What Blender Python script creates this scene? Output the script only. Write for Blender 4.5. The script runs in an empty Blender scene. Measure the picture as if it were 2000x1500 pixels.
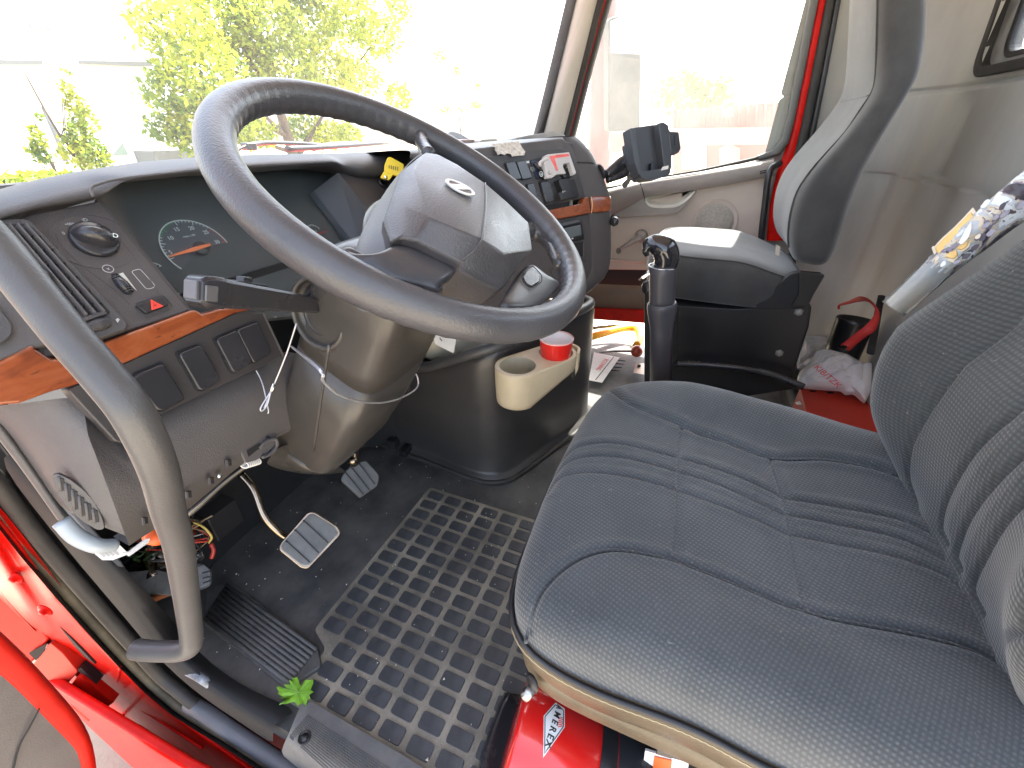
import bpy, bmesh, math, random
import numpy as np
from mathutils import Vector, Matrix
random.seed(7)
S = bpy.context.scene
COL = S.collection

# ------------------------------------------------------------------ camera
FPX, HORIZON, VPX = 836.0, 256.0, 1398.0            # focal length and vanishing points measured on the floor mat
PITCH = math.atan((750 - HORIZON) / FPX)
YAW = math.atan2((VPX - 1000) * math.cos(PITCH), FPX)
FW = Vector((math.cos(YAW), math.sin(YAW), 0)); RT = Vector((math.sin(YAW), -math.cos(YAW), 0))
DIR = FW * math.cos(PITCH) + Vector((0, 0, -math.sin(PITCH))); UPV = RT.cross(DIR)
EYE = Vector((0, 0, 1.0))
cam_data = bpy.data.cameras.new('camera'); cam = bpy.data.objects.new('camera', cam_data); COL.objects.link(cam)
cam.matrix_world = Matrix(((RT.x, UPV.x, -DIR.x, EYE.x), (RT.y, UPV.y, -DIR.y, EYE.y), (RT.z, UPV.z, -DIR.z, EYE.z), (0, 0, 0, 1)))
cam_data.sensor_width = 36; cam_data.lens = 36 * FPX / 2000; cam_data.clip_start = 0.02; cam_data.clip_end = 500
S.camera = cam

# ------------------------------------------------------------------ light
SUN_EL, SUN_AZ = math.radians(60), math.radians(-8)   # azimuth of the sun measured from +X (passenger side) towards +Y
world = bpy.data.worlds.new('World'); S.world = world; world.use_nodes = True
wn = world.node_tree; bg = wn.nodes['Background']
sky = wn.nodes.new('ShaderNodeTexSky'); sky.sky_type = 'NISHITA'; sky.sun_disc = False
sky.sun_elevation = SUN_EL; sky.sun_rotation = math.radians(90) - SUN_AZ
sky.air_density = 1.0; sky.dust_density = 3.0; sky.ozone_density = 1.0
hs = wn.nodes.new('ShaderNodeHueSaturation'); hs.inputs['Saturation'].default_value = .62
wn.links.new(sky.outputs[0], hs.inputs['Color']); wn.links.new(hs.outputs[0], bg.inputs[0]); bg.inputs[1].default_value = 0.15
sd = bpy.data.lights.new('sun', 'SUN'); sd.energy = 4.5; sd.angle = math.radians(0.55); sd.color = (1.0, 0.95, 0.88)
sun = bpy.data.objects.new('sun', sd); COL.objects.link(sun)
sv = Vector((math.cos(SUN_EL) * math.cos(SUN_AZ), math.cos(SUN_EL) * math.sin(SUN_AZ), math.sin(SUN_EL)))
sun.rotation_euler = sv.to_track_quat('Z', 'Y').to_euler(); sun.location = (6, 2, 12)
S.view_settings.view_transform = 'Standard'; S.view_settings.look = 'None'
S.view_settings.gamma = 1; S.view_settings.use_curve_mapping = False
S.view_settings.exposure = 2.88
S.render.engine = 'CYCLES'
S.cycles.max_bounces = 10; S.cycles.diffuse_bounces = 6; S.cycles.glossy_bounces = 4
S.cycles.transparent_max_bounces = 12; S.cycles.sample_clamp_indirect = 6

# ------------------------------------------------------------------ pixel of the photograph -> point on a plane of the cab
def ray(px, py): return DIR + RT * ((px - 1000) / FPX) + UPV * ((750 - py) / FPX)
def X(px, py, x): r = ray(px, py); return EYE + r * ((x - EYE.x) / r.x)
def Y(px, py, y): r = ray(px, py); return EYE + r * ((y - EYE.y) / r.y)
def Z(px, py, z): r = ray(px, py); return EYE + r * ((z - EYE.z) / r.z)
def D(px, py, d): return EYE + ray(px, py) * d
class Plane:
    def __init__(s, p, n, up=None):
        s.p = Vector(p); s.n = Vector(n).normalized()
        u = Vector(up) if up else Vector((0, 0, 1)); s.v = (u - s.n * u.dot(s.n)).normalized(); s.u = s.v.cross(s.n)
        if s.u.dot(RT) < 0: s.u = -s.u
    def hit(s, px, py, off=0):
        r = ray(px, py); return EYE + r * (((s.p + s.n * off - EYE).dot(s.n)) / r.dot(s.n))
    def __call__(s, px, py, off=0): return s.hit(px, py, off)
    def xy(s, q): return ((q - s.p).dot(s.u), (q - s.p).dot(s.v))
    def at(s, a, b, off=0): return s.p + s.u * a + s.v * b + s.n * off

# ------------------------------------------------------------------ materials
def mat(name, color, rough=.5, metal=0, bump=0, bscale=400, var=0, vscale=8, color2=None, coat=0, spec=.5, trans=0, sheen=0, detail=3, bdist=.001, stretch=None, vcoords=None, rvar=0):
    m = bpy.data.materials.new(name); m.use_nodes = True; nt = m.node_tree; b = nt.nodes['Principled BSDF']
    b.inputs['Base Color'].default_value = (*color, 1); b.inputs['Roughness'].default_value = rough
    b.inputs['Metallic'].default_value = metal; b.inputs['Coat Weight'].default_value = coat; b.inputs['Coat Roughness'].default_value = .06
    b.inputs['Specular IOR Level'].default_value = spec; b.inputs['Transmission Weight'].default_value = trans
    b.inputs['Sheen Weight'].default_value = sheen
    tc = nt.nodes.new('ShaderNodeTexCoord'); src = tc.outputs['Object']
    if stretch:
        mp = nt.nodes.new('ShaderNodeMapping'); mp.inputs['Scale'].default_value = stretch; nt.links.new(src, mp.inputs[0]); src = mp.outputs[0]
    if var or color2:
        n = nt.nodes.new('ShaderNodeTexNoise'); n.inputs['Scale'].default_value = vscale; n.inputs['Detail'].default_value = 6; n.inputs['Roughness'].default_value = .62
        nt.links.new(src, n.inputs['Vector'])
        r = nt.nodes.new('ShaderNodeValToRGB'); r.color_ramp.elements[0].position = .36; r.color_ramp.elements[1].position = .68
        c2 = color2 if color2 else tuple(min(1, c * (1 + var)) for c in color)
        c1 = color if color2 else tuple(c * (1 - var) for c in color)
        r.color_ramp.elements[0].color = (*c1, 1); r.color_ramp.elements[1].color = (*c2, 1)
        nt.links.new(n.outputs[0], r.inputs[0]); nt.links.new(r.outputs[0], b.inputs['Base Color'])
        if rvar:
            mr = nt.nodes.new('ShaderNodeMapRange'); mr.inputs[1].default_value = .3; mr.inputs[2].default_value = .7
            mr.inputs[3].default_value = max(.03, rough - rvar); mr.inputs[4].default_value = rough + rvar
            nt.links.new(n.outputs[0], mr.inputs[0]); nt.links.new(mr.outputs[0], b.inputs['Roughness'])
    if bump:
        n2 = nt.nodes.new('ShaderNodeTexNoise'); n2.inputs['Scale'].default_value = bscale; n2.inputs['Detail'].default_value = detail
        nt.links.new(src, n2.inputs['Vector'])
        bp = nt.nodes.new('ShaderNodeBump'); bp.inputs['Strength'].default_value = bump; bp.inputs['Distance'].default_value = bdist
        nt.links.new(n2.outputs[0], bp.inputs['Height']); nt.links.new(bp.outputs[0], b.inputs['Normal'])
    return m

def weave_mat(name, color, color2, scale=420, rough=.9, strength=.6, ribs=False, dirt=None, rot=.35):
    """cloth: rows of raised threads from two crossed wave textures, dusty variation on top"""
    m = bpy.data.materials.new(name); m.use_nodes = True; nt = m.node_tree; b = nt.nodes['Principled BSDF']; L = nt.links.new
    tc = nt.nodes.new('ShaderNodeTexCoord'); mp = nt.nodes.new('ShaderNodeMapping'); mp.inputs['Rotation'].default_value = (0, 0, rot) if ribs else (.42, .42, rot)
    L(tc.outputs['Object'], mp.inputs[0])
    w1 = nt.nodes.new('ShaderNodeTexWave'); w1.wave_type = 'BANDS'; w1.bands_direction = 'Z' if ribs else 'X'; w1.inputs['Scale'].default_value = scale
    w1.inputs['Distortion'].default_value = .4; w1.inputs['Detail'].default_value = 1
    w2 = nt.nodes.new('ShaderNodeTexWave'); w2.wave_type = 'BANDS'; w2.bands_direction = 'X' if ribs else 'Y'; w2.inputs['Scale'].default_value = scale * (1.1 if not ribs else .9)
    w2.inputs['Distortion'].default_value = .4; w2.inputs['Detail'].default_value = 1
    for w in (w1, w2): L(mp.outputs[0], w.inputs[0])
    mu = nt.nodes.new('ShaderNodeMath'); mu.operation = 'MULTIPLY'; L(w1.outputs['Fac'], mu.inputs[0]); L(w2.outputs['Fac'], mu.inputs[1])
    ad = nt.nodes.new('ShaderNodeMath'); ad.operation = 'MULTIPLY_ADD'; L(w1.outputs['Fac'], ad.inputs[0]); ad.inputs[1].default_value = .55 if ribs else .12; L(mu.outputs[0], ad.inputs[2])
    n = nt.nodes.new('ShaderNodeTexNoise'); n.inputs['Scale'].default_value = 7; n.inputs['Detail'].default_value = 7; n.inputs['Roughness'].default_value = .6; L(tc.outputs['Object'], n.inputs[0])
    r = nt.nodes.new('ShaderNodeValToRGB'); r.color_ramp.elements[0].position = .32; r.color_ramp.elements[1].position = .72
    r.color_ramp.elements[0].color = (*color, 1); r.color_ramp.elements[1].color = (*color2, 1); L(n.outputs[0], r.inputs[0])
    mx = nt.nodes.new('ShaderNodeMix'); mx.data_type = 'RGBA'; mx.blend_type = 'MULTIPLY'; mx.inputs[0].default_value = .85
    g = nt.nodes.new('ShaderNodeMapRange'); g.inputs[3].default_value = .80; g.inputs[4].default_value = 1.45; L(ad.outputs[0], g.inputs[0])
    L(r.outputs[0], mx.inputs[6]); L(g.outputs[0], mx.inputs[7])
    last = mx.outputs[2]
    n3 = nt.nodes.new('ShaderNodeTexNoise'); n3.inputs['Scale'].default_value = 160; n3.inputs['Detail'].default_value = 2; L(tc.outputs['Object'], n3.inputs[0])
    gt = nt.nodes.new('ShaderNodeMapRange'); gt.inputs[1].default_value = .70; gt.inputs[2].default_value = .76; gt.inputs[3].default_value = 0; gt.inputs[4].default_value = .6; L(n3.outputs[0], gt.inputs[0])
    mx2 = nt.nodes.new('ShaderNodeMix'); mx2.data_type = 'RGBA'; L(gt.outputs[0], mx2.inputs[0]); L(last, mx2.inputs[6]); mx2.inputs[7].default_value = (.22, .21, .19, 1)
    L(mx2.outputs[2], b.inputs['Base Color'])
    b.inputs['Roughness'].default_value = rough; b.inputs['Specular IOR Level'].default_value = .25; b.inputs['Sheen Weight'].default_value = .25
    bp = nt.nodes.new('ShaderNodeBump'); bp.inputs['Strength'].default_value = strength; bp.inputs['Distance'].default_value = .0009
    L(ad.outputs[0], bp.inputs['Height']); L(bp.outputs[0], b.inputs['Normal'])
    return m

M = {}
M['dash'] = mat('dash_plastic', (.070, .062, .062), .52, bump=.55, bscale=620, var=.12, vscale=5, spec=.5)
M['dash_top'] = mat('dash_top_plastic', (.062, .060, .063), .50, bump=.6, bscale=560, var=.10, vscale=6)
M['dash_low'] = mat('lower_dash_plastic', (.088, .082, .083), .58, bump=.7, bscale=520, var=.12, vscale=4)
M['panel'] = mat('switch_panel_plastic', (.045, .041, .042), .45, bump=.35, bscale=700, var=.1)
M['black'] = mat('black_plastic', (.016, .016, .018), .35, bump=.25, bscale=600)
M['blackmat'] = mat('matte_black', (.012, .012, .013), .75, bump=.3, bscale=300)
M['gloss'] = mat('gloss_black_plastic', (.028, .028, .032), .26, bump=.04, bscale=200, rvar=.06, var=.1)
M['rim'] = mat('wheel_urethane', (.058, .058, .064), .33, bump=.45, bscale=420, var=.15, vscale=9, detail=2, bdist=.0012, rvar=.06)
M['rimsm'] = mat('worn_wheel_urethane', (.055, .054, .058), .27, bump=.15, bscale=420, var=.1, vscale=12, detail=2, rvar=.05)
M['hub'] = mat('hub_pad_vinyl', (.052, .049, .051), .36, bump=.6, bscale=420, var=.28, vscale=11, detail=2, rvar=.1)
M['hubgrey'] = mat('hub_side_plastic', (.13, .135, .145), .5, bump=.4, bscale=500)
M['column'] = mat('column_plastic', (.048, .044, .040), .31, bump=.22, bscale=420, var=.12, vscale=10, rvar=.05)
M['wood'] = None
M['tan'] = mat('tan_trim', (.50, .47, .41), .6, bump=.35, bscale=500, var=.05, vscale=4)
M['doorp'] = mat('door_panel_vinyl', (.52, .44, .38), .62, bump=.4, bscale=420, var=.05, vscale=5)
M['doort'] = mat('door_trim_plastic', (.27, .245, .225), .5, bump=.4, bscale=480, var=.06)
M['wall'] = mat('rear_wall_trim', (.41, .41, .385), .6, bump=.3, bscale=300, var=.13, vscale=5, rvar=.06, stretch=(1, 1, .3))
M['beige'] = mat('beige_plastic', (.56, .47, .32), .45, bump=.18, bscale=350, var=.05, vscale=15)
M['cream'] = mat('cream_plastic', (.72, .64, .50), .5, var=.04, vscale=12)
M['red'] = mat('red_paint', (.60, .010, .006), .30, spec=.14, var=.18, vscale=14, bump=.08, bscale=60)
M['red2'] = mat('red_satin_paint', (.50, .014, .007), .42, spec=.15, var=.15, vscale=18, bump=.1, bscale=150)
M['redpl'] = mat('red_plastic', (.72, .02, .015), .3, coat=.3)
M['redbox'] = mat('red_powder_coat', (.50, .035, .018), .5, bump=.2, bscale=500, var=.1)
M['white'] = mat('white_paint', (.8, .8, .78), .5)
M['whitebag'] = mat('white_plastic_film', (.82, .82, .85), .3, trans=.12, bump=.3, bscale=40, bdist=.004)
M['clearbag'] = mat('thin_plastic_film', (.55, .58, .62), .25, trans=.4, bump=.3, bscale=50, bdist=.004)
M['metal'] = mat('dull_metal', (.45, .44, .42), .35, metal=1, bump=.1, bscale=200, rvar=.1, var=.1)
M['chrome'] = mat('bright_metal', (.75, .75, .76), .18, metal=1)
M['bronze'] = mat('bare_steel_rod', (.30, .24, .18), .25, metal=1, var=.2)
M['rubber'] = mat('seal_rubber', (.030, .027, .024), .66, bump=.4, bscale=300, var=.3, vscale=10)
M['dust_glare'] = mat('dusty_rubber', (.13, .115, .085), .75, bump=.5, bscale=350, var=.35, vscale=9, color2=None)
M['handle'] = mat('grab_handle_rubber', (.070, .068, .068), .42, bump=.35, bscale=520, var=.08, vscale=14)
M['orange'] = mat('orange_plastic', (.8, .12, .02), .4)
M['yellow'] = mat('yellow_plastic', (.85, .62, .02), .4)
M['amber'] = mat('yellow_air_hose', (.95, .50, .01), .35)
M['greyd'] = mat('grey_kick_plastic', (.095, .098, .11), .5, bump=.4, bscale=450, var=.15)
M['vinyl'] = mat('brown_seat_skirt_vinyl', (.105, .082, .050), .38, bump=.7, bscale=260, var=.3, vscale=12, detail=4, rvar=.08)
M['cloth'] = weave_mat('seat_cloth', (.054, .060, .064), (.084, .091, .096), 62, strength=.8, rot=.5)
M['clothb'] = weave_mat('backrest_ribbed_cloth', (.042, .046, .046), (.060, .065, .064), 56, strength=.5, ribs=True, rot=0)
M['clothp'] = mat('passenger_seat_cloth', (.034, .034, .034), .9, color2=(.054, .054, .053), vscale=9, bump=.6, bscale=480, sheen=.3)
M['clothl'] = mat('passenger_seat_front_cloth', (.055, .057, .057), .9, color2=(.085, .088, .087), vscale=9, bump=.6, bscale=480, sheen=.3)
M['mat'] = mat('floor_mat_rubber', (.040, .041, .044), .62, bump=.6, bscale=420, color2=(.105, .10, .095), vscale=9, rvar=.08)
M['floor'] = mat('floor_covering', (.10, .095, .09), .75, bump=.5, bscale=300, var=.3, vscale=10)
M['gauge'] = mat('gauge_face', (.085, .093, .098), .42)  # lens reflection put into the face as a lighter blue-grey
M['print'] = mat('gauge_print', (.62, .68, .66), .5)
M['printg'] = mat('grey_symbol_print', (.42, .42, .42), .5)
M['printr'] = mat('red_print', (.75, .06, .04), .5)
M['printk'] = mat('black_print', (.03, .03, .03), .5)
M['paper'] = mat('paper', (.78, .76, .72), .7, var=.05, vscale=60)
M['leaf'] = mat('fresh_leaf', (.19, .42, .03), .5, var=.2, vscale=80)
M['greypl'] = mat('light_grey_plastic', (.42, .43, .42), .45, bump=.1)
M['cradle'] = mat('cradle_plastic', (.045, .048, .056), .42, bump=.25, bscale=500)
M['rod'] = mat('wire_insulation_white', (.62, .62, .60), .4)
M['cable'] = mat('steel_cable', (.52, .52, .55), .35, metal=.6)
M['hose'] = mat('white_hose', (.30, .34, .37), .35)
M['foam'] = mat('exposed_yellow_foam', (.72, .50, .20), .9, bump=.6, bscale=160, var=.15, vscale=30)

def wood_mat():
    m = bpy.data.materials.new('burl_wood_laminate'); m.use_nodes = True; nt = m.node_tree; b = nt.nodes['Principled BSDF']; L = nt.links.new
    tc = nt.nodes.new('ShaderNodeTexCoord'); mp = nt.nodes.new('ShaderNodeMapping'); mp.inputs['Scale'].default_value = (1, 1, 2.6); L(tc.outputs['Object'], mp.inputs[0])
    n = nt.nodes.new('ShaderNodeTexNoise'); n.inputs['Scale'].default_value = 16; n.inputs['Detail'].default_value = 8; n.inputs['Roughness'].default_value = .6; n.inputs['Distortion'].default_value = 1.6; L(mp.outputs[0], n.inputs[0])
    r = nt.nodes.new('ShaderNodeValToRGB'); e = r.color_ramp.elements
    e[0].position = .30; e[0].color = (.15, .034, .012, 1); e[1].position = .72; e[1].color = (.32, .095, .034, 1)
    k = e.new(.5); k.color = (.26, .062, .018, 1); L(n.outputs[0], r.inputs[0])
    v = nt.nodes.new('ShaderNodeTexNoise'); v.inputs['Scale'].default_value = 75; v.inputs['Detail'].default_value = 2; L(mp.outputs[0], v.inputs[0])
    g = nt.nodes.new('ShaderNodeMapRange'); g.inputs[1].default_value = .68; g.inputs[2].default_value = .76; g.inputs[3].default_value = 0; g.inputs[4].default_value = .75; L(v.outputs[0], g.inputs[0])
    mx = nt.nodes.new('ShaderNodeMix'); mx.data_type = 'RGBA'; L(g.outputs[0], mx.inputs[0]); L(r.outputs[0], mx.inputs[6]); mx.inputs[7].default_value = (.05, .012, .006, 1)
    L(mx.outputs[2], b.inputs['Base Color']); b.inputs['Roughness'].default_value = .3; b.inputs['Coat Weight'].default_value = .6; b.inputs['Coat Roughness'].default_value = .12
    return m
M['wood'] = wood_mat()

def glass_mat(name='window_glass', tint=(.96, .98, .97), amt=.06, dust_glare=.02):  # glare put in as a pale translucent layer over the glass
    m = bpy.data.materials.new(name); m.use_nodes = True; nt = m.node_tree; nt.nodes.remove(nt.nodes['Principled BSDF']); L = nt.links.new
    t = nt.nodes.new('ShaderNodeBsdfTransparent'); t.inputs[0].default_value = (*tint, 1)
    g = nt.nodes.new('ShaderNodeBsdfGlossy'); g.inputs['Roughness'].default_value = .02
    lw = nt.nodes.new('ShaderNodeFresnel'); lw.inputs['IOR'].default_value = 1.06
    mx = nt.nodes.new('ShaderNodeMixShader'); L(lw.outputs[0], mx.inputs[0]); L(t.outputs[0], mx.inputs[1]); L(g.outputs[0], mx.inputs[2])
    d = nt.nodes.new('ShaderNodeBsdfTranslucent'); d.inputs[0].default_value = (.8, .8, .78, 1)
    n = nt.nodes.new('ShaderNodeTexNoise'); n.inputs['Scale'].default_value = 5; n.inputs['Detail'].default_value = 6
    tc = nt.nodes.new('ShaderNodeTexCoord'); L(tc.outputs['Object'], n.inputs[0])
    mr = nt.nodes.new('ShaderNodeMapRange'); mr.inputs[3].default_value = dust_glare * .4; mr.inputs[4].default_value = dust_glare * 1.6; L(n.outputs[0], mr.inputs[0])
    m2 = nt.nodes.new('ShaderNodeMixShader'); L(mr.outputs[0], m2.inputs[0]); L(mx.outputs[0], m2.inputs[1]); L(d.outputs[0], m2.inputs[2])
    L(m2.outputs[0], nt.nodes['Material Output'].inputs[0])
    return m
M['glass'] = glass_mat('window_glass', dust_glare=.048)
M['lens'] = glass_mat('gauge_lens', (.92, .94, .95), dust_glare=.10)

# ------------------------------------------------------------------ objects
def tag(o, label=None, cat=None, group=None, kind=None):
    if label: o['label'] = label
    if cat: o['category'] = cat
    if group: o['group'] = group
    if kind: o['kind'] = kind
    return o
def thing(name, label, cat, loc=(0, 0, 0), group=None):
    o = bpy.data.objects.new(name, None); COL.objects.link(o); o.location = loc; o.empty_display_size = .05
    return tag(o, label, cat, group)
def link(name, me, m, parent=None, label=None):
    for mm in (m if isinstance(m, (list, tuple)) else [m]): me.materials.append(mm)
    o = bpy.data.objects.new(name, me); COL.objects.link(o)
    if parent is not None:
        o.parent = parent
        loc = parent.location.copy(); pp = parent.parent
        if parent.type != 'EMPTY': loc = Vector()
        o.matrix_parent_inverse = Matrix.Translation(-loc)
    if label: o['label'] = label
    return o
def raw(name, verts, faces, m, parent=None, smooth=True, bevel=0, solid=0, subs=0, auto=None, label=None, seg=2):
    me = bpy.data.meshes.new(name); me.from_pydata([tuple(v) for v in verts], [], faces)
    bm = bmesh.new(); bm.from_mesh(me); bmesh.ops.recalc_face_normals(bm, faces=bm.faces); bm.to_mesh(me); bm.free()
    me.update()
    if smooth:
        for p in me.polygons: p.use_smooth = True
    o = link(name, me, m, parent, label)
    if solid:
        k = o.modifiers.new('solid', 'SOLIDIFY'); k.thickness = solid; k.offset = -1
    if bevel:
        k = o.modifiers.new('bevel', 'BEVEL'); k.width = bevel; k.segments = seg; k.limit_method = 'ANGLE'; k.angle_limit = math.radians(30); k.harden_normals = True
    if subs:
        k = o.modifiers.new('subs', 'SUBSURF'); k.levels = subs; k.render_levels = subs
    return o
def catmull(pts, n=6, closed=False):
    pts = [Vector(p) for p in pts]; out = []; N = len(pts)
    rng = range(N if closed else N - 1)
    for i in rng:
        p1, p2 = pts[i], pts[(i + 1) % N]
        p0 = pts[i - 1] if (closed or i > 0) else p1 * 2 - p2
        p3 = pts[(i + 2) % N] if (closed or i + 2 < N) else p2 * 2 - p1
        for k in range(n):
            t = k / n
            out.append(.5 * ((2 * p1) + (p2 - p0) * t + (2 * p0 - 5 * p1 + 4 * p2 - p3) * t * t + (3 * p1 - p0 - 3 * p2 + p3) * t ** 3))
    if not closed: out.append(pts[-1])
    return out
def tube(name, pts, r, m, parent=None, seg=14, res=6, closed=False, smooth_path=True, label=None, flat=1.0):
    P = catmull(pts, res, closed) if smooth_path else [Vector(p) for p in pts]
    n = len(P); rr = r if isinstance(r, (list, tuple)) else [r] * len(pts)
    def rad(i):
        f = i / (n - 1) * (len(rr) - 1) if n > 1 else 0; a = int(min(f, len(rr) - 2)) if len(rr) > 1 else 0
        return rr[a] + (rr[min(a + 1, len(rr) - 1)] - rr[a]) * (f - a)
    V = []; F = []; up = None
    for i, p in enumerate(P):
        a = P[(i + 1) % n] if (closed or i < n - 1) else p; b = P[i - 1] if (closed or i > 0) else p
        t = (a - b).normalized()
        if up is None:
            up = Vector((0, 0, 1)) if abs(t.z) < .9 else Vector((1, 0, 0))
        up = (up - t * up.dot(t)).normalized(); s = t.cross(up)
        for k in range(seg):
            an = 2 * math.pi * k / seg
            V.append(p + (up * math.cos(an) * flat + s * math.sin(an)) * rad(i))
    ring = n if closed else n - 1
    for i in range(ring):
        for k in range(seg):
            a = i * seg + k; b = i * seg + (k + 1) % seg; c = ((i + 1) % n) * seg + (k + 1) % seg; d = ((i + 1) % n) * seg + k
            F.append((a, b, c, d))
    if not closed:
        F.append(tuple(range(seg - 1, -1, -1))); F.append(tuple((n - 1) * seg + k for k in range(seg)))
    return raw(name, V, F, m, parent, label=label)
def round2(pts, r, n=4):
    out = []; N = len(pts)
    for i in range(N):
        p = Vector(pts[i]); a = Vector(pts[i - 1]); b = Vector(pts[(i + 1) % N])
        rr = r[i] if isinstance(r, (list, tuple)) else r
        la, lb = (a - p).length, (b - p).length; q = min(rr, la * .48, lb * .48)
        if q < 1e-5: out.append(p); continue
        s, e = p + (a - p) / la * q, p + (b - p) / lb * q
        for k in range(n + 1):
            t = k / n; out.append(s * (1 - t) ** 2 + p * 2 * t * (1 - t) + e * t * t)
    return out
def slab(name, pts, n, thick, m, parent=None, rnd=0, bevel=0, lift=0, label=None, rn=4):
    """flat piece with real thickness: outline pts (3D, coplanar), n = outward normal"""
    n = Vector(n).normalized(); pts = [Vector(p) for p in pts]
    if rnd: pts = round2(pts, rnd, rn)
    top = [p + n * lift for p in pts]; bot = [p + n * (lift - thick) for p in pts]; N = len(pts)
    F = [tuple(range(N)), tuple(range(2 * N - 1, N - 1, -1))] + [(i, (i + 1) % N, N + (i + 1) % N, N + i) for i in range(N)]
    return raw(name, top + bot, F, m, parent, smooth=False, bevel=bevel, label=label)
def ring_slab(name, outer, inner, n, thick, m, parent=None, bevel=0, lift=0, label=None):
    """frame between two outlines with equal point counts"""
    n = Vector(n).normalized(); N = len(outer)
    V = [Vector(p) + n * lift for p in outer] + [Vector(p) + n * lift for p in inner] + [Vector(p) + n * (lift - thick) for p in outer] + [Vector(p) + n * (lift - thick) for p in inner]
    F = []
    for i in range(N):
        j = (i + 1) % N
        F += [(i, j, N + j, N + i), (2 * N + i, 3 * N + i, 3 * N + j, 2 * N + j), (i, 2 * N + i, 2 * N + j, j), (N + i, N + j, 3 * N + j, 3 * N + i)]
    return raw(name, V, F, m, parent, smooth=False, bevel=bevel, label=label)
def grid(name, rows, m, parent=None, closed=False, solid=0, subs=0, smooth=True, capends=False, label=None, bevel=0):
    n = len(rows); k = len(rows[0]); V = [p for r in rows for p in r]; F = []
    for i in range(n - 1):
        for j in range(k if closed else k - 1):
            F.append((i * k + j, i * k + (j + 1) % k, (i + 1) * k + (j + 1) % k, (i + 1) * k + j))
    if capends: F.append(tuple(range(k))); F.append(tuple((n - 1) * k + j for j in range(k - 1, -1, -1)))
    return raw(name, V, F, m, parent, smooth=smooth, solid=solid, subs=subs, label=label, bevel=bevel)
def box(name, c, ax, size, m, parent=None, bevel=.002, label=None):
    """c centre, ax = (u,v,w) axes, size full lengths"""
    c = Vector(c); u, v, w = [Vector(a).normalized() * s / 2 for a, s in zip(ax, size)]
    V = [c + u * a + v * b + w * d for d in (-1, 1) for b in (-1, 1) for a in (-1, 1)]
    F = [(0, 1, 3, 2), (4, 6, 7, 5), (0, 4, 5, 1), (2, 3, 7, 6), (0, 2, 6, 4), (1, 5, 7, 3)]
    return raw(name, V, F, m, parent, smooth=False, bevel=bevel, label=label)
AX = ((1, 0, 0), (0, 1, 0), (0, 0, 1))
def lathe(name, prof, o, ax, m, parent=None, seg=28, label=None, smooth=True, bevel=0, sx=1, sy=1, ref=None, caps=True):
    ax = Vector(ax).normalized(); r0 = Vector(ref) if ref else (Vector((0, 0, 1)) if abs(ax.z) < .9 else Vector((1, 0, 0)))
    u = (r0 - ax * r0.dot(ax)).normalized(); v = ax.cross(u); o = Vector(o); rows = []
    for r, h in prof: rows.append([o + ax * h + (u * math.cos(2 * math.pi * k / seg) * sx + v * math.sin(2 * math.pi * k / seg) * sy) * r for k in range(seg)])
    return grid(name, rows, m, parent, closed=True, capends=caps, label=label, smooth=smooth, bevel=bevel)
def arc_pts(c, u, v, r, a0, a1, n):
    c = Vector(c); return [c + Vector(u) * r * math.cos(math.radians(a0 + (a1 - a0) * i / n)) + Vector(v) * r * math.sin(math.radians(a0 + (a1 - a0) * i / n)) for i in range(n + 1)]
def strip_flat(name, pts, w, n, m, parent=None, thick=.0006, closed=False, label=None):
    """thin flat ribbon of width w along pts on a surface with normal n"""
    n = Vector(n).normalized(); a = []; b = []; N = len(pts); pts = [Vector(p) for p in pts]
    for i, p in enumerate(pts):
        t = (pts[(i + 1) % N] if (closed or i < N - 1) else p) - (pts[i - 1] if (closed or i > 0) else p)
        s = n.cross(t.normalized()) * w / 2; a.append(p + s); b.append(p - s)
    if closed: return ring_slab(name, a, b, n, thick, m, parent, lift=thick, label=label)
    return slab(name, a + b[::-1], n, thick, m, parent, lift=thick, label=label)
def text(name, s, o, u, v, h, m, parent=None, ext=.0004, label=None, align='CENTER', stretch=1.0, bold=0):
    u = Vector(u).normalized(); v = Vector(v).normalized(); cu = bpy.data.curves.new('t', 'FONT'); cu.body = s; cu.size = 1; cu.align_x = align; cu.align_y = 'CENTER'
    cu.extrude = 0; cu.offset = bold; cu.resolution_u = 3
    to = bpy.data.objects.new('t', cu); COL.objects.link(to); dg = bpy.context.evaluated_depsgraph_get(); me = bpy.data.meshes.new_from_object(to.evaluated_get(dg))
    COL.objects.unlink(to); bpy.data.objects.remove(to); n = u.cross(v); o = Vector(o); hh = h / .7
    for q in me.vertices: q.co = o + u * q.co.x * hh * stretch + v * q.co.y * hh + n * ext
    ob = link(name, me, m, parent, label)
    k = ob.modifiers.new('solid', 'SOLIDIFY'); k.thickness = ext; k.offset = 0
    return ob
def copy_of(o, parent, M4):
    c = o.copy(); COL.objects.link(c); c.parent = parent; c.matrix_parent_inverse = o.matrix_parent_inverse; c.matrix_basis = M4; return c
# ================================================================== OUTSIDE
GZ = -1.35
def structure(o): o['kind'] = 'structure'; return o
structure(raw('ground', [(-60, -60, GZ), (90, -60, GZ), (90, 90, GZ), (-60, 90, GZ)], [(0, 1, 2, 3)],
    mat('yard_gravel', (.40, .34, .25), .9, var=.25, vscale=1.2, bump=.6, bscale=30, bdist=.01), smooth=False))

def px_box(name, x0, y0, x1, y1, yd, depth, m, parent=None, bevel=0):
    a = Y(x0, y0, yd); b = Y(x1, y1, yd)
    return box(name, ((a.x + b.x) / 2, yd + depth / 2, (a.z + b.z) / 2), AX, (abs(b.x - a.x), depth, abs(a.z - b.z)), m, parent, bevel)
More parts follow.
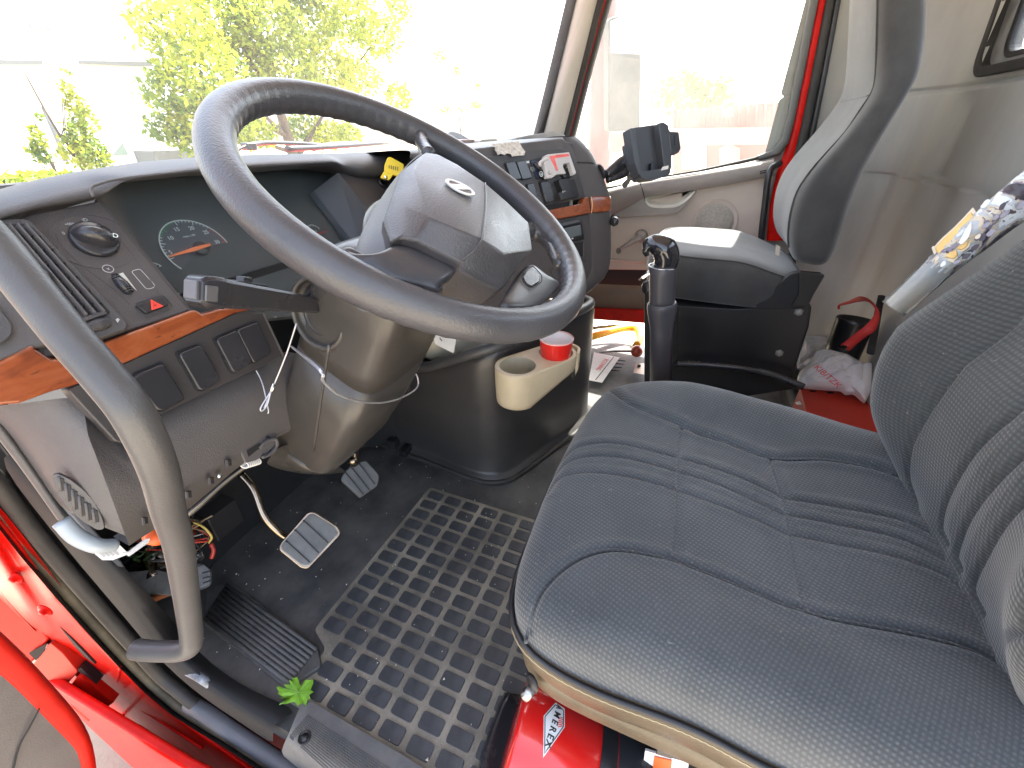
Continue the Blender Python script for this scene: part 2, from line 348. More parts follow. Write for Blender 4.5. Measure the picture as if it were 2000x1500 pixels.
# white building beyond the windscreen
bl = thing('white_building', 'big blown-out white building front with thin grey ledge beyond the windscreen', 'building', (8, 15, GZ))
wr = Y(330, 200, 15).x; wl = Y(-700, 200, 15).x
raw('wall', [(wl, 15, GZ), (wr, 15, GZ), (wr - .25, 15, 2.2), (wr, 15, 7), (wl, 15, 7), (wl, 22, GZ), (wr, 22, GZ), (wr - .25, 22, 2.2), (wr, 22, 7), (wl, 22, 7)],
    [(0, 1, 2, 3, 4), (9, 8, 7, 6, 5), (1, 6, 7, 2), (2, 7, 8, 3), (3, 8, 9, 4), (0, 4, 9, 5)], M['white'], bl, smooth=False)
gl = mat('grey_ledge', (.16, .17, .17), .7)
for q in ([(-500, 108), (84, 118), (84, 126), (-500, 119)], [(158, 118), (298, 121), (298, 130), (158, 124)]):
    slab('ledge', [Y(a, b, 14.9) for a, b in q], (0, -1, 0), .1, gl, bl)
wd = mat('building_glass', (.22, .28, .25), .15)
slab('window', [Y(55, 46, 14.98), Y(92, 47, 14.98), Y(100, 60, 14.98), Y(62, 57, 14.98)], (0, -1, 0), .05, wd, bl, lift=.03)
slab('window', [Y(238, 279, 14.98), Y(250, 302, 14.98), Y(217, 304, 14.98)], (0, -1, 0), .05, wd, bl, lift=.03)
tube('downpipe', [Y(85, 208, 14.9), Y(108, 262, 14.9), Y(118, 285, 14.9), Y(128, 315, 14.9)], .05, gl, bl, smooth_path=False)
px_box('step', 296, 295, 420, 312, 14.2, 1.2, gl, bl)

LEAFM = {}
for k, (c, c2) in {'a': ((.15, .22, .012), (.29, .34, .018)), 'b': ((.06, .13, .012), (.13, .20, .018)), 'c': ((.24, .27, .02), (.36, .38, .035))}.items():
    mm = mat('leaves_' + k, c, .5, color2=c2, vscale=1.5); b = mm.node_tree.nodes['Principled BSDF']
    tr = mm.node_tree.nodes.new('ShaderNodeBsdfTranslucent'); tr.inputs[0].default_value = (c2[0] * 1.3, c2[1] * 1.3, c2[2], 1)
    ms = mm.node_tree.nodes.new('ShaderNodeMixShader'); ms.inputs[0].default_value = .35
    mm.node_tree.links.new(b.outputs[0], ms.inputs[1]); mm.node_tree.links.new(tr.outputs[0], ms.inputs[2]); mm.node_tree.links.new(ms.outputs[0], mm.node_tree.nodes['Material Output'].inputs[0])
    LEAFM[k] = mm
def leaf_cloud(name, clumps, n, size, parent, seed=1):
    """many small folded leaves spread through clumps (centre, radii)"""
    rg = np.random.default_rng(seed); V = []; F = []; mi = []
    w = np.array([c[1][0] * c[1][1] * c[1][2] for c in clumps]) ** .67; w /= w.sum()
    for ci, (c, r) in enumerate(clumps):
        q = int(n * w[ci]); d = rg.normal(size=(q, 3)); d /= np.linalg.norm(d, axis=1)[:, None]; rad = rg.uniform(.25, 1, q) ** .5
        P = np.array(c) + d * rad[:, None] * np.array(r) * (1 + .25 * np.sin(d[:, :1] * 7 + ci) * np.cos(d[:, 1:2] * 9))
        tone = rg.integers(0, 3) if rg.random() < .5 else 0
        for p in P:
            a = rg.normal(size=3); a /= np.linalg.norm(a); b = np.cross(a, rg.normal(size=3)); b /= np.linalg.norm(b); s = size * rg.uniform(.6, 1.3)
            k = len(V); nn = np.cross(a, b) * s * .2
            V += [p - a * s, p + b * s * .55 + nn, p + a * s, p - b * s * .55 + nn]; F.append((k, k + 1, k + 2, k + 3)); mi.append(tone if rg.random() < .7 else rg.integers(0, 3))
    me = bpy.data.meshes.new(name); me.from_pydata([tuple(v) for v in V], [], F); o = link(name, me, [LEAFM['a'], LEAFM['b'], LEAFM['c']], parent)
    me.polygons.foreach_set('material_index', np.array(mi, dtype=np.int32)); return o
bark = mat('bark', (.10, .075, .05), .9, var=.3, vscale=6, bump=.8, bscale=20, bdist=.02)
def tree(name, label, px, py, yd, spread, clp, n, ls, seed, trunk=.16, group=None):
    base = Y(px, py, yd); base = Vector((base.x, yd, GZ)); t = thing(name, label, 'tree', base, group)
    rg = random.Random(seed); top = base + Vector((rg.uniform(-.3, .3), .2, clp[0][0].z - GZ))
    tube('trunk', [base, base.lerp(top, .35) + Vector((.1, 0, 0)), base.lerp(top, .7), top], [trunk, trunk * .8, trunk * .6, trunk * .25], bark, t, seg=9)
    for c, r in clp[:14]:
        st = base.lerp(top, rg.uniform(.3, .75)); tube('limb', [st, st.lerp(c, .5) + Vector((0, 0, .15)), c], [trunk * .3, trunk * .2, trunk * .07], bark, t, seg=6, res=4)
    leaf_cloud('crown', [(tuple(c), r) for c, r in clp], n, ls, t, seed)
rg = random.Random(3); cl = []
for px, py, r in [(350, 60, 1.0), (430, 30, 1.2), (520, 50, 1.2), (600, 40, 1.2), (680, 40, 1.1), (740, 70, .95), (400, 140, 1.0), (480, 120, 1.0), (560, 140, 1.1), (640, 130, 1.1), (700, 150, 1.0), (350, 180, .8), (330, 250, .55), (390, 235, .7), (370, 275, .55), (470, 240, .6), (780, 190, .7), (590, 250, .7), (640, 262, .7), (720, 215, .6), (540, -60, 1.5), (660, -70, 1.5), (420, -60, 1.4), (780, 20, .6), (500, 262, .6), (680, 262, .5)]:
    d = rg.uniform(11.2, 13.5); cl.append((Y(px, py, d), (r, r * .9, r * .72)))
tree('maple_tree', 'tall maple tree with bright yellow-green sunlit crown beyond the windscreen', 560, 260, 12.6, 0, [(Vector(c), r) for c, r in cl], 24000, .085, 5, .22)
cl = [(Y(860, 110, 17), (.5, .5, .4)), (Y(890, 140, 17), (.4, .4, .35)), (Y(935, 170, 17), (.3, .3, .3)), (Y(930, 205, 17), (.7, .5, .25)), (Y(870, 215, 17), (.4, .4, .2)), (Y(905, 213, 17), (.4, .4, .2))]
tree('distant_tree', 'faint distant treetop almost lost in the glare right of the maple', 900, 250, 17, 0, cl, 520, .10, 9, .05)
for k, (px, pts_, lab) in enumerate([(155, [(130, 140, .10), (133, 175, .20), (150, 205, .30), (165, 235, .34), (150, 262, .36), (170, 290, .45), (185, 310, .45), (150, 300, .4)], 'slender young tree with pointed green crown in front of the white building'),
                                   (75, [(78, 230, .10), (68, 255, .14), (75, 280, .2), (82, 305, .2), (60, 290, .14)], 'small sparse sapling left of the slender young tree')]):
    cl = [(Y(a, b, 12.5), (r * .74, r * .74, r * .8)) for a, b, r in pts_]
    tree('young_tree', lab, px, 300, 12.5, 0, cl, [1500, 330][k], .055, 21 + k, .04, 'young trees before the white building')
sh = thing('clipped_bush', 'low rounded grey-green bush at far left just above the dashboard', 'bush', Y(75, 340, 11))
leaf_cloud('foliage', [(tuple(Y(60, 352, 11)), (.7, .4, .14)), (tuple(Y(30, 358, 11)), (.4, .3, .12))], 1100, .06, sh, 31)

# red container yard beyond the passenger window
rc = thing('red_container', 'faded red freight container with pale band and openings beyond passenger window', 'container', X(1420, 270, 14))
redw = mat('faded_red_steel', (.27, .055, .035), .7, var=.2, vscale=1.5); palew = mat('faded_pale_steel', (.40, .20, .14), .7)
def xslab(name, pts, x, th, m, parent, lift=0, rnd=0, bevel=0, label=None): return slab(name, [X(a, b, x) for a, b in pts], (-1, 0, 0), th, m, parent, lift=lift, rnd=rnd, bevel=bevel, label=label)
xslab('body', [(1314, 214), (1800, 180), (1800, 420), (1314, 420)], 14, 2.4, redw, rc)
xslab('band', [(1314, 251), (1800, 244), (1800, 280), (1314, 284)], 14, .05, palew, rc, lift=.06)
xslab('doorway', [(1332, 286), (1380, 284), (1380, 330), (1332, 330)], 14, .03, M['white'], rc, lift=.03)
xslab('marking', [(1412, 213), (1432, 211), (1432, 228), (1412, 229)], 14, .03, palew, rc, lift=.03)
xslab('doorway', [(1405, 290), (1425, 280), (1445, 290), (1445, 330), (1405, 330)], 14, .03, palew, rc, lift=.03)
for px in range(1324, 1780, 17): tube('rib', [X(px, 216 - (px - 1314) * .07, 13.97), X(px, 249, 13.97)], .035, redw, rc, seg=6, smooth_path=False)
bs = thing('distant_bush', 'pale overexposed leafy bush above the red container', 'bush', X(1350, 200, 17))
leaf_cloud('foliage', [(tuple(X(1345, 190, 17)), (.4, 1.2, .5)), (tuple(X(1390, 185, 17)), (.4, .8, .45)), (tuple(X(1330, 170, 17)), (.4, .7, .4))], 800, .11, bs, 41)

# exhaust stack + mirror outside the passenger door
st = thing('exhaust_stack', 'tall dark red vertical pipe standing outside behind the passenger mirror', 'pipe', X(1170, 330, 2.75))
tube('pipe', [X(1186, -120, 2.75), X(1181, 25, 2.75), X(1170, 330, 2.75), X(1166, 420, 2.75)], .062, mat('faded_red_pipe', (.13, .022, .018), .5, var=.15), st, seg=20, smooth_path=False)
mr = thing('side_mirror', 'tall rounded passenger side mirror with reflections painted grey and white on the glass outside the window', 'mirror', X(1215, 250, 2.55))
PM = Plane(X(1220, 150, 2.55), (-.80, -.60, 0))
mp_ = [PM(*p) for p in [(1188, 36), (1205, 30), (1235, 30), (1253, 40), (1250, 255), (1188, 257)]]
slab('housing', mp_, PM.n, .055, mat('mirror_housing', (.025, .025, .025), .6), mr, rnd=.02, bevel=.006)
slab('mirror_glass', [PM(*p) for p in [(1192, 108), (1251, 116), (1248, 252), (1191, 253)]], PM.n, .004, mat('painted_brick_reflection', (.075, .068, .060), .35, spec=.1, var=.35, vscale=9), mr, lift=.004)  # reflected brick tone put into the lower glass colour
slab('mirror_glass', [PM(*p) for p in [(1192, 42), (1207, 35), (1234, 35), (1250, 44), (1251, 106), (1192, 103)]], PM.n, .004, mat('painted_bright_reflection', (.85, .85, .83), .25), mr, lift=.004)  # bright reflection put into the upper glass as near-white colour
slab('fender_piece', [PM(*p) for p in [(1196, 258), (1220, 262), (1235, 290), (1205, 300), (1192, 290)]], PM.n, .03, mat('pale_red_fender', (.5, .22, .16), .5), mr, rnd=.01)  # red curved fender seen just below the mirror

# ================================================================== CAB SHELL
structure(box('cab_floor', (1.20, .20, -.045), AX, (2.04, 1.80, .07), M['floor'], bevel=0))
structure(box('firewall', (1.17, 1.13, .42), AX, (2.10, .04, 1.0), M['blackmat'], bevel=0))
structure(box('truck_nose', (1.17, 1.95, .05), AX, (1.9, 1.6, 1.35), M['red2'], bevel=.08))  # unseen truck front, added to stop sun leaking ahead of the firewall
structure(box('cab_underbody', (1.20, .35, -.62), AX, (1.98, 2.1, 1.0), M['red2'], bevel=.02))  # unseen lower body, added so the ground by the sill falls in shadow
structure(box('cowl_side', (.175, 1.06, .42), AX, (.03, .20, .98), M['blackmat'], bevel=.004))  # side panel added to block sun leaking past the firewall
structure(box('roof', (1.17, .02, 1.76), AX, (2.2, 1.5, .05), M['tan'], bevel=.01))
structure(box('side_wall', (.10, -.61, .85), AX, (.06, .16, 1.8), M['tan'], bevel=.01))
# rear wall: extruded plan curve with moulded relief and a window opening
plan = catmull([(2.19, -.20, 0), (2.215, -.34, 0), (2.20, -.47, 0), (2.12, -.57, 0), (2.0, -.625, 0), (1.88, -.645, 0), (1.4, -.66, 0), (.9, -.665, 0), (.5, -.665, 0), (.13, -.66, 0)], 14)
zs = sorted(set([round(-.05 + i * .025, 3) for i in range(72)] + [1.150, 1.60] + [round(1.097 + i * .003, 4) for i in range(11)] + [round(.855 + i * .004, 4) for i in range(10)]))
rows = []
WX0, WX1, WZ0, WZ1 = .45, 1.865, 1.15, 1.60
for z in zs:
    r = []
    for p in plan:
        q = Vector((p.x, p.y, z)); rel = 0
        if p.x > .3:
            rel += .012 * math.exp(-((z - 1.112) / .006) ** 2)                                  # seam under the window
            if z < .90: rel += .009 / (1 + math.exp((z - .872) / .010))
            rel += .018 * math.exp(-((p.x - 2.10) / .035) ** 2) * (z < .87) + .02 * math.exp(-((p.x - 1.86) / .05) ** 2) * (.88 < z < 1.08)
            rel += .010 * math.sin(p.x * 26) * math.exp(-((p.x - 1.75) / .25) ** 2) * (z < .86)
            rel += .02 * math.exp(-((z - .05) / .03) ** 2) * -1
        q.y -= rel; r.append(q)
    rows.append(r)
V = [p for r in rows for p in r]; k = len(plan); F = []
for i in range(len(zs) - 1):
    for j in range(k - 1):
        xm = (plan[j].x + plan[j + 1].x) / 2; zm = (zs[i] + zs[i + 1]) / 2
        if WX0 < xm < WX1 + .25 * (zm - 1.15) - .01 and WZ0 < zm < WZ1: continue
        F.append((i * k + j, i * k + j + 1, (i + 1) * k + j + 1, (i + 1) * k + j))
structure(raw('rear_wall', V, F, M['wall'], solid=.0))
rw = thing('rear_window', 'rear cab window with thick black rubber frame behind passenger seat', 'window', (1.2, -.66, 1.15))
def rrect(x0, x1, z0, z1, y, r, n=6): return [Vector((p.x + (.25 * (p.y - 1.13) if p.x > 1.2 else 0), y, p.y)) for p in round2([(x0, z0, 0), (x1, z0, 0), (x1, z1, 0), (x0, z1, 0)], r, n)]
ring_slab('rubber_frame', rrect(.43, 1.888, 1.128, 1.62, -.640, .06), rrect(.455, 1.860, 1.152, 1.595, -.640, .045), (0, 1, 0), .03, M['rubber'], rw, bevel=.004)
ring_slab('reveal', rrect(.45, 1.865, 1.148, 1.60, -.662, .05), rrect(.50, 1.815, 1.168, 1.57, -.672, .04), (0, 1, 0), .03, mat('window_reveal', (.20, .20, .20), .5), rw)
ring_slab('rubber_frame', rrect(.495, 1.820, 1.165, 1.575, -.668, .05), rrect(.52, 1.800, 1.178, 1.55, -.668, .04), (0, 1, 0), .03, M['black'], rw, bevel=.003)
slab('pane', rrect(.51, 1.805, 1.172, 1.56, -.676, .04), (0, 1, 0), .005, M['glass'], rw)

# windscreen
def wsy(x, z): return .70 + .32 * (1 - abs((x - 1.12) / 1.02) ** 3.0) - (z - .93) * .42
ws = thing('windscreen', 'wide curved windscreen glass above the dashboard', 'windscreen', (1.12, 1.0, .9))
xs = [.14 + i * 1.94 / 40 for i in range(41)]
grid('pane', [[Vector((x, wsy(x, z), z)) for x in xs] for z in [.86 + i * .09 for i in range(11)]], M['glass'], ws)
tube('seal', [(x, wsy(x, .875) + .0, .875) for x in xs], .012, M['rubber'], ws, seg=8, res=2)
wi = thing('windscreen_wiper', 'black wiper arm and blade lying along the bottom of the windscreen', 'wiper', (.9, 1.15, .95))
tube('blade', [Y(560, 291, 1.30), Y(640, 287, 1.33), Y(757, 279, 1.38)], .009, M['black'], wi, seg=8)
tube('arm', [Y(490, 284, 1.28), Y(520, 279, 1.3), Y(600, 281, 1.33), Y(680, 288, 1.36)], [.009, .006, .006, .005], M['black'], wi, seg=8)
box('pivot', Y(486, 286, 1.28), AX, (.035, .03, .02), M['black'], wi, .004)
tube('washer_hose', [Y(460, 297, 1.27), Y(478, 286, 1.27), Y(500, 281, 1.28)], .004, M['black'], wi, seg=6)
wi = thing('windscreen_wiper', 'second wiper with chunky arm, behind the steering wheel rim top', 'wiper', (1.0, 1.2, .95))
tube('arm', [Y(610, 290, 1.34), Y(650, 283, 1.36), Y(700, 280, 1.38)], .010, M['gloss'], wi, seg=8)
box('clip', Y(625, 285, 1.345), AX, (.05, .03, .014), M['greyd'], wi, .003)

# right A-pillar (dark gasket, tan trim, seals, red edge)
ap = thing('windscreen_pillar', 'tan trimmed right windscreen pillar between windscreen and passenger window', 'pillar', (2.1, .66, .9))
def pstrip(name, left, right, x, th, m, parent, bulge=.0, label=None):
    rows = []
    for (a, b) in zip(left, right):
        p, q = X(*a, x), X(*b, x); mid = (p + q) / 2 + Vector((-bulge, 0, 0)); rows.append([p + Vector((th, 0, 0)), p, p.lerp(mid, .5) + Vector((-bulge * .4, 0, 0)), mid, q.lerp(mid, .5) + Vector((-bulge * .4, 0, 0)), q, q + Vector((th, 0, 0))])
    return grid(name, rows, m, parent, label=label)
def ext(l, up=-260, dn=0):
    (x0, y0), (x1, y1) = l[0], l[-1]; s = (x1 - x0) / (y1 - y0); return [(x0 + s * (up - y0), up)] + l + ([(x1 + s * dn, y1 + dn)] if dn else [])
pstrip('gasket', ext([(1105, 0), (1074, 130), (1042, 262)], dn=40), ext([(1124, 0), (1092, 130), (1060, 262)], dn=40), 2.10, .03, M['rubber'], ap, .006)
pstrip('trim', ext([(1121, 0), (1090, 130), (1057, 262)], dn=40), ext([(1166, 0), (1134, 130), (1101, 262)], dn=40), 2.12, .05, M['tan'], ap, .02)
pstrip('seal', ext([(1164, 0), (1132, 130), (1099, 262)], dn=60), ext([(1180, 0), (1146, 130), (1112, 262)], dn=60), 2.13, .03, M['rubber'], ap, .008)
pstrip('red_edge', ext([(1179, 0), (1142, 130), (1108, 262)], dn=60), ext([(1184, 0), (1150, 130), (1116, 262)], dn=60), 2.14, .02, M['red2'], ap, .0)
pstrip('seal', ext([(1182, 0), (1147, 130), (1113, 262)], dn=60), ext([(1192, 0), (1156, 130), (1122, 262)], dn=60), 2.145, .03, M['rubber'], ap, .006)

# ================================================================== PASSENGER DOOR
pd = thing('passenger_door', 'closed passenger door with beige panel, grey trim and raised window glass', 'door', (2.16, .1, .3))
XD = 2.15
# glass
slab('window_glass', [X(*p, 2.19) for p in [(1215, -330), (1115, 262), (1150, 372), (1505, 304), (1535, 275), (1660, -330)]], (-1, 0, 0), .004, M['glass'], pd)
# window rear frame
pstrip('frame_seal', ext([(1583, 0), (1556, 140), (1537, 235), (1527, 272), (1508, 294), (1480, 304)], -330), ext([(1599, 0), (1572, 140), (1551, 240), (1541, 278), (1524, 303), (1482, 312)], -330), 2.15, .03, mat('grey_seal', (.10, .10, .095), .5, bump=.3), pd, .006)
pstrip('red_door_frame', ext([(1597, 0), (1570, 140), (1548, 245), (1536, 290), (1518, 340), (1505, 400), (1498, 470)], -330), ext([(1615, 0), (1588, 140), (1567, 245), (1554, 303), (1545, 350), (1538, 400), (1530, 470)], -330), 2.165, .03, M['red'], pd, .004)
pstrip('door_seal', ext([(1613, 0), (1586, 140), (1565, 245), (1552, 300), (1540, 350)], -330), ext([(1631, 0), (1605, 140), (1584, 245), (1572, 300), (1560, 350)], -330), 2.155, .03, M['rubber'], pd, .008)
pstrip('door_seal', ext([(1630, 0), (1604, 140), (1583, 245), (1571, 300), (1560, 360), (1548, 430), (1540, 520)], -330), ext([(1643, 0), (1617, 140), (1596, 245), (1584, 300), (1573, 360), (1562, 430), (1554, 520)], -330), 2.16, .03, M['black'], pd, .008)
# belt ledge: top face then front face
ledo = [(1120, 384), (1160, 372), (1200, 366), (1260, 354), (1340, 340), (1420, 323), (1480, 309), (1512, 298)]
ledi = [(1120, 398), (1160, 384), (1182, 376), (1251, 358), (1340, 345), (1420, 332), (1480, 322), (1512, 315)]
lowt = [(1120, 470), (1160, 440), (1189, 424), (1259, 386), (1357, 372), (1420, 362), (1480, 350), (1512, 344)]
rows = [[X(*p, 2.19) for p in ledo]]
t1 = [X(*p, 2.11) for p in ledi]; rows.append([p + Vector((.03, 0, .008)) for p in t1]); rows.append([p + Vector((.008, 0, .005)) for p in t1]); rows.append(t1); rows.append([p + Vector((-.006, 0, -.012)) for p in t1])
rows.append([X(*p, 2.115) for p in lowt]); rows.append([X(*p, 2.115) + Vector((.03, 0, 0)) for p in lowt])
grid('belt_trim', rows, M['doort'], pd)
tube('vent_slot', [X(1294, 350, 2.12) + Vector((.004, 0, .01)), X(1368, 338, 2.12) + Vector((.004, 0, .01))], .0035, M['rubber'], pd, seg=6)
for a in (0, 4): tube('slot', [X(1484, 335 + a, 2.108), X(1497, 332 + a, 2.108)], .0022, M['blackmat'], pd, seg=6)
tube('glass_seal', [X(*p, 2.178) + Vector((0, 0, .002)) for p in ledo], .006, M['rubber'], pd, seg=6)
tube('panel_gap', [X(1250, 357, 2.106), X(1255, 372, 2.106), X(1260, 392, 2.108)], .0016, M['blackmat'], pd, seg=6)
# lower grey trim with pull pocket
slab('pull_trim', [X(*p, 2.12) for p in [(1160, 452), (1189, 430), (1207, 398), (1222, 392), (1259, 384), (1262, 398), (1278, 406), (1322, 403), (1350, 382), (1357, 372), (1361, 373), (1346, 395), (1322, 417), (1250, 423), (1189, 425), (1160, 455)]][1:-1], (-1, 0, 0), .03, M['doort'], pd, bevel=.004)
slab('pull_pocket', [X(*p, 2.15) for p in [(1255, 378), (1360, 366), (1345, 392), (1322, 402), (1275, 404)]], (-1, 0, 0), .01, mat('olive_pocket', (.40, .39, .31), .5), pd, rnd=.01)
rows = []
for p, q in zip(catmull([X(*p, 2.118) for p in [(1258, 383), (1262, 394), (1272, 402), (1300, 404), (1326, 400), (1346, 386), (1357, 373)]], 5), catmull([X(*p, 2.15) for p in [(1265, 384), (1268, 390), (1278, 394), (1302, 395), (1322, 392), (1338, 381), (1349, 373)]], 5)):
    rows.append([p + Vector((0, 0, -.006)), p + Vector((-.004, 0, 0)), p.lerp(q, .5) + Vector((0, 0, -.001)), q])
grid('pull_lip', rows, mat('pull_lip_highlight', (.62, .60, .52), .35), pd)  # sky highlight on the lip put in as a pale colour
# main panel
slab('door_panel', [X(*p, 2.15) for p in [(1130, 420), (1190, 412), (1360, 362), (1500, 330), (1512, 340), (1498, 400), (1480, 530), (1130, 526)]], (-1, 0, 0), .04, M['doorp'], pd, bevel=.004)
tube('panel_rib', [X(1190, 508, 2.146), X(1260, 512, 2.146)], .006, M['doorp'], pd, seg=8)
c = X(1395, 435, 2.148); rr = (X(1440, 435, 2.148) - c).length
lathe('speaker_ring', [(rr * 1.04, -.004), (rr * 1.03, .003), (rr * .99, .005), (rr * .94, .002), (.001, .001)], c, (-1, 0, 0), M['doorp'], pd, seg=40)
lathe('speaker_grille', [(0, .006), (rr * .6, .005), (rr * .84, .003), (rr * .86, .0)], c, (-1, 0, 0), mat('speaker_mesh', (.42, .38, .33), .7, bump=.9, bscale=260, bdist=.003, var=.15, vscale=90), pd, seg=40)
# window crank
cr = X(1252, 462, 2.13); ce = X(1208, 488, 2.10)
tube('crank_arm', [cr, cr.lerp(ce, .45), ce], [.028, .022, .013], M['doort'], pd, seg=14, flat=.5)
lathe('crank_hub', [(.0, .02), (.024, .018), (.030, .0)], cr + Vector((.01, 0, 0)), (-1, 0, 0), M['doort'], pd, seg=24)
lathe('crank_knob', [(0, .038), (.010, .036), (.0125, .02), (.011, 0)], ce, (-1, -.2, .0), mat('crank_knob_dark', (.13, .115, .11), .4), pd, seg=20)
# below the panel
slab('kick_gap', [X(*p, 2.16) for p in [(1130, 524), (1300, 526), (1300, 562), (1130, 556)]], (-1, 0, 0), .02, M['blackmat'], pd)
rows = [[X(px, 553 + (px - 1130) * .04, 2.12) for px in range(1100, 1320, 20)], [X(px, 562 + (px - 1130) * .04, 2.095) for px in range(1100, 1320, 20)], [X(px, 585 + (px - 1130) * .05, 2.10) for px in range(1100, 1320, 20)], [X(px, 606 + (px - 1130) * .07, 2.13) for px in range(1100, 1320, 20)]]
grid('lower_door_moulding', rows, mat('brown_door_moulding', (.17, .115, .085), .42, bump=.3, var=.1), pd, subs=1)
structure(slab('door_sill', [X(*p, 2.10) for p in [(1080, 600), (1290, 608), (1290, 634), (1080, 618)]], (-1, 0, 0), .10, M['red2'], bevel=.004))
tube('trim_edge', [X(1524, 318, 2.07), X(1508, 328, 2.05), X(1500, 350, 2.04), X(1494, 400, 2.04), X(1488, 450, 2.04), X(1484, 500, 2.04)], .012, M['black'], pd, seg=10)
# ================================================================== DASHBOARD
TH = math.radians(35)
p0 = Y(375.6, 605.8, .60)
PU = Plane(p0, (0, -math.cos(TH), math.sin(TH)))                 # upper (light switch / gauges) face
TL = math.radians(12)
PLo = Plane(p0 + Vector((0, .004, 0)), (0, -math.cos(TL), math.sin(TL)))   # wood strip and lower switches
db = thing('dashboard', 'wide dark grey truck dashboard with burl wood strip, gauges, vents and switch banks', 'dashboard', (1.0, .7, .5))
def on(P, pts, off=0): return [P(a, b, off) for a, b in pts]
def pslab(name, P, pts, th, m, parent=db, rnd=0, bevel=0, off=0, label=None, rn=4): return slab(name, on(P, pts, off), P.n, th, m, parent, rnd=rnd, bevel=bevel, label=label, rn=rn)

# --- driver face panel (holes not cut: parts stand in recesses built as pieces around them)
pslab('face_panel', PU, [(-60, 432), (0, 440), (60, 416), (150, 400), (196, 390.5), (372, 606), (-20, 735), (-60, 742)], .03, M['dash'], bevel=.003)
# left side of the air vent: end piece with a recessed pocket
pslab('end_panel', PU, [(-60, 470), (-5, 500), (108, 668), (66, 680), (-60, 725)], .012, M['dash_low'], off=.010, bevel=.004)
pslab('pocket_frame', PU, [(-60, 580), (-12, 588), (22, 628), (26, 652), (8, 668), (-60, 690)], .006, M['dash_top'], off=.016, rnd=.006, bevel=.003)
# --- air vent
VO = .012
vent = pslab('vent_bezel', PU, [(-20, 428), (52, 426), (66, 436), (250, 632), (247, 642), (182, 664), (172, 662), (-20, 445)], .012, M['dash_top'], off=VO, rnd=.006, bevel=.003)
pslab('vent_cavity', PU, [(2, 440), (52, 436), (64, 444), (218, 612), (160, 632)], .0015, M['blackmat'], vent, off=VO + .001, rnd=.004)
def lerp2(a, b, t): return (a[0] + (b[0] - a[0]) * t, a[1] + (b[1] - a[1]) * t)
vt0, vt1, vb0, vb1 = (8, 441), (60, 440), (158, 618), (213, 608)
vt0 = (-20, 443)
for i in range(5):
    t = (i + .35) / 5
    a, b = PU(*lerp2(vt0, vt1, t), VO + .004), PU(*lerp2((128, 626), vb1, t), VO + .004)
    w = PU.u * .0010 + PU.n * .0045
    slab('vent_slat', [a - w, b - w, b + w, a + w], (PU.u * .0045 - PU.n * .0010), .0014, M['dash_low'], vent)
for k in range(6):
    t = .12 + k * .155
    a, b = PU(*lerp2(vt0, (128, 626), t), VO + .002), PU(*lerp2(vt1, vb1, t), VO + .002)
    slab('vent_fin', [a - PU.n * .004, b - PU.n * .004, b + PU.n * .002, a + PU.n * .002], PU.v, .0015, M['black'], vent)
pslab('vent_lip', PU, [(150, 622), (205, 606), (210, 612), (156, 630)], .006, M['dash_top'], vent, off=VO + .006, rnd=.002, bevel=.001)
kn = pslab('vent_lever', PU, [(74, 530), (84, 524), (92, 528), (101, 545), (98, 552), (88, 552)], .010, M['panel'], vent, off=VO + .012, rnd=.003, bevel=.002)
# thumb wheel under the vent
tw = thing  # (keeps helper name visible)
c0, c1 = PU(168, 642, VO + .0), PU(216, 628, VO + .0)
pslab('thumbwheel_slot', PU, [(160, 640), (205, 626), (214, 628), (218, 634), (212, 641), (170, 652)], .001, M['blackmat'], vent, off=VO + .0012, rnd=.004)
whl = tube('thumbwheel', [c0.lerp(c1, .05), c0.lerp(c1, .5), c0.lerp(c1, .92)], [.005, .0075, .005], M['panel'], vent, seg=14)
for k in range(12):
    q = c0.lerp(c1, .1 + k * .07); tube('wheel_ridge', arc_pts(q, PU.n, PU.v, .0074 - abs(k - 5.5) * .0003, -60, 60, 6), .0005, M['dash_top'], vent, seg=5, res=1)
pslab('vent_symbol', PU, [(226, 624), (230, 621), (234, 624), (230, 630)], .0006, M['printg'], vent, off=VO + .0008)

# --- light switch
cL = PU(184, 469, 0); rL = .0215
oval = [cL + PU.u * math.cos(a) * .041 + PU.v * (math.sin(a) * .035 - .002) for a in [i * math.pi / 22 for i in range(44)]]
strip_flat('dial_outline', oval, .0007, PU.n, M['dash_top'], db, thick=.0005, closed=True)
ls = lathe('light_switch', [(rL * 1.05, 0), (rL * 1.05, .003), (rL, .005), (rL * .93, .006), (0, .006)], cL, PU.n, M['gloss'], db, seg=36)
gd = (PU(222, 482, 0) - PU(146, 466, 0)).normalized(); gp = PU.n.cross(gd)
rows = []
for t in [-1, -.96, -.85, -.6, -.3, 0, .3, .6, .85, .96, 1]:
    w = .0085 * (1 - abs(t) ** 4) + .0012; h = .017 * (1 - abs(t) ** 3.2) + .006
    c = cL + gd * t * rL * .98
    rows.append([c + gp * w * 1.25 + PU.n * .004, c + gp * w * .9 + PU.n * h * .8, c + gp * w * .45 + PU.n * h, c - gp * w * .45 + PU.n * h, c - gp * w * .9 + PU.n * h * .8, c - gp * w * 1.25 + PU.n * .004])
grid('switch_grip', rows, M['gloss'], ls, capends=True, subs=1)
text('symbol', '=D', cL + gd * rL * .62 + PU.n * .0185, gd, gp if gp.dot(PU.v) > 0 else -gp, .0055, M['print'], ls)
text('symbol', '=00=', PU(136, 438, .0006), PU.u, PU.v, .0030, M['printg'], db); text('symbol', 'iD', PU(166, 430, .0006), PU.u, PU.v, .0040, M['printg'], db)
text('symbol', '0', PU(124, 456, .0006), PU.u, PU.v, .0034, M['printg'], db)
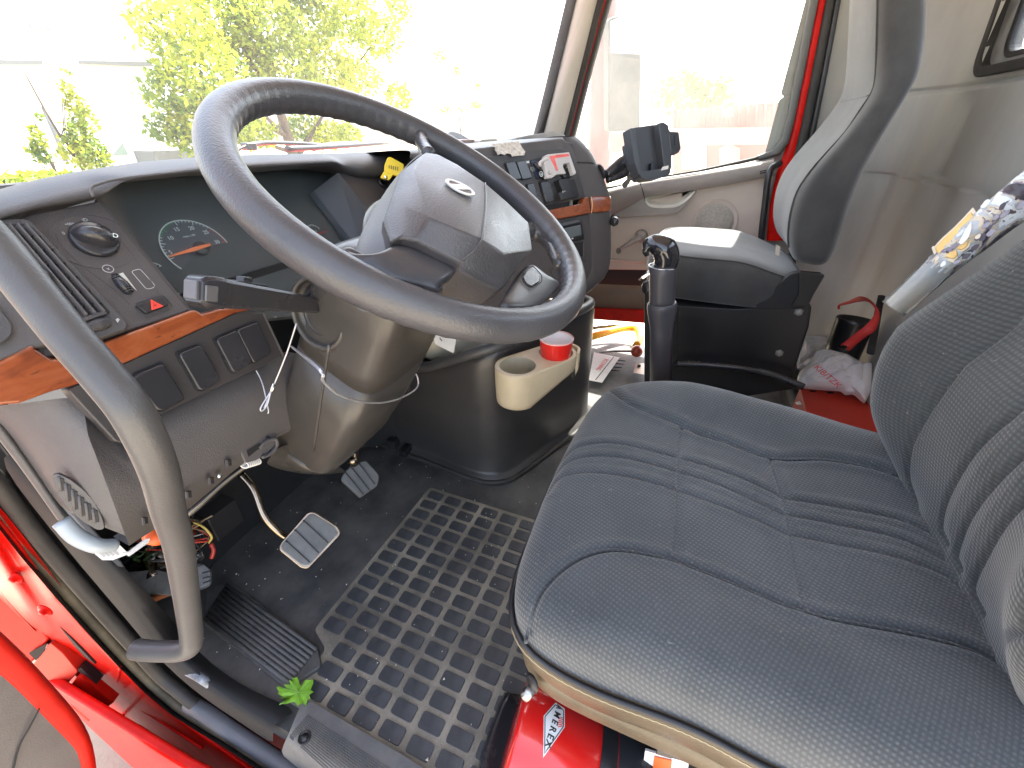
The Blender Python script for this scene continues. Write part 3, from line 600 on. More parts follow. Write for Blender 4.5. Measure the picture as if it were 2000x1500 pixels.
# raised pear shaped border
strip_flat('panel_crease', catmull(on(PU, [(108, 455), (118, 432), (140, 422), (168, 424), (200, 440), (232, 466), (258, 496), (285, 535), (318, 582), (338, 596)]), 6), .0008, PU.n, M['dash_top'], db, thick=.0004)
strip_flat('panel_crease', catmull(on(PU, [(108, 455), (116, 474), (140, 500), (180, 534), (216, 560), (250, 590), (284, 618)]), 6), .0008, PU.n, M['dash_top'], db, thick=.0004)
# dimmer wheel
cD = [PU(a, b, 0) for a, b in [(218, 541), (229, 538), (258, 566), (259, 572), (247, 575), (239, 572)]]
pslab('dimmer_slot', PU, [(216, 540), (228, 537), (240, 545), (260, 568), (258, 574), (246, 575), (238, 570)], .0012, M['blackmat'], db, off=.001, rnd=.002)
dm = tube('dimmer_wheel', [PU(224, 541, -.004), PU(239, 556, .002), PU(252, 571, -.004)], [.0055, .0062, .0055], M['gloss'], db, seg=14)
for k in range(8): q = PU(*lerp2((226, 543), (251, 570), k / 7), .0); tube('wheel_ridge', arc_pts(q, PU.n, PU.u, .0072 - abs(k - 3.5) * .0006, -70, 70, 5), .0005, M['dash_top'], dm, seg=5, res=1)
pslab('dimmer_wedge', PU, [(232, 535), (240, 532), (267, 567)], .001, mat('dimmer_print', (.55, .54, .48), .5), db, off=.0012)
strip_flat('dimmer_symbol', [PU(211, 525, .0) + PU.u * .0052 * math.cos(a * .4) + PU.v * .0048 * math.sin(a * .4) for a in range(16)], .0008, PU.n, M['printg'], db, thick=.0005, closed=True)
text('symbol', 'x', PU(211, 525, .0005), PU.u, PU.v, .004, M['printg'], db)
strip_flat('blank_outline', round2(on(PU, [(256, 530), (273, 525), (303, 558), (298, 563), (286, 565)]), .003), .0007, PU.n, M['printg'], db, thick=.0004, closed=True)
# hazard switch
hz = pslab('hazard_switch', PU, [(265, 594), (318, 578), (331, 594), (285, 611)], .008, M['gloss'], off=.006, rnd=.003, bevel=.0015)
strip_flat('switch_frame', round2(on(PU, [(262, 593), (318, 576), (340, 600), (284, 622)]), .004), .0014, PU.n, M['dash_top'], db, thick=.001, closed=True)
tri = [PU(294, 585, .0065), PU(319, 598, .0065), PU(296, 606, .0065)]; ct = (tri[0] + tri[1] + tri[2]) / 3
ring_slab('hazard_triangle', tri, [ct + (p - ct) * .52 for p in tri], PU.n, .0008, M['printr'], hz, lift=.0006)
ring_slab('hazard_triangle', [ct + (p - ct) * .42 for p in tri], [ct + (p - ct) * .2 for p in tri], PU.n, .0008, M['printr'], hz, lift=.0006)

# --- instrument cluster
GO = -.05
gp_ = pslab('gauge_panel', PU, [(190, 380), (250, 340), (650, 320), (760, 440), (760, 600), (330, 640)], .012, M['gauge'], off=GO - .002)
uu, vv, nn_ = PU.u, PU.v, PU.n
a_, b_ = PU(200, 390, 0), PU(375.6, 605.8, 0)
for nm, q0, q1 in (('cluster_wall', (198, 390.5), (375.6, 605.8)), ('cluster_wall', (662, 340), (722, 424))):
    s, e = PU(*q0), PU(*q1); s = s + (s - e) * .02; e = e + (e - s) * .0
    slab(nm, [s, e, e + nn_ * GO, s + nn_ * GO], uu if q0[0] < 400 else -uu, .004, M['dash_low'] if q0[0] > 400 else M['panel'], db)
# right sloping wall with two ridges
for k in range(2): a, b = PU(622 + k * 12, 372, GO), PU(668 + k * 12, 470, GO); tube('wall_ridge', [a, b], .003, M['dash_low'], db, seg=6, smooth_path=False)
q = [PU(660, 338, 0), PU(760, 460, 0), PU(720, 530, GO + .001), PU(604, 380, GO + .001)]
raw('cluster_bevel', q, [(0, 1, 2, 3)], mat('bevel_blue_grey', (.05, .056, .066), .45, bump=.3), db, smooth=False, solid=.003)
tc_ = PU.at(.0963, .0962, GO + .001); R0 = .0477
strip_flat('dial_ring', arc_pts(tc_, uu, vv, R0, 0, 208, 40), .0016, nn_, M['print'], gp_, thick=.0005)
# grey sector inside the dial
slab('dial_sector', [tc_] + arc_pts(tc_, uu, vv, R0 - .001, 0, 208, 40), nn_, .0006, mat('dial_grey', (.10, .11, .125), .4), gp_)
for k in range(31):
    a = 208 - (k + .5) * 208 / 31.5; big = k % 5 == 0; a = 180 - (k - 1) * 6.1
    if a < 0: break
    l = .0065 if big else .0035; m_ = mat('g_tick', (.03, .4, .12), .5) if (8 <= k <= 14 and 'g_tick' not in bpy.data.materials) else (bpy.data.materials['g_tick'] if 8 <= k <= 14 else (M['printr'] if k > 24 else M['print']))
    d = uu * math.cos(math.radians(a)) + vv * math.sin(math.radians(a)); strip_flat('tick_mark', [tc_ + d * (R0 - l), tc_ + d * (R0 - .0005)], .0009, nn_, m_, gp_, thick=.0006)
for s, px, py in (('5', 333, 493), ('10', 333, 465.5), ('15', 345, 448.5), ('20', 374, 446), ('25', 402, 454), ('30', 424, 473)):
    text('gauge_number', s, PU(px, py, GO + .0018), uu, vv, .0058, M['print'], gp_, bold=.01)
text('gauge_caption', 'r/min x 100', PU(369, 461, GO + .0018), uu, vv, .0028, M['print'], gp_)
lathe('needle_hub', [(.0, .006), (.0095, .005), (.0105, 0)], PU(391, 486, GO), nn_, M['gauge'], gp_, seg=24)
a, b = PU(330, 501, GO + .0075), PU(411, 477, GO + .0075); dd = (b - a).normalized(); ss = nn_.cross(dd)
slab('needle', [a - ss * .0008, a + (b - a) * .62 - ss * .0028, b - ss * .0016, b + ss * .0016, a + (b - a) * .62 + ss * .0028, a + ss * .0008], nn_, .001, mat('needle_orange', (.95, .26, .10), .5), gp_)
def small_gauge(px, py, r, s=''):
    c = PU(px, py, GO + .001); strip_flat('small_dial', arc_pts(c, uu, vv, r, 20, 165, 18), .0012, nn_, M['print'], gp_, thick=.0006)
    for a in range(25, 165, 22):
        d = uu * math.cos(math.radians(a)) + vv * math.sin(math.radians(a)); strip_flat('tick_mark', [c + d * (r - .003), c + d * r], .0007, nn_, M['print'], gp_, thick=.0006)
small_gauge(302, 530, .013); small_gauge(344, 588, .013); small_gauge(616, 455, .017)
a, b = PU(604, 462, GO + .004), PU(638, 452, GO + .004); tube('needle', [a, b], .0012, M['redpl'], gp_, seg=6, smooth_path=False)
text('gauge_number', '0 2 6', PU(614, 452, GO + .0018), uu, vv, .004, M['print'], gp_)
for s_ in (0, 1): strip_flat('warning_lamp', [PU(312, 542, GO + .0015), PU(318, 545, GO + .0015)], .001, nn_, M['orange'], gp_)
pslab('gauge_lens', PU, [(190, 380), (250, 340), (650, 320), (760, 440), (760, 600), (330, 640)], .001, M['lens'], off=GO + .011)

# --- hood roll along the top: profile swept along x
def hoodrow(pxb, pyb, pxc, pyc, lip):
    """b = lower edge of the roll on the face plane, c = crest pixel"""
    b = PU(pxb, pyb, .0); c = Y(pxc, pyc, .74 - .0)
    c = Y(pxc, pyc, b.y + .035 + .0); bx = b.x; c.x = bx
    f = Vector((bx, b.y - .022, b.z + (c.z - b.z) * .42))
    return [b + Vector((0, .05, -.0)), b, Vector((bx, b.y - .016, b.z + .006)), f, Vector((bx, b.y + .0, b.z + (c.z - b.z) * .88)), c, Vector((bx, c.y + .05, c.z - .001)), Vector((bx, c.y + .25, c.z - .045)), Vector((bx, c.y + .42, c.z - .10))]
def crest_for(px):
    T = [(-120, 400), (0, 374), (80, 352), (180, 332), (300, 314), (380, 308), (480, 301), (600, 299), (700, 297), (818, 291), (905, 289)]
    for (a, b), (c, d) in zip(T, T[1:]):
        if a <= px <= c: return b + (d - b) * (px - a) / (c - a)
    return T[-1][1]
def edge_for(px):
    T = [(-120, 470), (0, 434), (60, 414), (150, 398), (200, 389), (222, 378), (270, 370), (405, 354), (540, 345), (640, 336), (665, 336), (700, 350), (780, 345), (905, 325)]
    for (a, b), (c, d) in zip(T, T[1:]):
        if a <= px <= c: return b + (d - b) * (px - a) / (c - a)
    return T[-1][1]
rows = []
for px in list(range(-110, 901, 22)):
    b = PU(px, edge_for(px), 0)
    # crest pixel whose world x equals b.x at the crest depth: search
    yb = b.y + .035; best = min(range(-260, 1100, 4), key=lambda q: abs(Y(q, crest_for(max(-120, min(905, q))), yb).x - b.x))
    cz = Y(best, crest_for(max(-120, min(905, best))), yb).z
    if 205 < px < 655:  # overhang above the gauges
        b = b + PU.n * .022
    f = Vector((b.x, b.y - .020, b.z + (cz - b.z) * .35)); c = Vector((b.x, yb, cz))
    yw = wsy(min(2.05, max(.16, b.x)), .9) - .02
    under = Vector((b.x, b.y + (.11 if 205 < px < 655 else .03), b.z - (.012 if 205 < px < 655 else 0)))
    rows.append([under, b, Vector((b.x, b.y - .012, b.z + .004)), f, Vector((b.x, b.y + .004, b.z + (cz - b.z) * .85)), c, Vector((b.x, min(yw, c.y + .05), c.z - .002)), Vector((b.x, max(c.y + .06, min(yw, c.y + .2)), c.z - .03)), Vector((b.x, max(c.y + .08, yw), c.z - .06))])
for r in rows:
    pass
grid('dash_top', rows, M['dash_top'], db, subs=1)
tube('hood_crease', [PU(*p, .036) for p in [(182, 384), (178, 368), (190, 360), (230, 350), (300, 341), (384, 333), (480, 327)]], .0016, M['dash_low'], db, seg=8)
pslab('cluster_roof', PU, [(195, 390), (660, 338), (600, 300), (240, 340)], .01, M['blackmat'], off=GO - .004)

# --- right of the gauges: ignition zone panel
pslab('ignition_panel', PU, [(662, 338), (700, 330), (960, 300), (1000, 420), (900, 620), (728, 424)], .03, M['dash'], bevel=.003)
# --- wood strip, left and right
wt = [(-70, 742), (66, 671), (73, 682), (104, 702), (118, 700), (372, 607), (384, 604), (396, 613), (404, 611), (430, 603), (466, 599), (520, 585)]
wb = [(505, 603), (462, 611), (240, 712), (150, 752), (105, 764), (40, 788), (-10, 792), (-70, 800)]
slab('wood_strip', on(PLo, wt + wb, .010), PLo.n, .02, M['wood'], db, bevel=.004)
# wood continues round the dash end towards the camera
# --- lower switch panel
pslab('lower_panel', PLo, [(132, 762), (150, 752), (240, 711), (462, 610), (514, 611), (553, 696), (300, 817), (243, 866), (225, 862)], .02, M['panel'], off=.006, bevel=.002)
strip_flat('panel_edge', on(PLo, [(514, 612), (554, 697)], .007), .003, PLo.n, M['dash_low'], db, thick=.001)
for q in ([(252, 741), (262, 731), (315, 709), (358, 778), (312, 803), (300, 800)], [(343, 691), (383, 675), (393, 680), (428, 742), (392, 763), (383, 760)],
          [(416, 663), (455, 646), (462, 650), (489, 708), (456, 728), (449, 725)], [(457, 645), (496, 630), (502, 634), (527, 689), (493, 709), (487, 704)]):
    a = on(PLo, q, .007); cc = sum(a, Vector()) / len(a)
    slab('switch_recess', [cc + (p - cc) * 1.07 for p in a], PLo.n, .002, M['blackmat'], db, rnd=.005, lift=.0006)
    slab('blank_switch', a, PLo.n, .012, M['gloss'], db, rnd=.006, lift=.007, bevel=.003)
slab('switch_gap', on(PLo, [(249, 738), (259, 735), (310, 808), (300, 806)], .009), PLo.n, .003, M['blackmat'], db)

# --- lower (knee) panel, rounded end and side
def PY(px, py, y): return Y(px, py, y)
r0 = [PY(160, 778, .612), PY(240, 868, .606), PY(300, 818, .60), PY(420, 762, .597), PY(553, 698, .595), PY(577, 690, .60)]
r1 = [PY(172, 850, .585), PY(250, 905, .590), PY(320, 880, .59), PY(440, 825, .59), PY(560, 765, .592), PY(584, 760, .60)]
r2 = [PY(210, 950, .590), PY(285, 965, .590), PY(345, 940, .592), PY(450, 890, .592), PY(560, 835, .595), PY(584, 812, .60)]
r3 = [PY(252, 1066, .60), PY(300, 1035, .60), PY(372, 992, .60), PY(450, 925, .60), PY(540, 855, .60), PY(580, 835, .605)]
r4 = [p + Vector((0, .03, .004)) for p in r3]
kp = grid('knee_panel', [[p + Vector((0, .02, .0)) for p in r0], r0, r1, r2, r3, r4], M['dash_low'], db)
# side cover: meets the knee panel at the ridge and turns to the door
def PYs(*t): return [PY(*q) for q in t]
s0 = PYs((-60, 790, .70), (-20, 793, .68), (30, 790, .65), (85, 782, .62), (132, 776, .612), (160, 778, .612))
s1 = PYs((-5, 815, .70), (25, 835, .68), (65, 850, .65), (115, 850, .615), (150, 842, .595), (172, 850, .585))
s2 = PYs((60, 905, .70), (85, 925, .68), (115, 940, .65), (150, 945, .617), (185, 940, .597), (210, 950, .590))
s3 = PYs((128, 1008, .70), (145, 1018, .68), (165, 1027, .655), (195, 1042, .625), (228, 1055, .606), (252, 1066, .60))
s4 = [p + Vector((.015, .03, 0)) for p in s3]
grid('side_cover', [s0, s1, s2, s3, s4], M['dash_low'], db, subs=2)
grid('cover_flange', [PYs((-60, 748, .700), (-5, 814, .698), (62, 908, .698), (129, 1009, .698)), PYs((-60, 756, .694), (-5, 822, .692), (60, 914, .692), (126, 1012, .694)), PYs((-60, 796, .698), (0, 860, .698), (64, 947, .698), (113, 1018, .70)), PYs((-60, 796, .72), (0, 860, .72), (64, 947, .72), (113, 1018, .72))], M['dash_low'], db, subs=1)
grid('wood_return', [[PY(-60, 738, .68), PY(0, 725, .64), PY(55, 700, .612), PY(66, 672, .609)], [PY(-60, 770, .68), PY(0, 757, .636), PY(55, 745, .606), PY(90, 735, .603)], [PY(-60, 800, .69), PY(0, 789, .642), PY(40, 788, .622), PY(105, 764, .606)]], M['wood'], db, subs=1, solid=.004)
# slots in the side cover
so = [(101, 928), (112, 925), (135, 935), (165, 958), (188, 985), (202, 1018), (204, 1034), (190, 1036), (160, 1018), (130, 990), (110, 960)]
pv = Plane(PY(150, 975, .628), (PY(150, 975, .628) - EYE) * -1); 
Ps = Plane(PY(150, 975, .62), (-.62, -.76, .10))
slab('slot_field', on(Ps, so, .001), Ps.n, .004, M['dash_top'], db, rnd=.008, bevel=.0008)
for k in range(6):
    px, py = 117 + k * 13.2, 938 + k * 12.4
    l = [26, 34, 38, 38, 34, 26][k]; py -= 6
    slab('side_slot', on(Ps, [(px + 2, py + 2), (px + 7, py + 4), (px + 10, py + l), (px + 5, py + l)], .002), Ps.n, .003, M['blackmat'], db)
    tube('slot_rib', on(Ps, [(px - 2, py - 1), (px + 2, py + l + 1)], .001), .0017, M['dash_low'], db, seg=8, smooth_path=False)
# clip holes along the knee panel bottom
for px, py in ((284, 1018), (369, 967), (413, 940), (447, 905)):
    P = Plane(PY(px, py, .588), (0, -1, .05)); slab('clip_hole', on(P, [(px - 3, py - 7), (px + 5, py - 8), (px + 6, py + 4), (px - 2, py + 6)], .0015), P.n, .003, M['blackmat'], db); slab('clip_tab', on(P, [(px - 5, py - 6), (px - 2, py - 6), (px, py + 7), (px - 4, py + 8)], .003), P.n, .003, M['dash_low'], db)
lathe('screw', [(0, .003), (.0035, .0025), (.004, 0)], PY(428, 929, .590), (0, -1, 0), M['chrome'], db, seg=14)
# bracket and latch at the right lower corner
Pk = Plane(PY(510, 870, .592), (0, -1, .1))
slab('bracket', on(Pk, [(470, 882), (508, 858), (538, 846), (540, 868), (520, 888), (500, 900), (480, 905)]), Pk.n, .006, M['dash_low'], db, bevel=.002)
slab('bracket_slot', on(Pk, [(482, 880), (507, 864), (509, 874), (486, 892)], .001), Pk.n, .004, M['blackmat'], db)
tube('bracket_ring', on(Pk, [(508, 875), (520, 862), (538, 858), (540, 872), (525, 888), (512, 893)], .003), .003, M['dash_low'], db, seg=8)
lathe('screw', [(0, .003), (.003, .0025), (.0035, 0)], Pk(523, 856, .001), Pk.n, M['blackmat'], db, seg=12)
# below-column filler
grid('column_filler', [[PY(540, 872, .62), PY(575, 855, .63), PY(640, 900, .66), PY(700, 930, .72)], [PY(516, 900, .63), PY(560, 915, .64), PY(640, 924, .66), PY(690, 916, .72)], [PY(520, 906, .75), PY(570, 922, .75), PY(640, 928, .74), PY(690, 916, .80)]], M['column'], db, subs=2, solid=.004)
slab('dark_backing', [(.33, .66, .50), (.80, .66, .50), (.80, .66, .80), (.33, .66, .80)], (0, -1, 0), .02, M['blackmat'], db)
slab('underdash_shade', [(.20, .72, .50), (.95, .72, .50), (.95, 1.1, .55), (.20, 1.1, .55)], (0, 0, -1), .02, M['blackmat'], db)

# --- centre stack, turned towards the driver
thc = math.radians(17); hn = Vector((-.42, -.9075, 0)).normalized()
PC = Plane((1.33, .27, .75), hn * math.cos(thc) + Vector((0, 0, math.sin(thc))))
thd = math.radians(8)
PD = Plane(PC(1155, 416), hn * math.cos(thd) + Vector((0, 0, math.sin(thd))))
pslab('centre_face', PC, [(800, 330), (905, 292), (1098, 269), (1114, 282), (1127, 311), (1143, 386), (1000, 412), (800, 470)], .03, M['dash'], bevel=.004)
pslab('centre_switch_panel', PC, [(880, 315), (975, 302), (1090, 288), (1118, 300), (1142, 386), (1055, 403), (900, 440)], .004, M['panel'], off=.003, rnd=.012, bevel=.0015)
slab('wood_strip', on(PC, [(900, 440), (1057, 413), (1138, 397), (1142, 385), (1149, 384), (1155, 416), (1075, 431), (900, 462)], .008), PC.n, .02, M['wood'], db, bevel=.003)
pslab('centre_lower', PD, [(900, 462), (1075, 431), (1152, 417), (1158, 520), (1150, 545), (1110, 578), (980, 600), (900, 600)], .03, M['dash'], off=-.002, bevel=.004)
# wrap-round side of the stack
def side(px, py, k): return PC(px, py) + Vector((.02 * k, .0, 0))
E_ = Vector((.55, .83, 0))
L_ = [PC(1098, 268), PC(1116, 283), PC(1127, 311), PC(1136, 350), PC(1143, 385), PC(1155, 417), PD(1156, 470), PD(1158, 520), PD(1150, 548), PD(1110, 578)]
SR = [(1119, 266), (1148, 290), (1163, 323), (1180, 358), (1189, 385), (1188, 410), (1190, 450), (1190, 510), (1182, 540), (1135, 578)]
rows = []
for p, (a, b) in zip(L_, SR):
    f = X(a, b, p.x + .085); m1 = p.lerp(f, .5) + Vector((.012, -.018, 0))
    f2 = f + Vector((.03, .12, 0)); rows.append([p + Vector((0, .004, 0)), p + (m1 - p) * .2, m1, f + Vector((-.008, -.012, 0)), f, f2])
grid('centre_side', rows, M['dash'], db, subs=1)
rows = []
for p, q in ((PC(1150, 383, .004), (1188, 381)), (PC(1154, 400, .005), (1189, 396)), (PC(1156, 417, .004), (1187, 411))):
    f = X(q[0], q[1], p.x + .080); rows.append([p, p + (p.lerp(f, .5) + Vector((.010, -.022, 0)) - p) * .4, p.lerp(f, .5) + Vector((.010, -.024, 0)), f + Vector((-.008, -.014, 0)), f + Vector((.0, -.002, 0))])
grid('wood_wrap', rows, M['wood'], db, subs=1, solid=.003)
tube('side_seam', [PC(1127, 317, .002) , X(1150, 318, PC(1127, 317).x + .05) + Vector((0, -.01, 0)), X(1163, 322, PC(1127, 317).x + .086) + Vector((0, -.004, 0))], .0014, M['blackmat'], db, seg=6)
tube('wood_seam_glint', [PC(1155, 384, .009), PC(1157, 400, .010), PC(1155, 416, .009)], .0012, mat('wood_edge_glint', (.8, .45, .2), .4), db, seg=6)  # glint along the wood joint put in as light orange colour
# top roll of the centre part, running to the right pillar
rows = []
for px in range(800, 1131, 22):
    T = [(800, 293), (905, 290), (1000, 281), (1100, 268), (1131, 268)]
    e = [b + (d - b) * (px - a) / (c - a) for (a, b), (c, d) in zip(T, T[1:]) if a <= px <= c][0]
    f = PC(px, e + 14, .002); c = PC(px, e, -.018); 
    yw = wsy(min(2.05, c.x), .9)
    rows.append([PC(px, e + 20, -.006), f, f.lerp(c, .5) + PC.n * .006, c, c + Vector((.01, .05, .0)), c + Vector((.04, max(.1, (yw - c.y) * .6), -.02)), c + Vector((.06, max(.16, yw - c.y), -.05))])
grid('centre_top', rows, M['dash_top'], db, subs=1)
# passenger half of the dash, mostly hidden
raw('passenger_dash', [(1.38, .36, .97), (2.12, .52, .955), (2.12, .72, .955), (1.2, 1.0, .93), (1.38, .40, .55), (2.12, .55, .50), (2.12, 1.0, .45), (1.2, 1.05, .45)], [(0, 1, 2, 3), (0, 4, 5, 1), (4, 7, 6, 5), (1, 5, 6, 2)], M['dash_top'], db, bevel=.02, smooth=False)
# switches of the centre panel
def csw(q, m=M['gloss'], lift=.006, name='blank_switch', rnd=.004, parent=db):
    a = on(PC, q, .0045); cc = sum(a, Vector()) / len(a)
    slab('switch_recess', [cc + (p - cc) * 1.07 for p in a], PC.n, .002, M['blackmat'], db, rnd=rnd, lift=.0004)
    return slab(name, a, PC.n, .010, m, parent, rnd=rnd, lift=lift, bevel=.002)
csw([(985, 319), (1003, 316), (1016, 350), (997, 354)]); csw([(1006, 317), (1024, 314), (1037, 348), (1018, 352)])
csw([(945, 322), (958, 319), (966, 335), (955, 338)])
csw([(1027, 361), (1039, 358), (1052, 395), (1036, 398)]); csw([(1053, 357), (1070, 354), (1082, 393), (1064, 397)])
csw([(1104, 352), (1118, 349), (1129, 384), (1112, 388)])
rk = csw([(1083, 354), (1100, 351), (1111, 388), (1096, 391)], M['gloss'], .016, 'rocker_switch')
slab('switch_lip', on(PC, [(1091, 376), (1109, 373), (1112, 386), (1097, 390)], .024), PC.n, .008, M['gloss'], rk, rnd=.002, bevel=.001)
text('symbol', 'o-=', PC(1101, 374, .0335), PC.u, PC.v, .006, M['print'], rk)
vl = csw([(1036, 315), (1054, 311), (1066, 346), (1048, 349)], mat('valve_label_blue', (.02, .03, .07), .4), .002, 'valve_plate', .002)
for k, s in enumerate(['PUSH', 'TRAILER', 'SUPPLY', 'PULL']):
    text('lettering', s, PC(1036.5 + k * 2.6, 330 + k * .3, .0072), PC.v * -1, PC.u, .0022, M['print'], vl)
pslab('valve_end', PC, [(1028, 315), (1033, 314), (1034, 318), (1029, 319)], .0006, M['print'], off=.0048, parent=vl)
kb = csw([(1048, 334), (1064, 331), (1069, 345), (1052, 349)], M['gloss'], .012, 'valve_button', .003)
strip_flat('button_ring', [PC(1057, 340, .0170) + PC.u * .0058 * math.cos(a * .35) + PC.v * .0058 * math.sin(a * .35) for a in range(18)], .0012, PC.n, M['print'], kb, thick=.0005, closed=True)
text('symbol', '(p)', PC(1057, 340, .0172), PC.u, PC.v, .004, M['print'], kb)
tube('valve_lever', [PC(1045, 320, .008), PC(1052, 326, .016), PC(1056, 333, .014)], [.007, .006, .004], M['gloss'], vl, seg=10)
sw = csw([(1103, 325), (1110, 323), (1116, 346), (1100, 349), (1094, 340)], M['black'], .004, 'rocker_switch'); text('symbol', '-><', PC(1107, 327, .0095), PC.u, PC.v, .005, M['print'], sw)
# torn sticker remains on the top roll
tn = thing('torn_sticker', 'torn silvery sticker remains on top edge of the centre dash', 'sticker', PC(990, 290))
rg = random.Random(4); up_ = [(960 + i * 6.6, 281.5 - i * .7) for i in range(9)]; lo = [(1026, 296), (1024, 303), (1012, 304), (1000, 305.5), (998, 301), (990, 299), (986, 303), (978, 300), (972, 303), (970, 297), (966, 292), (968, 288), (962, 286)]
q = [PC(a, b, .004 if b > 290 else -.002) for a, b in up_ + [(1022, 286)] + lo]; PT = Plane(PC(990, 292, .006), PC.n + Vector((0, -.1, .45)))
slab('paper', [PT(a, b) for a, b in up_ + [(1020, 288)] + lo], PT.n, .0006, mat('foil_sticker', (.55, .52, .47), .4, var=.35, vscale=120, bump=.6, bscale=160), tn)
# grey lock block with red marks over the valve
lk = thing('valve_lock', 'light grey plastic valve lock with red marks clipped over centre dash switches', 'lock', PC(1090, 320))
lp = [(1066, 304), (1071, 301), (1112, 297), (1126, 338), (1121, 342), (1113, 317), (1106, 320), (1102, 319), (1100, 325), (1106, 339), (1088, 341), (1078, 348), (1070, 348), (1063, 318)]
slab('lock_body', on(PC, lp, .026), PC.n, .014, mat('lock_grey', (.52, .50, .49), .45, var=.06), lk, bevel=.002)
slab('lock_mark', on(PC, [(1073, 305), (1110, 300), (1112, 305), (1083, 309), (1090, 333), (1087, 334)], .0265), PC.n, .0008, mat('lock_red', (.85, .16, .14), .5), lk, lift=.0004)
text('lettering', 'R A I I L L', PC(1093, 303.5, .0275), PC.u, PC.v, .0045, mat('lock_ink', (.6, .05, .05), .5), lk)
text('lettering', 'L U K', PC(1084, 319, .0275), PC.v * -1 + PC.u * .35, PC.u + PC.v * .35, .0035, bpy.data.materials['lock_ink'], lk)
tube('lock_hook', on(PC, [(1068, 310), (1060, 314), (1054, 320), (1057, 325)], .024), [.005, .004, .004, .003], bpy.data.materials['lock_grey'], lk, seg=10)
lathe('lock_screw', [(0, .003), (.004, .002), (.0045, 0)], PC(1073, 338, .026), PC.n, M['metal'], lk, seg=14)
# radio and bin under the wood
rd = pslab('radio', PD, [(1070, 445), (1136, 431), (1142, 466), (1082, 478)], .02, M['black'], off=.006, bevel=.002)
pslab('radio_face', PD, [(1090, 449), (1134, 439), (1136, 459), (1098, 468)], .003, mat('radio_face_grey', (.12, .14, .15), .3), rd, off=.009, bevel=.001)
pslab('radio_slot', PD, [(1072, 442), (1128, 429), (1134, 433), (1076, 447)], .002, M['greyd'], rd, off=.008)
for k in range(6): box('radio_key', PD(1097 + k * 7, 469 - k * 1.1, .008), (PD.u, PD.v, PD.n), (.007, .004, .003), M['printg'] if k < 4 else M['gloss'], rd, .0008)
pslab('storage_bin', PD, [(1082, 480), (1142, 472), (1142, 500), (1094, 508)], .002, M['blackmat'], off=.002)
a = on(PD, [(1080, 478), (1143, 469), (1143, 504), (1092, 512)], .003); cc = sum(a, Vector()) / 4
ring_slab('bin_frame', a, [cc + (p - cc) * .86 for p in a], PD.n, .004, M['dash_top'], db, bevel=.001)
pslab('lower_drawer', PD, [(1075, 526), (1148, 512), (1148, 530), (1085, 545)], .006, M['dash_top'], off=.002, bevel=.002)
kl = X(1190, 432, PC(1155, 416).x + .07); lathe('side_knob', [(0, .018), (.013, .016), (.014, .004), (.010, 0)], kl + Vector((-.012, -.01, 0)), (.75, -.6, .1), M['gloss'], db, seg=20)
tube('side_slot_edge', [X(1176, 440, 1.385), X(1180, 448, 1.39), X(1180, 460, 1.39)], .003, M['greyd'], db, seg=6); tube('side_slot_edge', [X(1188, 452, 1.40), X(1189, 462, 1.40), X(1184, 470, 1.39)], .002, M['greypl'], db, seg=6)

# things lying on the dash top
def lump(name, label, cat, pts, y, depth, m):
    t = thing(name, label, cat, Y(*pts[0], y)); q = [Y(a, b, y) for a, b in pts]; slab('body', q, (0, -1, 0), depth, m, t, rnd=.006, bevel=.004); return t
lump('grey_case', 'glossy grey slanted case on the dash top behind the steering wheel rim', 'case', [(872, 262), (880, 256), (895, 259), (925, 276), (935, 288), (905, 290), (880, 276)], .80, .10, mat('case_grey', (.34, .36, .40), .2))
lump('brown_pad', 'low brown pad on the dash top beside the grey case', 'pad', [(896, 274), (925, 272), (936, 277), (936, 288), (900, 290)], .72, .06, mat('pad_brown', (.24, .16, .14), .6))
lump('beige_pad', 'small pale block on dash top between brown pad and grey tray', 'block', [(936, 275), (944, 272), (970, 271), (976, 281), (936, 286)], .70, .05, mat('block_pale', (.42, .38, .32), .6))
tr_ = thing('dash_tray', 'flat grey tray with a slot on the right dash top near the pillar', 'tray', Y(1060, 270, .66))
q = [Y(a, b, .60) for a, b in [(975, 281), (984, 275), (1005, 272), (1010, 268), (1036, 263), (1080, 257), (1100, 260), (1108, 268), (1040, 277)]]
slab('tray_body', q, (0, -1, .15), .10, M['dash_top'], tr_, bevel=.004)
slab('tray_bar', [Y(a, b, .595) for a, b in [(1003, 272), (1030, 265), (1043, 267), (1010, 275)]], (0, -1, .15), .01, M['dash_low'], tr_, bevel=.001)
# ================================================================== STEERING WHEEL
wt_, ws_ = .547, -.036
WC = Vector((.516, .332, .921)); wx = Vector((math.cos(ws_), math.sin(ws_), 0)); wy = Vector((-math.sin(ws_) * math.cos(wt_), math.cos(ws_) * math.cos(wt_), math.sin(wt_))); wn_ = wx.cross(wy)
sw = thing('steering_wheel', 'large dark grey steering wheel with worn glossy hub pad and oval emblem', 'steering wheel', WC)
RW, rt = .2275, .0188
def WP(a, b, h=0): return WC + wx * a + wy * b + wn_ * h
V = []; F = []; NM, NS = 220, 20
for i in range(NM):
    a = 2 * math.pi * i / NM; d = wx * math.cos(a) + wy * math.sin(a); deg = math.degrees(a) % 360
    for k in range(NS):
        b = 2 * math.pi * k / NS; r = rt
        inner = max(0, -math.cos(b)) ** 2; under = max(0, -math.sin(b)) ** 2     # finger grips on the inner/under side of the far arc
        g = 1 if (40 < deg < 140 or 200 < deg < 330) else 0
        r += (.0010 * math.sin(a * 70) - .0003) * max(inner, under * .7) * g
        V.append(WC + d * (RW + r * math.cos(b)) + wn_ * r * 1.08 * math.sin(b))
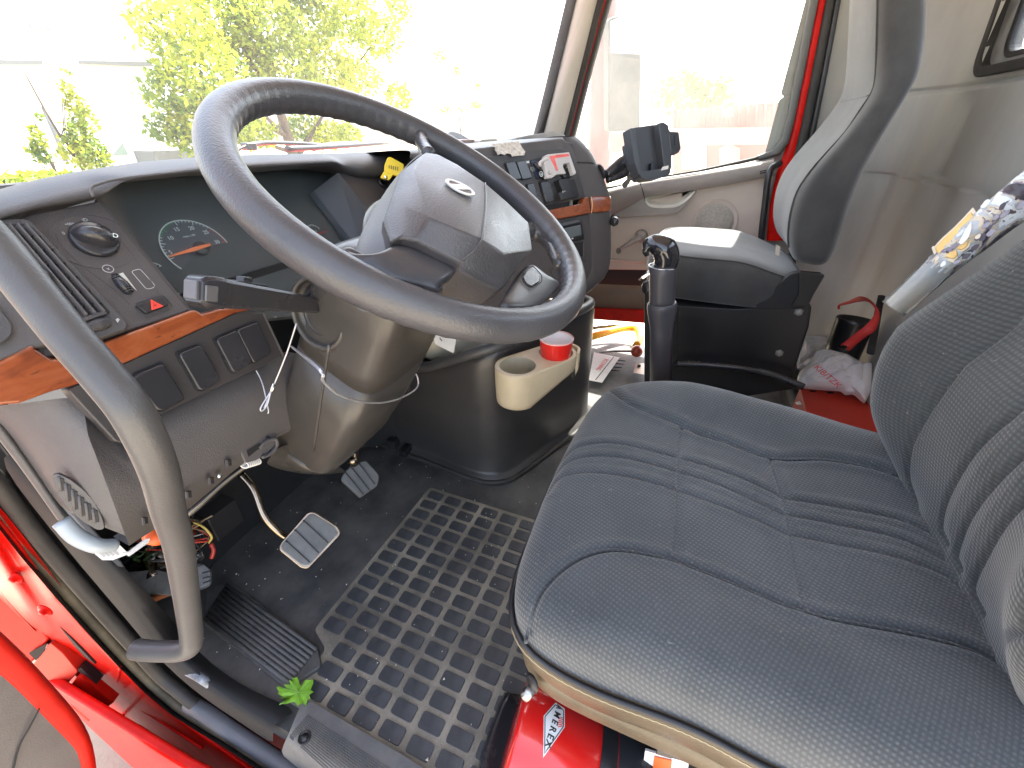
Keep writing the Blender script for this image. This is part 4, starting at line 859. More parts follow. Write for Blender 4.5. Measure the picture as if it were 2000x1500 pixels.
for i in range(NM):
    for k in range(NS): F.append((i * NS + k, ((i + 1) % NM) * NS + k, ((i + 1) % NM) * NS + (k + 1) % NS, i * NS + (k + 1) % NS))
raw('rim', V, F, M['rim'], sw)
PWs = lambda px, py, h=0: (lambda r: EYE + r * ((WC + wn_ * h - EYE).dot(wn_) / r.dot(wn_)))(ray(px, py))
# hub pad from facets
H = {}
def hv(k, px, py, h): H[k] = PWs(px, py, h); return k
hv('A', 829, 296, .026); hv('A2', 856, 300, .028); hv('B', 893, 320, .03); hv('C', 948, 357, .040); hv('D', 989, 392, .036); hv('E', 1034, 435, .026)
hv('F', 1041, 488, .020); hv('G', 1022, 511, .018); hv('Hh', 989, 557, .012); hv('I', 976, 567, .010); hv('J', 898, 531, .012); hv('J2', 899, 516, .022)
hv('K', 853, 491, .024); hv('L', 813, 470, .024); hv('Mm', 783, 464, .022); hv('N', 764, 472, .018); hv('O', 748, 429, .016); hv('P', 781, 334, .022)
hv('R', 941, 468, .050); hv('Q', 838, 424, .044); hv('Q2', 792, 404, .032); hv('T', 984, 496, .036)
hv('S', 806, 330, .032); hv('U', 880, 372, .042)
names = list(H); idx = {k: i for i, k in enumerate(names)}
fc = ['S A A2 B U', 'B C U', 'C R U', 'S U Q Q2', 'U R Q', 'S Q2 P A', 'P Q2 Mm N O', 'Q2 Q L Mm', 'Q R J2 K L', 'C D T R', 'D E F T', 'F G T', 'R T Hh I J J2', 'T G Hh']
V = [H[k] for k in names]; F = [tuple(idx[k] for k in f.split()) for f in fc]
# outline skirt
outl = ['A', 'A2', 'B', 'C', 'D', 'E', 'F', 'G', 'Hh', 'I', 'J', 'J2', 'K', 'L', 'Mm', 'N', 'O', 'P']
base = len(V); 
for k in outl: V.append(H[k] - wn_ * (.045 if k not in 'CDE' else .05) + (WP(.0, -.03) - H[k]) * .10)
for i in range(len(outl)):
    j = (i + 1) % len(outl); F.append((idx[outl[i]], base + i, base + j, idx[outl[j]]))
pad = raw('hub_pad', V, F, M['hub'], sw, smooth=True, bevel=.0035, seg=3)
# crease line and lower insert colour
tube('pad_crease', [PWs(948, 357, .0405), PWs(950, 400, .046), PWs(941, 468, .0505), PWs(904, 509, .030)], .0009, M['hub'], pad, seg=6)
# column top shroud under the pad (grey)
hin = [(829, 300, .020), (806, 312, .016), (781, 338, .012), (764, 384, .009), (750, 430, .006), (764, 472, .006), (800, 490, .004)]
hmid = [(822, 300, .008), (800, 316, .004), (768, 352, .0), (742, 400, -.006), (722, 446, -.012), (722, 486, -.012), (770, 508, -.008)]
hout = [(815, 300, -.010), (797, 318, -.012), (758, 360, -.018), (722, 414, -.024), (692, 468, -.032), (694, 505, -.03), (750, 525, -.02)]
rows = [[PWs(*p) for p in hin], [PWs(*p) for p in hmid], [PWs(*p) for p in hout], [PWs(*p) - wn_ * .03 + wx * .006 for p in hout], [PWs(*p) - wn_ * .08 + wx * .02 for p in hout]]
grid('hub_side', rows, M['hubgrey'], sw, subs=2)
# spokes
def spoke(name, pts, h, th, m=M['rimsm'], rnd=.012, bevel=.006): return slab(name, [PWs(a, b, h) for a, b in pts], wn_, th, m, sw, rnd=rnd, bevel=bevel)
rows = []
sp0 = [(764, 474), (782, 467), (818, 476), (853, 494), (890, 512), (899, 522)]; sp1 = [(735, 500), (765, 500), (805, 510), (838, 525), (862, 535), (878, 540)]; sp2 = [(695, 490), (735, 512), (780, 530), (815, 540), (840, 545), (856, 556)]; sp3 = [(655, 500), (700, 525), (745, 547), (790, 560), (830, 568), (862, 580)]
grid('spoke', [[PWs(a, b, .016) for a, b in sp0], [PWs(a, b, .016) for a, b in sp1], [PWs(a, b, .010) for a, b in sp2], [PWs(a, b, .002) for a, b in sp3], [PWs(a, b, -.012) for a, b in sp3]], mat('spoke_smooth', (.050, .049, .053), .28, bump=.25, bscale=480), sw, subs=2, solid=.018)
sp0 = [(975, 592), (978, 580), (990, 562), (1006, 536), (1022, 514), (1044, 508)]; sp1 = [(995, 598), (1000, 585), (1012, 567), (1028, 545), (1042, 528), (1056, 518)]; sp2 = [(1022, 604), (1030, 592), (1042, 575), (1056, 558), (1066, 544), (1074, 536)]; sp3 = [(1050, 606), (1062, 598), (1078, 586), (1090, 572), (1098, 558), (1104, 548)]
sm_ = mat('spoke_urethane', (.045, .044, .047), .30, bump=.2, bscale=500)
rsp = grid('spoke', [[PWs(a, b, .011) for a, b in sp0], [PWs(a, b, .014) for a, b in sp1], [PWs(a, b, .012) for a, b in sp2], [PWs(a, b, .004) for a, b in sp3]], sm_, sw, subs=2, solid=.018)
bt = slab('cruise_button', [PWs(a, b, .0150) for a, b in [(1028, 530), (1040, 523), (1054, 538), (1054, 549), (1038, 559), (1026, 551), (1022, 541)]], wn_, .003, M['gloss'], sw, rnd=.004, bevel=.0008)
strip_flat('button_gap', round2([PWs(a, b, .0142) for a, b in [(1026, 527), (1041, 520), (1058, 538), (1058, 551), (1038, 563), (1023, 554), (1018, 541)]], .005), .0012, wn_, M['blackmat'], sw, thick=.0008, closed=True)
tube('upper_spoke', [WP(.135, .09, -.035), WP(.150, .02, -.037), WP(.155, -.05, -.037), WP(.145, -.09, -.035)], [.010, .012, .012, .010], M['rimsm'], sw, seg=12)
tube('upper_spoke', [PWs(822, 268, .0), PWs(826, 284, .002), PWs(838, 304, .006)], [.012, .010, .012], M['rimsm'], sw, seg=12)
tube('upper_spoke', [PWs(1094, 520, -.004), PWs(1070, 470, -.010), PWs(1040, 452, -.016), PWs(1015, 455, -.02)], [.009, .012, .015, .015], M['rimsm'], sw, seg=12)
grid('hub_shell', [[WP(.16 * math.cos(a) * s + .01, .12 * math.sin(a) * s - .045, h) for a in [i * math.pi / 12 for i in range(24)]] for s, h in ((.3, -.016), (.72, -.018), (.86, -.026), (.80, -.045), (.6, -.07))], M['column'], sw, closed=True, subs=1)
# emblem on the pad
Pe = Plane(PWs(898, 368, .0432), (H['C'] - H['S']).cross(H['R'] - H['S']) if (H['C'] - H['S']).cross(H['R'] - H['S']).dot(wn_) > 0 else -(H['C'] - H['S']).cross(H['R'] - H['S']))
e0, e1 = Pe(873, 352), Pe(924, 384); ec = (e0 + e1) / 2; eu = (e1 - e0).normalized(); ev = Pe.n.cross(eu); ea = (e1 - e0).length / 2; eb = ea * .74
silver = mat('emblem_silver', (.66, .65, .62), .35, metal=.5)
ov = lambda s, t: [ec + eu * ea * s * math.cos(i * math.pi / 20) + ev * eb * t * math.sin(i * math.pi / 20) for i in range(40)]
em = ring_slab('emblem', ov(1, 1), ov(.80, .74), Pe.n, .002, silver, sw, bevel=.0004, lift=.002)
slab('emblem_plate', ov(.82, .76), Pe.n, .0005, mat('emblem_dark', (.13, .11, .11), .4), em, lift=.0008)
slab('emblem_band', [ec + eu * ea * a + ev * eb * b for a, b in [(-.42, -.72), (-.18, .76), (.42, .72), (.18, -.76)]], Pe.n, .0012, silver, em, lift=.0022)

# ================================================================== STEERING COLUMN
sc = thing('steering_column', 'bronze-sheened dark plastic steering column shroud with stalk collar', 'steering column', (.52, .62, .3))
axd = Vector((-.01, .50, -.866)).normalized(); ax_u = Vector((1, 0, 0)); ax_v = axd.cross(ax_u).normalized()
if ax_v.y < 0: ax_v = -ax_v
def colring(c, hw, hd, p=5.0, n=40, tilt=0):
    out = []
    for i in range(n):
        a = 2 * math.pi * i / n; x = abs(math.cos(a)) ** (2 / p) * math.copysign(1, math.cos(a)); y = abs(math.sin(a)) ** (2 / p) * math.copysign(1, math.sin(a))
        out.append(c + ax_u * hw * x + ax_v * hd * y + axd * tilt * y)
    return out
base = Vector((.517, .345, .885))
rows = [colring(base + axd * s + ax_v * o, w, d) for s, w, d, o in ((.052, .02, .02, .012), (.055, .075, .055, .012), (.065, .092, .069, .012), (.08, .098, .074, .012), (.13, .098, .078, .012), (.20, .096, .078, .012), (.235, .0955, .078, .012), (.2352, .094, .0765, .012), (.238, .094, .0765, .012), (.2382, .0955, .078, .012), (.34, .094, .078, .014), (.44, .092, .076, .02), (.50, .088, .072, .03))]
shroud = grid('shroud', rows, M['column'], sc, closed=True)
rows = [colring(base + axd * s + ax_v * o, w, d, 2.8) for s, w, d, o in ((.495, .090, .075, .03), (.51, .092, .076, .035), (.535, .088, .072, .05), (.555, .070, .058, .07), (.56, .03, .03, .08))]
grid('lower_cap', rows, M['column'], sc, closed=True, capends=True)
# vertical seam on the left of the driver face
def colpt(px, py): # intersection with the rear face plane of the shroud
    P = Plane(base - ax_v * .067, -ax_v); return P(px, py)
tube('shroud_seam', [colpt(643, 675) , colpt(630, 760), colpt(613, 880)], .0016, M['column'], shroud, seg=6)
for px, py in ((841, 659), (806, 686), (795, 756)):
    q = X(px, py, .606); lathe('screw_recess', [(.0, .0005), (.0055, .0005), (.008, .0015), (.009, 0)], q, (1, -.45, -.1), M['blackmat'], shroud, seg=14)
# stalk collar (round pod facing left)
SC_ = X(625, 612, .425); dstk = (X(385, 572, .27) - X(625, 600, .43)).normalized()
cax = Vector((-1, -.10, .12)).normalized()
pc_ = SC_
def pod(r): return r
lathe('collar', [(.052, -.10), (.056, -.02), (.055, .0), (.050, .008), (.046, .009), (.044, .004), (.043, -.004)], pc_, cax, M['column'], sc, seg=40, sx=1.05, sy=.86)
lathe('collar_inner', [(.043, -.006), (.034, .0), (.030, .003), (.027, .001), (.025, -.008), (.0, -.010)], pc_, cax, M['black'], sc, seg=32, sx=1.05, sy=.82)
stalk = None
s0, s1 = X(632, 598, .440), X(376, 566, .268)
su = (s1 - s0).normalized(); sz = (Vector((0, 0, 1)) - su * su.z).normalized(); sy_ = su.cross(sz)
L = (s1 - s0).length
def srow(t, w, h, off=0): c = s0 + su * L * t + sz * off; return [c + sy_ * a * w + sz * b * h for a, b in ((-1, -.75), (-.75, -1), (.75, -1), (1, -.75), (1, .75), (.75, 1), (-.75, 1), (-1, .75))]
stalk = grid('stalk', [srow(0, .0095, .0085), srow(.08, .010, .009), srow(.12, .0125, .0105), srow(.35, .0125, .0125), srow(.70, .0135, .0145), srow(.86, .0145, .0155), srow(.865, .0150, .0165), srow(.93, .0155, .0165), srow(.975, .0150, .015), srow(1.0, .0125, .012)], M['gloss'], sc, closed=True, capends=True, bevel=.001)
box('slide_switch', s0 + su * L * .66 + sz * .0150, (su, sy_, sz), (.040, .015, .003), M['black'], stalk, .001)
box('slide_button', s0 + su * L * .69 + sz * .0175, (su, sy_, sz), (.012, .012, .009), M['gloss'], stalk, .0015)
box('end_button', s0 + su * L * .955 - sy_ * .0 + Vector((0, -.0155, -.001)), (su, Vector((0, -1, 0)), sz), (.013, .003, .016), mat('end_button_grey', (.10, .098, .10), .35), stalk, .001)
box('end_button', s0 + su * (L + .001), (sy_, sz, su), (.018, .019, .004), mat('end_button_grey2', (.085, .082, .088), .3), stalk, .0012)

# cable loop around the column and cable hanging from the stalk
cl_ = thing('cable_loop', 'thin grey steel cable looped loosely around the steering column', 'cable', colpt(700, 780))
P2 = Plane(base - ax_v * .072, -ax_v)
tube('cable', [X(627, 712, .405) + Vector((0, .05, .02)), P2(624, 722, .0), P2(632, 745), P2(665, 772), P2(710, 785), P2(750, 786), P2(788, 775), X(815, 756, .625), X(829, 735, .635) + Vector((0, .02, 0)), X(829, 725, .64) + Vector((0, .05, 0))], .0016, M['cable'], cl_, seg=8)
hc = thing('hanging_cable', 'thin cable with crimped loop hanging from stalk base before lower switches', 'cable', PLo(520, 790, .03))
a = PLo(579, 632, .10)
tube('cable', [a, PLo(560, 690, .07), PLo(535, 752, .04), PLo(516, 797, .03)], .0012, M['cable'], hc, seg=6)
tube('cable', [PLo(537, 750, .041), PLo(524, 772, .035), PLo(509, 797, .03), PLo(513, 802, .03), PLo(522, 790, .033), PLo(529, 765, .038)], .0012, M['cable'], hc, seg=6)
tube('cable_tail', [PLo(500, 723, .012), PLo(508, 738, .016), PLo(515, 758, .022), PLo(524, 800, .024), PLo(523, 808, .022)], .0009, M['cable'], hc, seg=6)
tube('crimp', [PLo(535, 750, .041), PLo(530, 764, .039)], .0034, M['chrome'], hc, seg=10, smooth_path=False)

# key with yellow tag in the ignition
ky = thing('yellow_key_tag', 'bright yellow tag on key in the ignition behind the hub', 'key tag', PU(745, 350, .02))
lathe('lock_ring', [(.014, 0), (.014, .006), (.010, .008), (.008, .003), (0, .003)], PU(746, 358, 0), PU.n, M['black'], ky, seg=24)
PK = Plane(PU(768, 332, .045), (-.75, -.6, .35))
slab('tag', [PK(*p) for p in [(757, 307), (763, 306), (790, 321), (787, 334), (778, 345), (750, 336), (751, 322)]], PK.n, .005, M['yellow'], ky, rnd=.004, bevel=.0015)
slab('tag_stem', [PK(*p, -.001) for p in [(750, 334), (768, 341), (760, 352), (742, 347)]], PK.n, .005, M['yellow'], ky, rnd=.003, bevel=.001)
for k in range(5): strip_flat('tag_ridge', [PK(760 + k * 4.2, 322 + k * 1.0, .001), PK(764 + k * 4.2 - 4, 329 + k * 1.2, .001)], .0012, PK.n, M['printk'], ky, thick=.0006)
tube('key_shank', [PU(748, 356, .004), PK(754, 346)], .004, M['chrome'], ky, seg=8, smooth_path=False)
# ================================================================== DRIVER SEAT
ds = thing('driver_seat', 'near driver seat in dark blue-grey woven cloth with stitched seams', 'seat', (.555, -.14, 0))
CX, CY, HWD, HDP = .568, -.150, .300, .297
def sst(a, b, x): t = max(0, min(1, (x - a) / (b - a))); return t * t * (3 - 2 * t)
def seat_h(x, y):
    a = (x - CX) / HWD; t = (CY + HDP - y) / (2 * HDP)     # a across, t from front to rear
    z = .512 - .012 * sst(.35, 1, t)
    bol = math.exp(-((abs(a) - .80) / .22) ** 2)
    k = (.050 if a > 0 else .022) * sst(.02, .35, t)
    z += k * bol * (1 - .45 * sst(.45, 1, t) * (a > 0))
    z += .006 * math.exp(-((t - .25) / .2) ** 2)
    return z
def hit_h(px, py, hf=seat_h):
    z = .52
    for _ in range(10): p = Z(px, py, z); z = hf(p.x, p.y)
    return (p.x, p.y)
def poly_dist(X_, Y_, pts):
    d = np.full(X_.shape, 1e9)
    for (x0, y0), (x1, y1) in zip(pts, pts[1:]):
        vx, vy = x1 - x0, y1 - y0; L2 = vx * vx + vy * vy + 1e-12
        t = np.clip(((X_ - x0) * vx + (Y_ - y0) * vy) / L2, 0, 1); d = np.minimum(d, np.hypot(X_ - x0 - t * vx, Y_ - y0 - t * vy))
    return d
def seam(pxs, hf=seat_h): return [tuple(p)[:2] for p in catmull([Vector((*hit_h(a, b, hf), 0)) for a, b in pxs], 6)]
main_seams = [seam([(1188, 752), (1230, 785), (1330, 830), (1420, 862), (1505, 893), (1600, 894), (1700, 911), (1760, 930)]),
              seam([(1036, 1240), (1036, 1212), (1050, 1165), (1085, 1120), (1140, 1085), (1200, 1072), (1270, 1082), (1330, 1100), (1440, 1140), (1560, 1190), (1640, 1210), (1780, 1233), (1900, 1265), (1975, 1310)])]
thin_seams = [seam([(1332, 831), (1326, 900), (1322, 1000), (1315, 1090)]), seam([(1505, 893), (1525, 960), (1542, 1040), (1556, 1110), (1570, 1190)]),
              seam([(1100, 880), (1130, 866), (1180, 863), (1250, 874), (1325, 893), (1420, 922), (1480, 945), (1524, 970)]),
              seam([(1085, 910), (1110, 894), (1160, 888), (1240, 897), (1325, 922), (1420, 952), (1530, 1005)]),
              seam([(1072, 944), (1095, 924), (1150, 918), (1230, 930), (1322, 957), (1420, 990), (1540, 1043)]),
              seam([(1526, 972), (1600, 983), (1720, 1003), (1800, 1030), (1860, 1075)]), seam([(1536, 1006), (1620, 1020), (1740, 1045), (1830, 1085), (1870, 1110)]), seam([(1545, 1044), (1620, 1058), (1740, 1085), (1840, 1120), (1880, 1150)])]
N1, N2 = 300, 300
A, B = np.meshgrid(np.linspace(-1, 1, N1), np.linspace(-1, 1, N2))
P_ = 8.5
m_ = np.maximum(abs(A), abs(B)) + 1e-9; rho = (abs(A) ** P_ + abs(B) ** P_) ** (1 / P_) + 1e-9; dx, dy = A / rho, B / rho
def prof(m):
    m0 = .86
    r = np.where(m < m0, m / m0 * .90, 0); ph = np.clip((m - m0) / (1 - m0), 0, 1) * math.radians(125)
    r = np.where(m < m0, r, .90 + .10 * np.sin(np.minimum(ph, math.pi / 2)) - .02 * np.clip(ph - math.pi / 2, 0, 1)); dr = np.where(m < m0, 0, (1 - np.cos(ph)) * .034 + np.clip(ph - math.radians(80), 0, 9) * .055)
    return r, dr
r_, drop = prof(m_)
Xs = CX + HWD * dx * r_; Ys = CY + HDP * dy * r_
Ys = Ys - .018 * (dx * r_) ** 2 * (dy > 0) * np.clip(dy, 0, 1)       # front edge bows forward in the middle
Hs = np.vectorize(seat_h)(Xs, Ys) - drop - .012 * np.clip((Ys - (CY + HDP * .6)) / (HDP * .4), 0, 1) ** 2
dm = np.minimum(poly_dist(Xs, Ys, main_seams[0]), poly_dist(Xs, Ys, main_seams[1])); dt = np.full(Xs.shape, 1e9)
for s_ in thin_seams: dt = np.minimum(dt, poly_dist(Xs, Ys, s_))
top = (drop < .03)
Hs += top * (-.0075 * np.exp(-(dm / .0040) ** 2) - .0035 * np.exp(-(dt / .0034) ** 2) + .002 * np.exp(-((dt - .012) / .008) ** 2) + .0025 * np.exp(-((dm - .012) / .007) ** 2))
Hs += .0016 * np.sin(Xs * 31 + Ys * 17) * np.sin(Ys * 23)
V = np.stack([Xs, Ys, Hs], -1).reshape(-1, 3)
F = [(j * N1 + i, j * N1 + i + 1, (j + 1) * N1 + i + 1, (j + 1) * N1 + i) for j in range(N2 - 1) for i in range(N1 - 1)]
cush = raw('seat_cushion', V.tolist(), F, M['cloth'], ds)
def on_seat(pts, lift=0):
    out = []
    for x, y in pts:
        d2 = (Xs - x) ** 2 + (Ys - y) ** 2 + (Hs < .44) * 1; k = np.unravel_index(np.argmin(d2), d2.shape); out.append(Vector((x, y, Hs[k] + lift)))
    return out
thread = mat('seam_thread', (.05, .055, .062), .8)
for s_ in main_seams:
    q = on_seat(s_, .002); 
    for _ in range(3): q = [q[0]] + [(a + b * 2 + c) / 4 for a, b, c in zip(q, q[1:], q[2:])] + [q[-1]]
    tube('piping', [p + Vector((0, .0045, .0012)) for p in q[5:-1]], .0026, M['cloth'], cush, seg=8, res=2)
# skirt: brown dusty vinyl valance under the cloth, left side and front
def rim_pt(a, out=0, z=.44, p=P_):
    c, s = math.cos(a), math.sin(a); rho_ = (abs(c) ** p + abs(s) ** p) ** (1 / p); dx_, dy_ = c / rho_, s / rho_
    y = CY + HDP * dy_ * (1 + out); y -= .018 * dx_ ** 2 * (dy_ > 0) * max(0, dy_)
    return Vector((CX + HWD * dx_ * (1 + out), y, z))
angs = [math.radians(t) for t in range(80, 292, 3)]
def edge_z(a): return .436 + .010 * max(0, math.sin(a)) + .006 * math.sin(a * 9)
rows = []
for a in angs:
    z0 = edge_z(a); rows.append([rim_pt(a, -.03, z0 + .008), rim_pt(a, .010, z0), rim_pt(a, .012, z0 - .018), rim_pt(a, .0, z0 - .040), rim_pt(a, -.015, z0 - .060), rim_pt(a, -.05, z0 - .066)])
sk = grid('seat_skirt', rows, M['vinyl'], ds, subs=1)
tube('skirt_cord', [rim_pt(a, .012, edge_z(a) + .004) for a in angs], .0042, M['black'], sk, seg=8, res=1)
for k, a in enumerate(np.linspace(angs[0], angs[-1], 150)):
    if k % 1 == 0: pass
stt = [rim_pt(a, .0165, edge_z(a) - .007 + (.0006 if k % 2 else -.0006)) for k, a in enumerate(np.linspace(angs[0], angs[-1], 260))]
tube('skirt_stitching', stt, .0009, mat('thread_tan', (.42, .34, .20), .7), sk, seg=5, smooth_path=False)
# seat pan below the skirt: curved plastic tray side with cut-outs
rows = []
for a in [math.radians(t) for t in range(100, 262, 3)]:
    rows.append([rim_pt(a, -.04, .372), rim_pt(a, -.025, .365), rim_pt(a, -.03, .335), rim_pt(a, -.07, .318), rim_pt(a, -.16, .312)])
grid('seat_pan', rows, M['vinyl'], ds, subs=1)
q = Z(1040, 1334, .372); lathe('adjuster_knob', [(0, .018), (.006, .0175), (.0075, .014), (.0075, .0)], q + Vector((.0, .0, -.012)), (-.55, .35, -.5), M['metal'], ds, seg=20)
lathe('knob_slot', [(.010, .003), (.013, 0), (.010, -.003)], q, (-.6, .5, .1), M['black'], ds, seg=20)
# suspension base
box('base_box', (CX + .02, -.17, .19), AX, (.42, .44, .24), M['blackmat'], ds, .02)
box('base_plate', (CX + .02, -.17, .045), AX, (.46, .50, .05), M['black'], ds, .008)
# orange / white labels and black switch under the pan edge
PB = Plane(D(1290, 1460, .62), (-.92, .1, .30))
sb = slab('seat_switch', [PB(*p) for p in [(1284, 1450), (1317, 1458), (1313, 1484), (1280, 1474)]], PB.n, .012, M['gloss'], ds, bevel=.002)
text('symbol', '<3', PB(1297, 1461, .001), PB.u, PB.v, .012, M['print'], sb)
slab('orange_label', [PB(*p, -.004) for p in [(1278, 1478), (1312, 1486), (1308, 1530), (1272, 1520)]], PB.n, .01, M['orange'], ds)
slab('white_label', [PB(*p, -.006) for p in [(1260, 1466), (1345, 1490), (1340, 1540), (1252, 1520)]], PB.n, .004, M['paper'], ds)

# ---- driver backrest
bx0, HWB = .560, .262
def back_y(x, z):
    a = (x - bx0) / HWB
    y = -.415 + .060 * math.exp(-((z - .70) / .16) ** 2) - max(0, z - .74) * .34
    y += .045 * math.exp(-((abs(a) - .78) / .26) ** 2) * sst(.45, .62, z)
    return y
def hit_b(px, py):
    y = -.38
    for _ in range(12): p = Y(px, py, y); y += (back_y(p.x, p.z) - y) * .6
    return (p.x, p.z)
bs_ = [[(1995, 612), (1940, 664), (1848, 752), (1800, 822), (1774, 880), (1774, 935), (1790, 985)],
       [(1999, 792), (1960, 824), (1880, 912), (1846, 980), (1838, 1030), (1850, 1060)],
       [(1999, 886), (1984, 900), (1935, 950), (1885, 1025), (1868, 1080), (1876, 1110)],
       [(1999, 980), (1945, 1045), (1906, 1120), (1902, 1160), (1920, 1195)],
       [(1999, 1232), (1978, 1268), (1974, 1320), (1982, 1370)]]
bs_ = [[tuple(p)[:2] for p in catmull([Vector((*hit_b(a, b), 0)) for a, b in s_], 6)] for s_ in bs_]
ex_ = []
for s_ in bs_:      # carry each flute on upwards beyond the frame
    (x0, z0), (x1, z1) = s_[0], s_[3]; ex_.append([(x0 + (bx0 - x0) * .0 + .012 * k, z0 + .09 * k) for k in range(6, 0, -1)] + s_)
N1, N2 = 240, 300
A, B = np.meshgrid(np.linspace(-1, 1, N1), np.linspace(-1, 1, N2))
m_ = np.maximum(abs(A), abs(B)) + 1e-9; P2_ = 3.0; rho = (abs(A) ** P2_ + abs(B) ** P2_) ** (1 / P2_) + 1e-9; dx, dz = A / rho, B / rho
r_, drop2 = prof(m_)
ZC, HZ = .845, .415
Xb = bx0 + HWB * dx * r_ * (1 - .10 * (dz * r_ > .3) * (dz * r_ - .3)); Zb = ZC + HZ * dz * r_
Yb = np.vectorize(back_y)(Xb, Zb) - drop2 * 1.15
db_ = np.full(Xb.shape, 1e9)
for s_ in ex_: db_ = np.minimum(db_, poly_dist(Xb, Zb, s_))
Yb -= (drop2 < .03) * (.0052 * np.exp(-(db_ / .0045) ** 2) - .0035 * (1 - np.exp(-(db_ / .022) ** 2)))
V = np.stack([Xb, Yb, Zb], -1).reshape(-1, 3)
F = [(j * N1 + i, j * N1 + i + 1, (j + 1) * N1 + i + 1, (j + 1) * N1 + i) for j in range(N2 - 1) for i in range(N1 - 1)]
raw('backrest', V.tolist(), F, M['clothb'], ds)
rows = []
for k in range(12):
    z = .50 + k * .062; yy = back_y(bx0, z) - .085; rows.append([(bx0 + HWB * .93 * c, yy - .05 * max(0, 1 - abs(c)) ** .5 * 1, z) for c in np.linspace(-1, 1, 9)])
grid('backrest_shell', [[Vector(p) for p in r] for r in rows], M['black'], ds, solid=.02)

# ---- folded-up armrest with peeling vinyl, right of the backrest
am = thing('peeling_armrest', 'raised seat armrest with badly peeling vinyl showing yellow foam', 'armrest', (.86, -.33, .78))
pa = [X(1730, 590, .868), X(1765, 556, .868), X(1820, 500, .868), X(1880, 440, .868), X(1950, 375, .868), X(2010, 325, .868), X(2080, 270, .868)]
pb = [X(1765, 618, .858), X(1806, 584, .858), X(1868, 530, .858), X(1925, 488, .858), X(1990, 440, .858), X(2060, 400, .858), X(2130, 350, .858)]
def peel_mat():
    m = bpy.data.materials.new('peeling_vinyl'); m.use_nodes = True; nt = m.node_tree; b = nt.nodes['Principled BSDF']; L = nt.links.new
    tc = nt.nodes.new('ShaderNodeTexCoord')
    n = nt.nodes.new('ShaderNodeTexNoise'); n.inputs['Scale'].default_value = 26; n.inputs['Detail'].default_value = 5; n.inputs['Roughness'].default_value = .55; n.inputs['Distortion'].default_value = .6; L(tc.outputs['Object'], n.inputs[0])
    r = nt.nodes.new('ShaderNodeValToRGB'); r.color_ramp.interpolation = 'CONSTANT'; e = r.color_ramp.elements
    e[0].position = 0; e[0].color = (.05, .045, .06, 1); e[1].position = .40; e[1].color = (.20, .19, .25, 1)
    for p, c in ((.455, (.56, .50, .40, 1)), (.50, (.40, .44, .50, 1)), (.545, (.62, .68, .74, 1)), (.63, (.10, .085, .10, 1))):
        k = e.new(p); k.color = c
    L(n.outputs[0], r.inputs[0]); L(r.outputs[0], b.inputs['Base Color']); b.inputs['Roughness'].default_value = .42
    bp = nt.nodes.new('ShaderNodeBump'); bp.inputs['Strength'].default_value = 1; bp.inputs['Distance'].default_value = .012; L(r.outputs[0], bp.inputs['Height']); L(bp.outputs[0], b.inputs['Normal'])
    return m
pk = peel_mat(); smooth_v = mat('arm_vinyl_lower', (.38, .35, .29), .5, color2=(.22, .27, .32), vscale=12, bump=.4, bscale=120)
rgn = np.random.default_rng(5)
ca, cb = catmull(pa, 14), catmull(pb, 14); rows = []
for i, (p, q) in enumerate(zip(ca, cb)):
    w = (q - p); nrm = Vector((-.75, .55, .35)).normalized(); row = []; rough = .0016 if i > 24 else .0003
    for k in range(19):
        t = k / 18; bul = math.sin(math.pi * t) ** .6 * .026
        row.append(p + w * t + nrm * (bul + rgn.uniform(-rough, rough) * (k not in (0, 18))))
    rows.append(row)
ap_ = grid('arm_pad', rows, [pk, smooth_v], am, solid=.035)
for p in ap_.data.polygons:
    if p.index // 18 < 24 + (p.index * 7 % 5): p.material_index = 1
PA = Plane(X(1875, 480, .845), (-.75, .55, .35))
def on_arm(px, py, h=0): return PA(px, py, h)
foam_o = [(1826, 484), (1834, 474), (1846, 462), (1862, 448), (1880, 430), (1896, 413), (1902, 422), (1914, 430), (1911, 440), (1903, 446), (1902, 460), (1893, 468), (1889, 480), (1878, 488), (1868, 486), (1870, 498), (1862, 506), (1850, 502), (1842, 506), (1838, 496), (1830, 494)]
slab('torn_backing', [PA(1865 + (a - 1865) * 1.14, 465 + (b - 465) * 1.16, -.001) for a, b in foam_o], PA.n, .01, mat('torn_backing_cream', (.62, .56, .45), .8, bump=.6, bscale=300), am)
slab('exposed_foam', [PA(a, b, .002) for a, b in foam_o], PA.n, .010, M['foam'], am, bevel=.002)
flk = [mat('vinyl_flake_pale', (.66, .71, .75), .4), mat('vinyl_flake_cream', (.62, .57, .48), .6), mat('vinyl_flake_dark', (.05, .045, .06), .4), mat('vinyl_flake_grey', (.25, .25, .31), .4)]
rgf = random.Random(8)
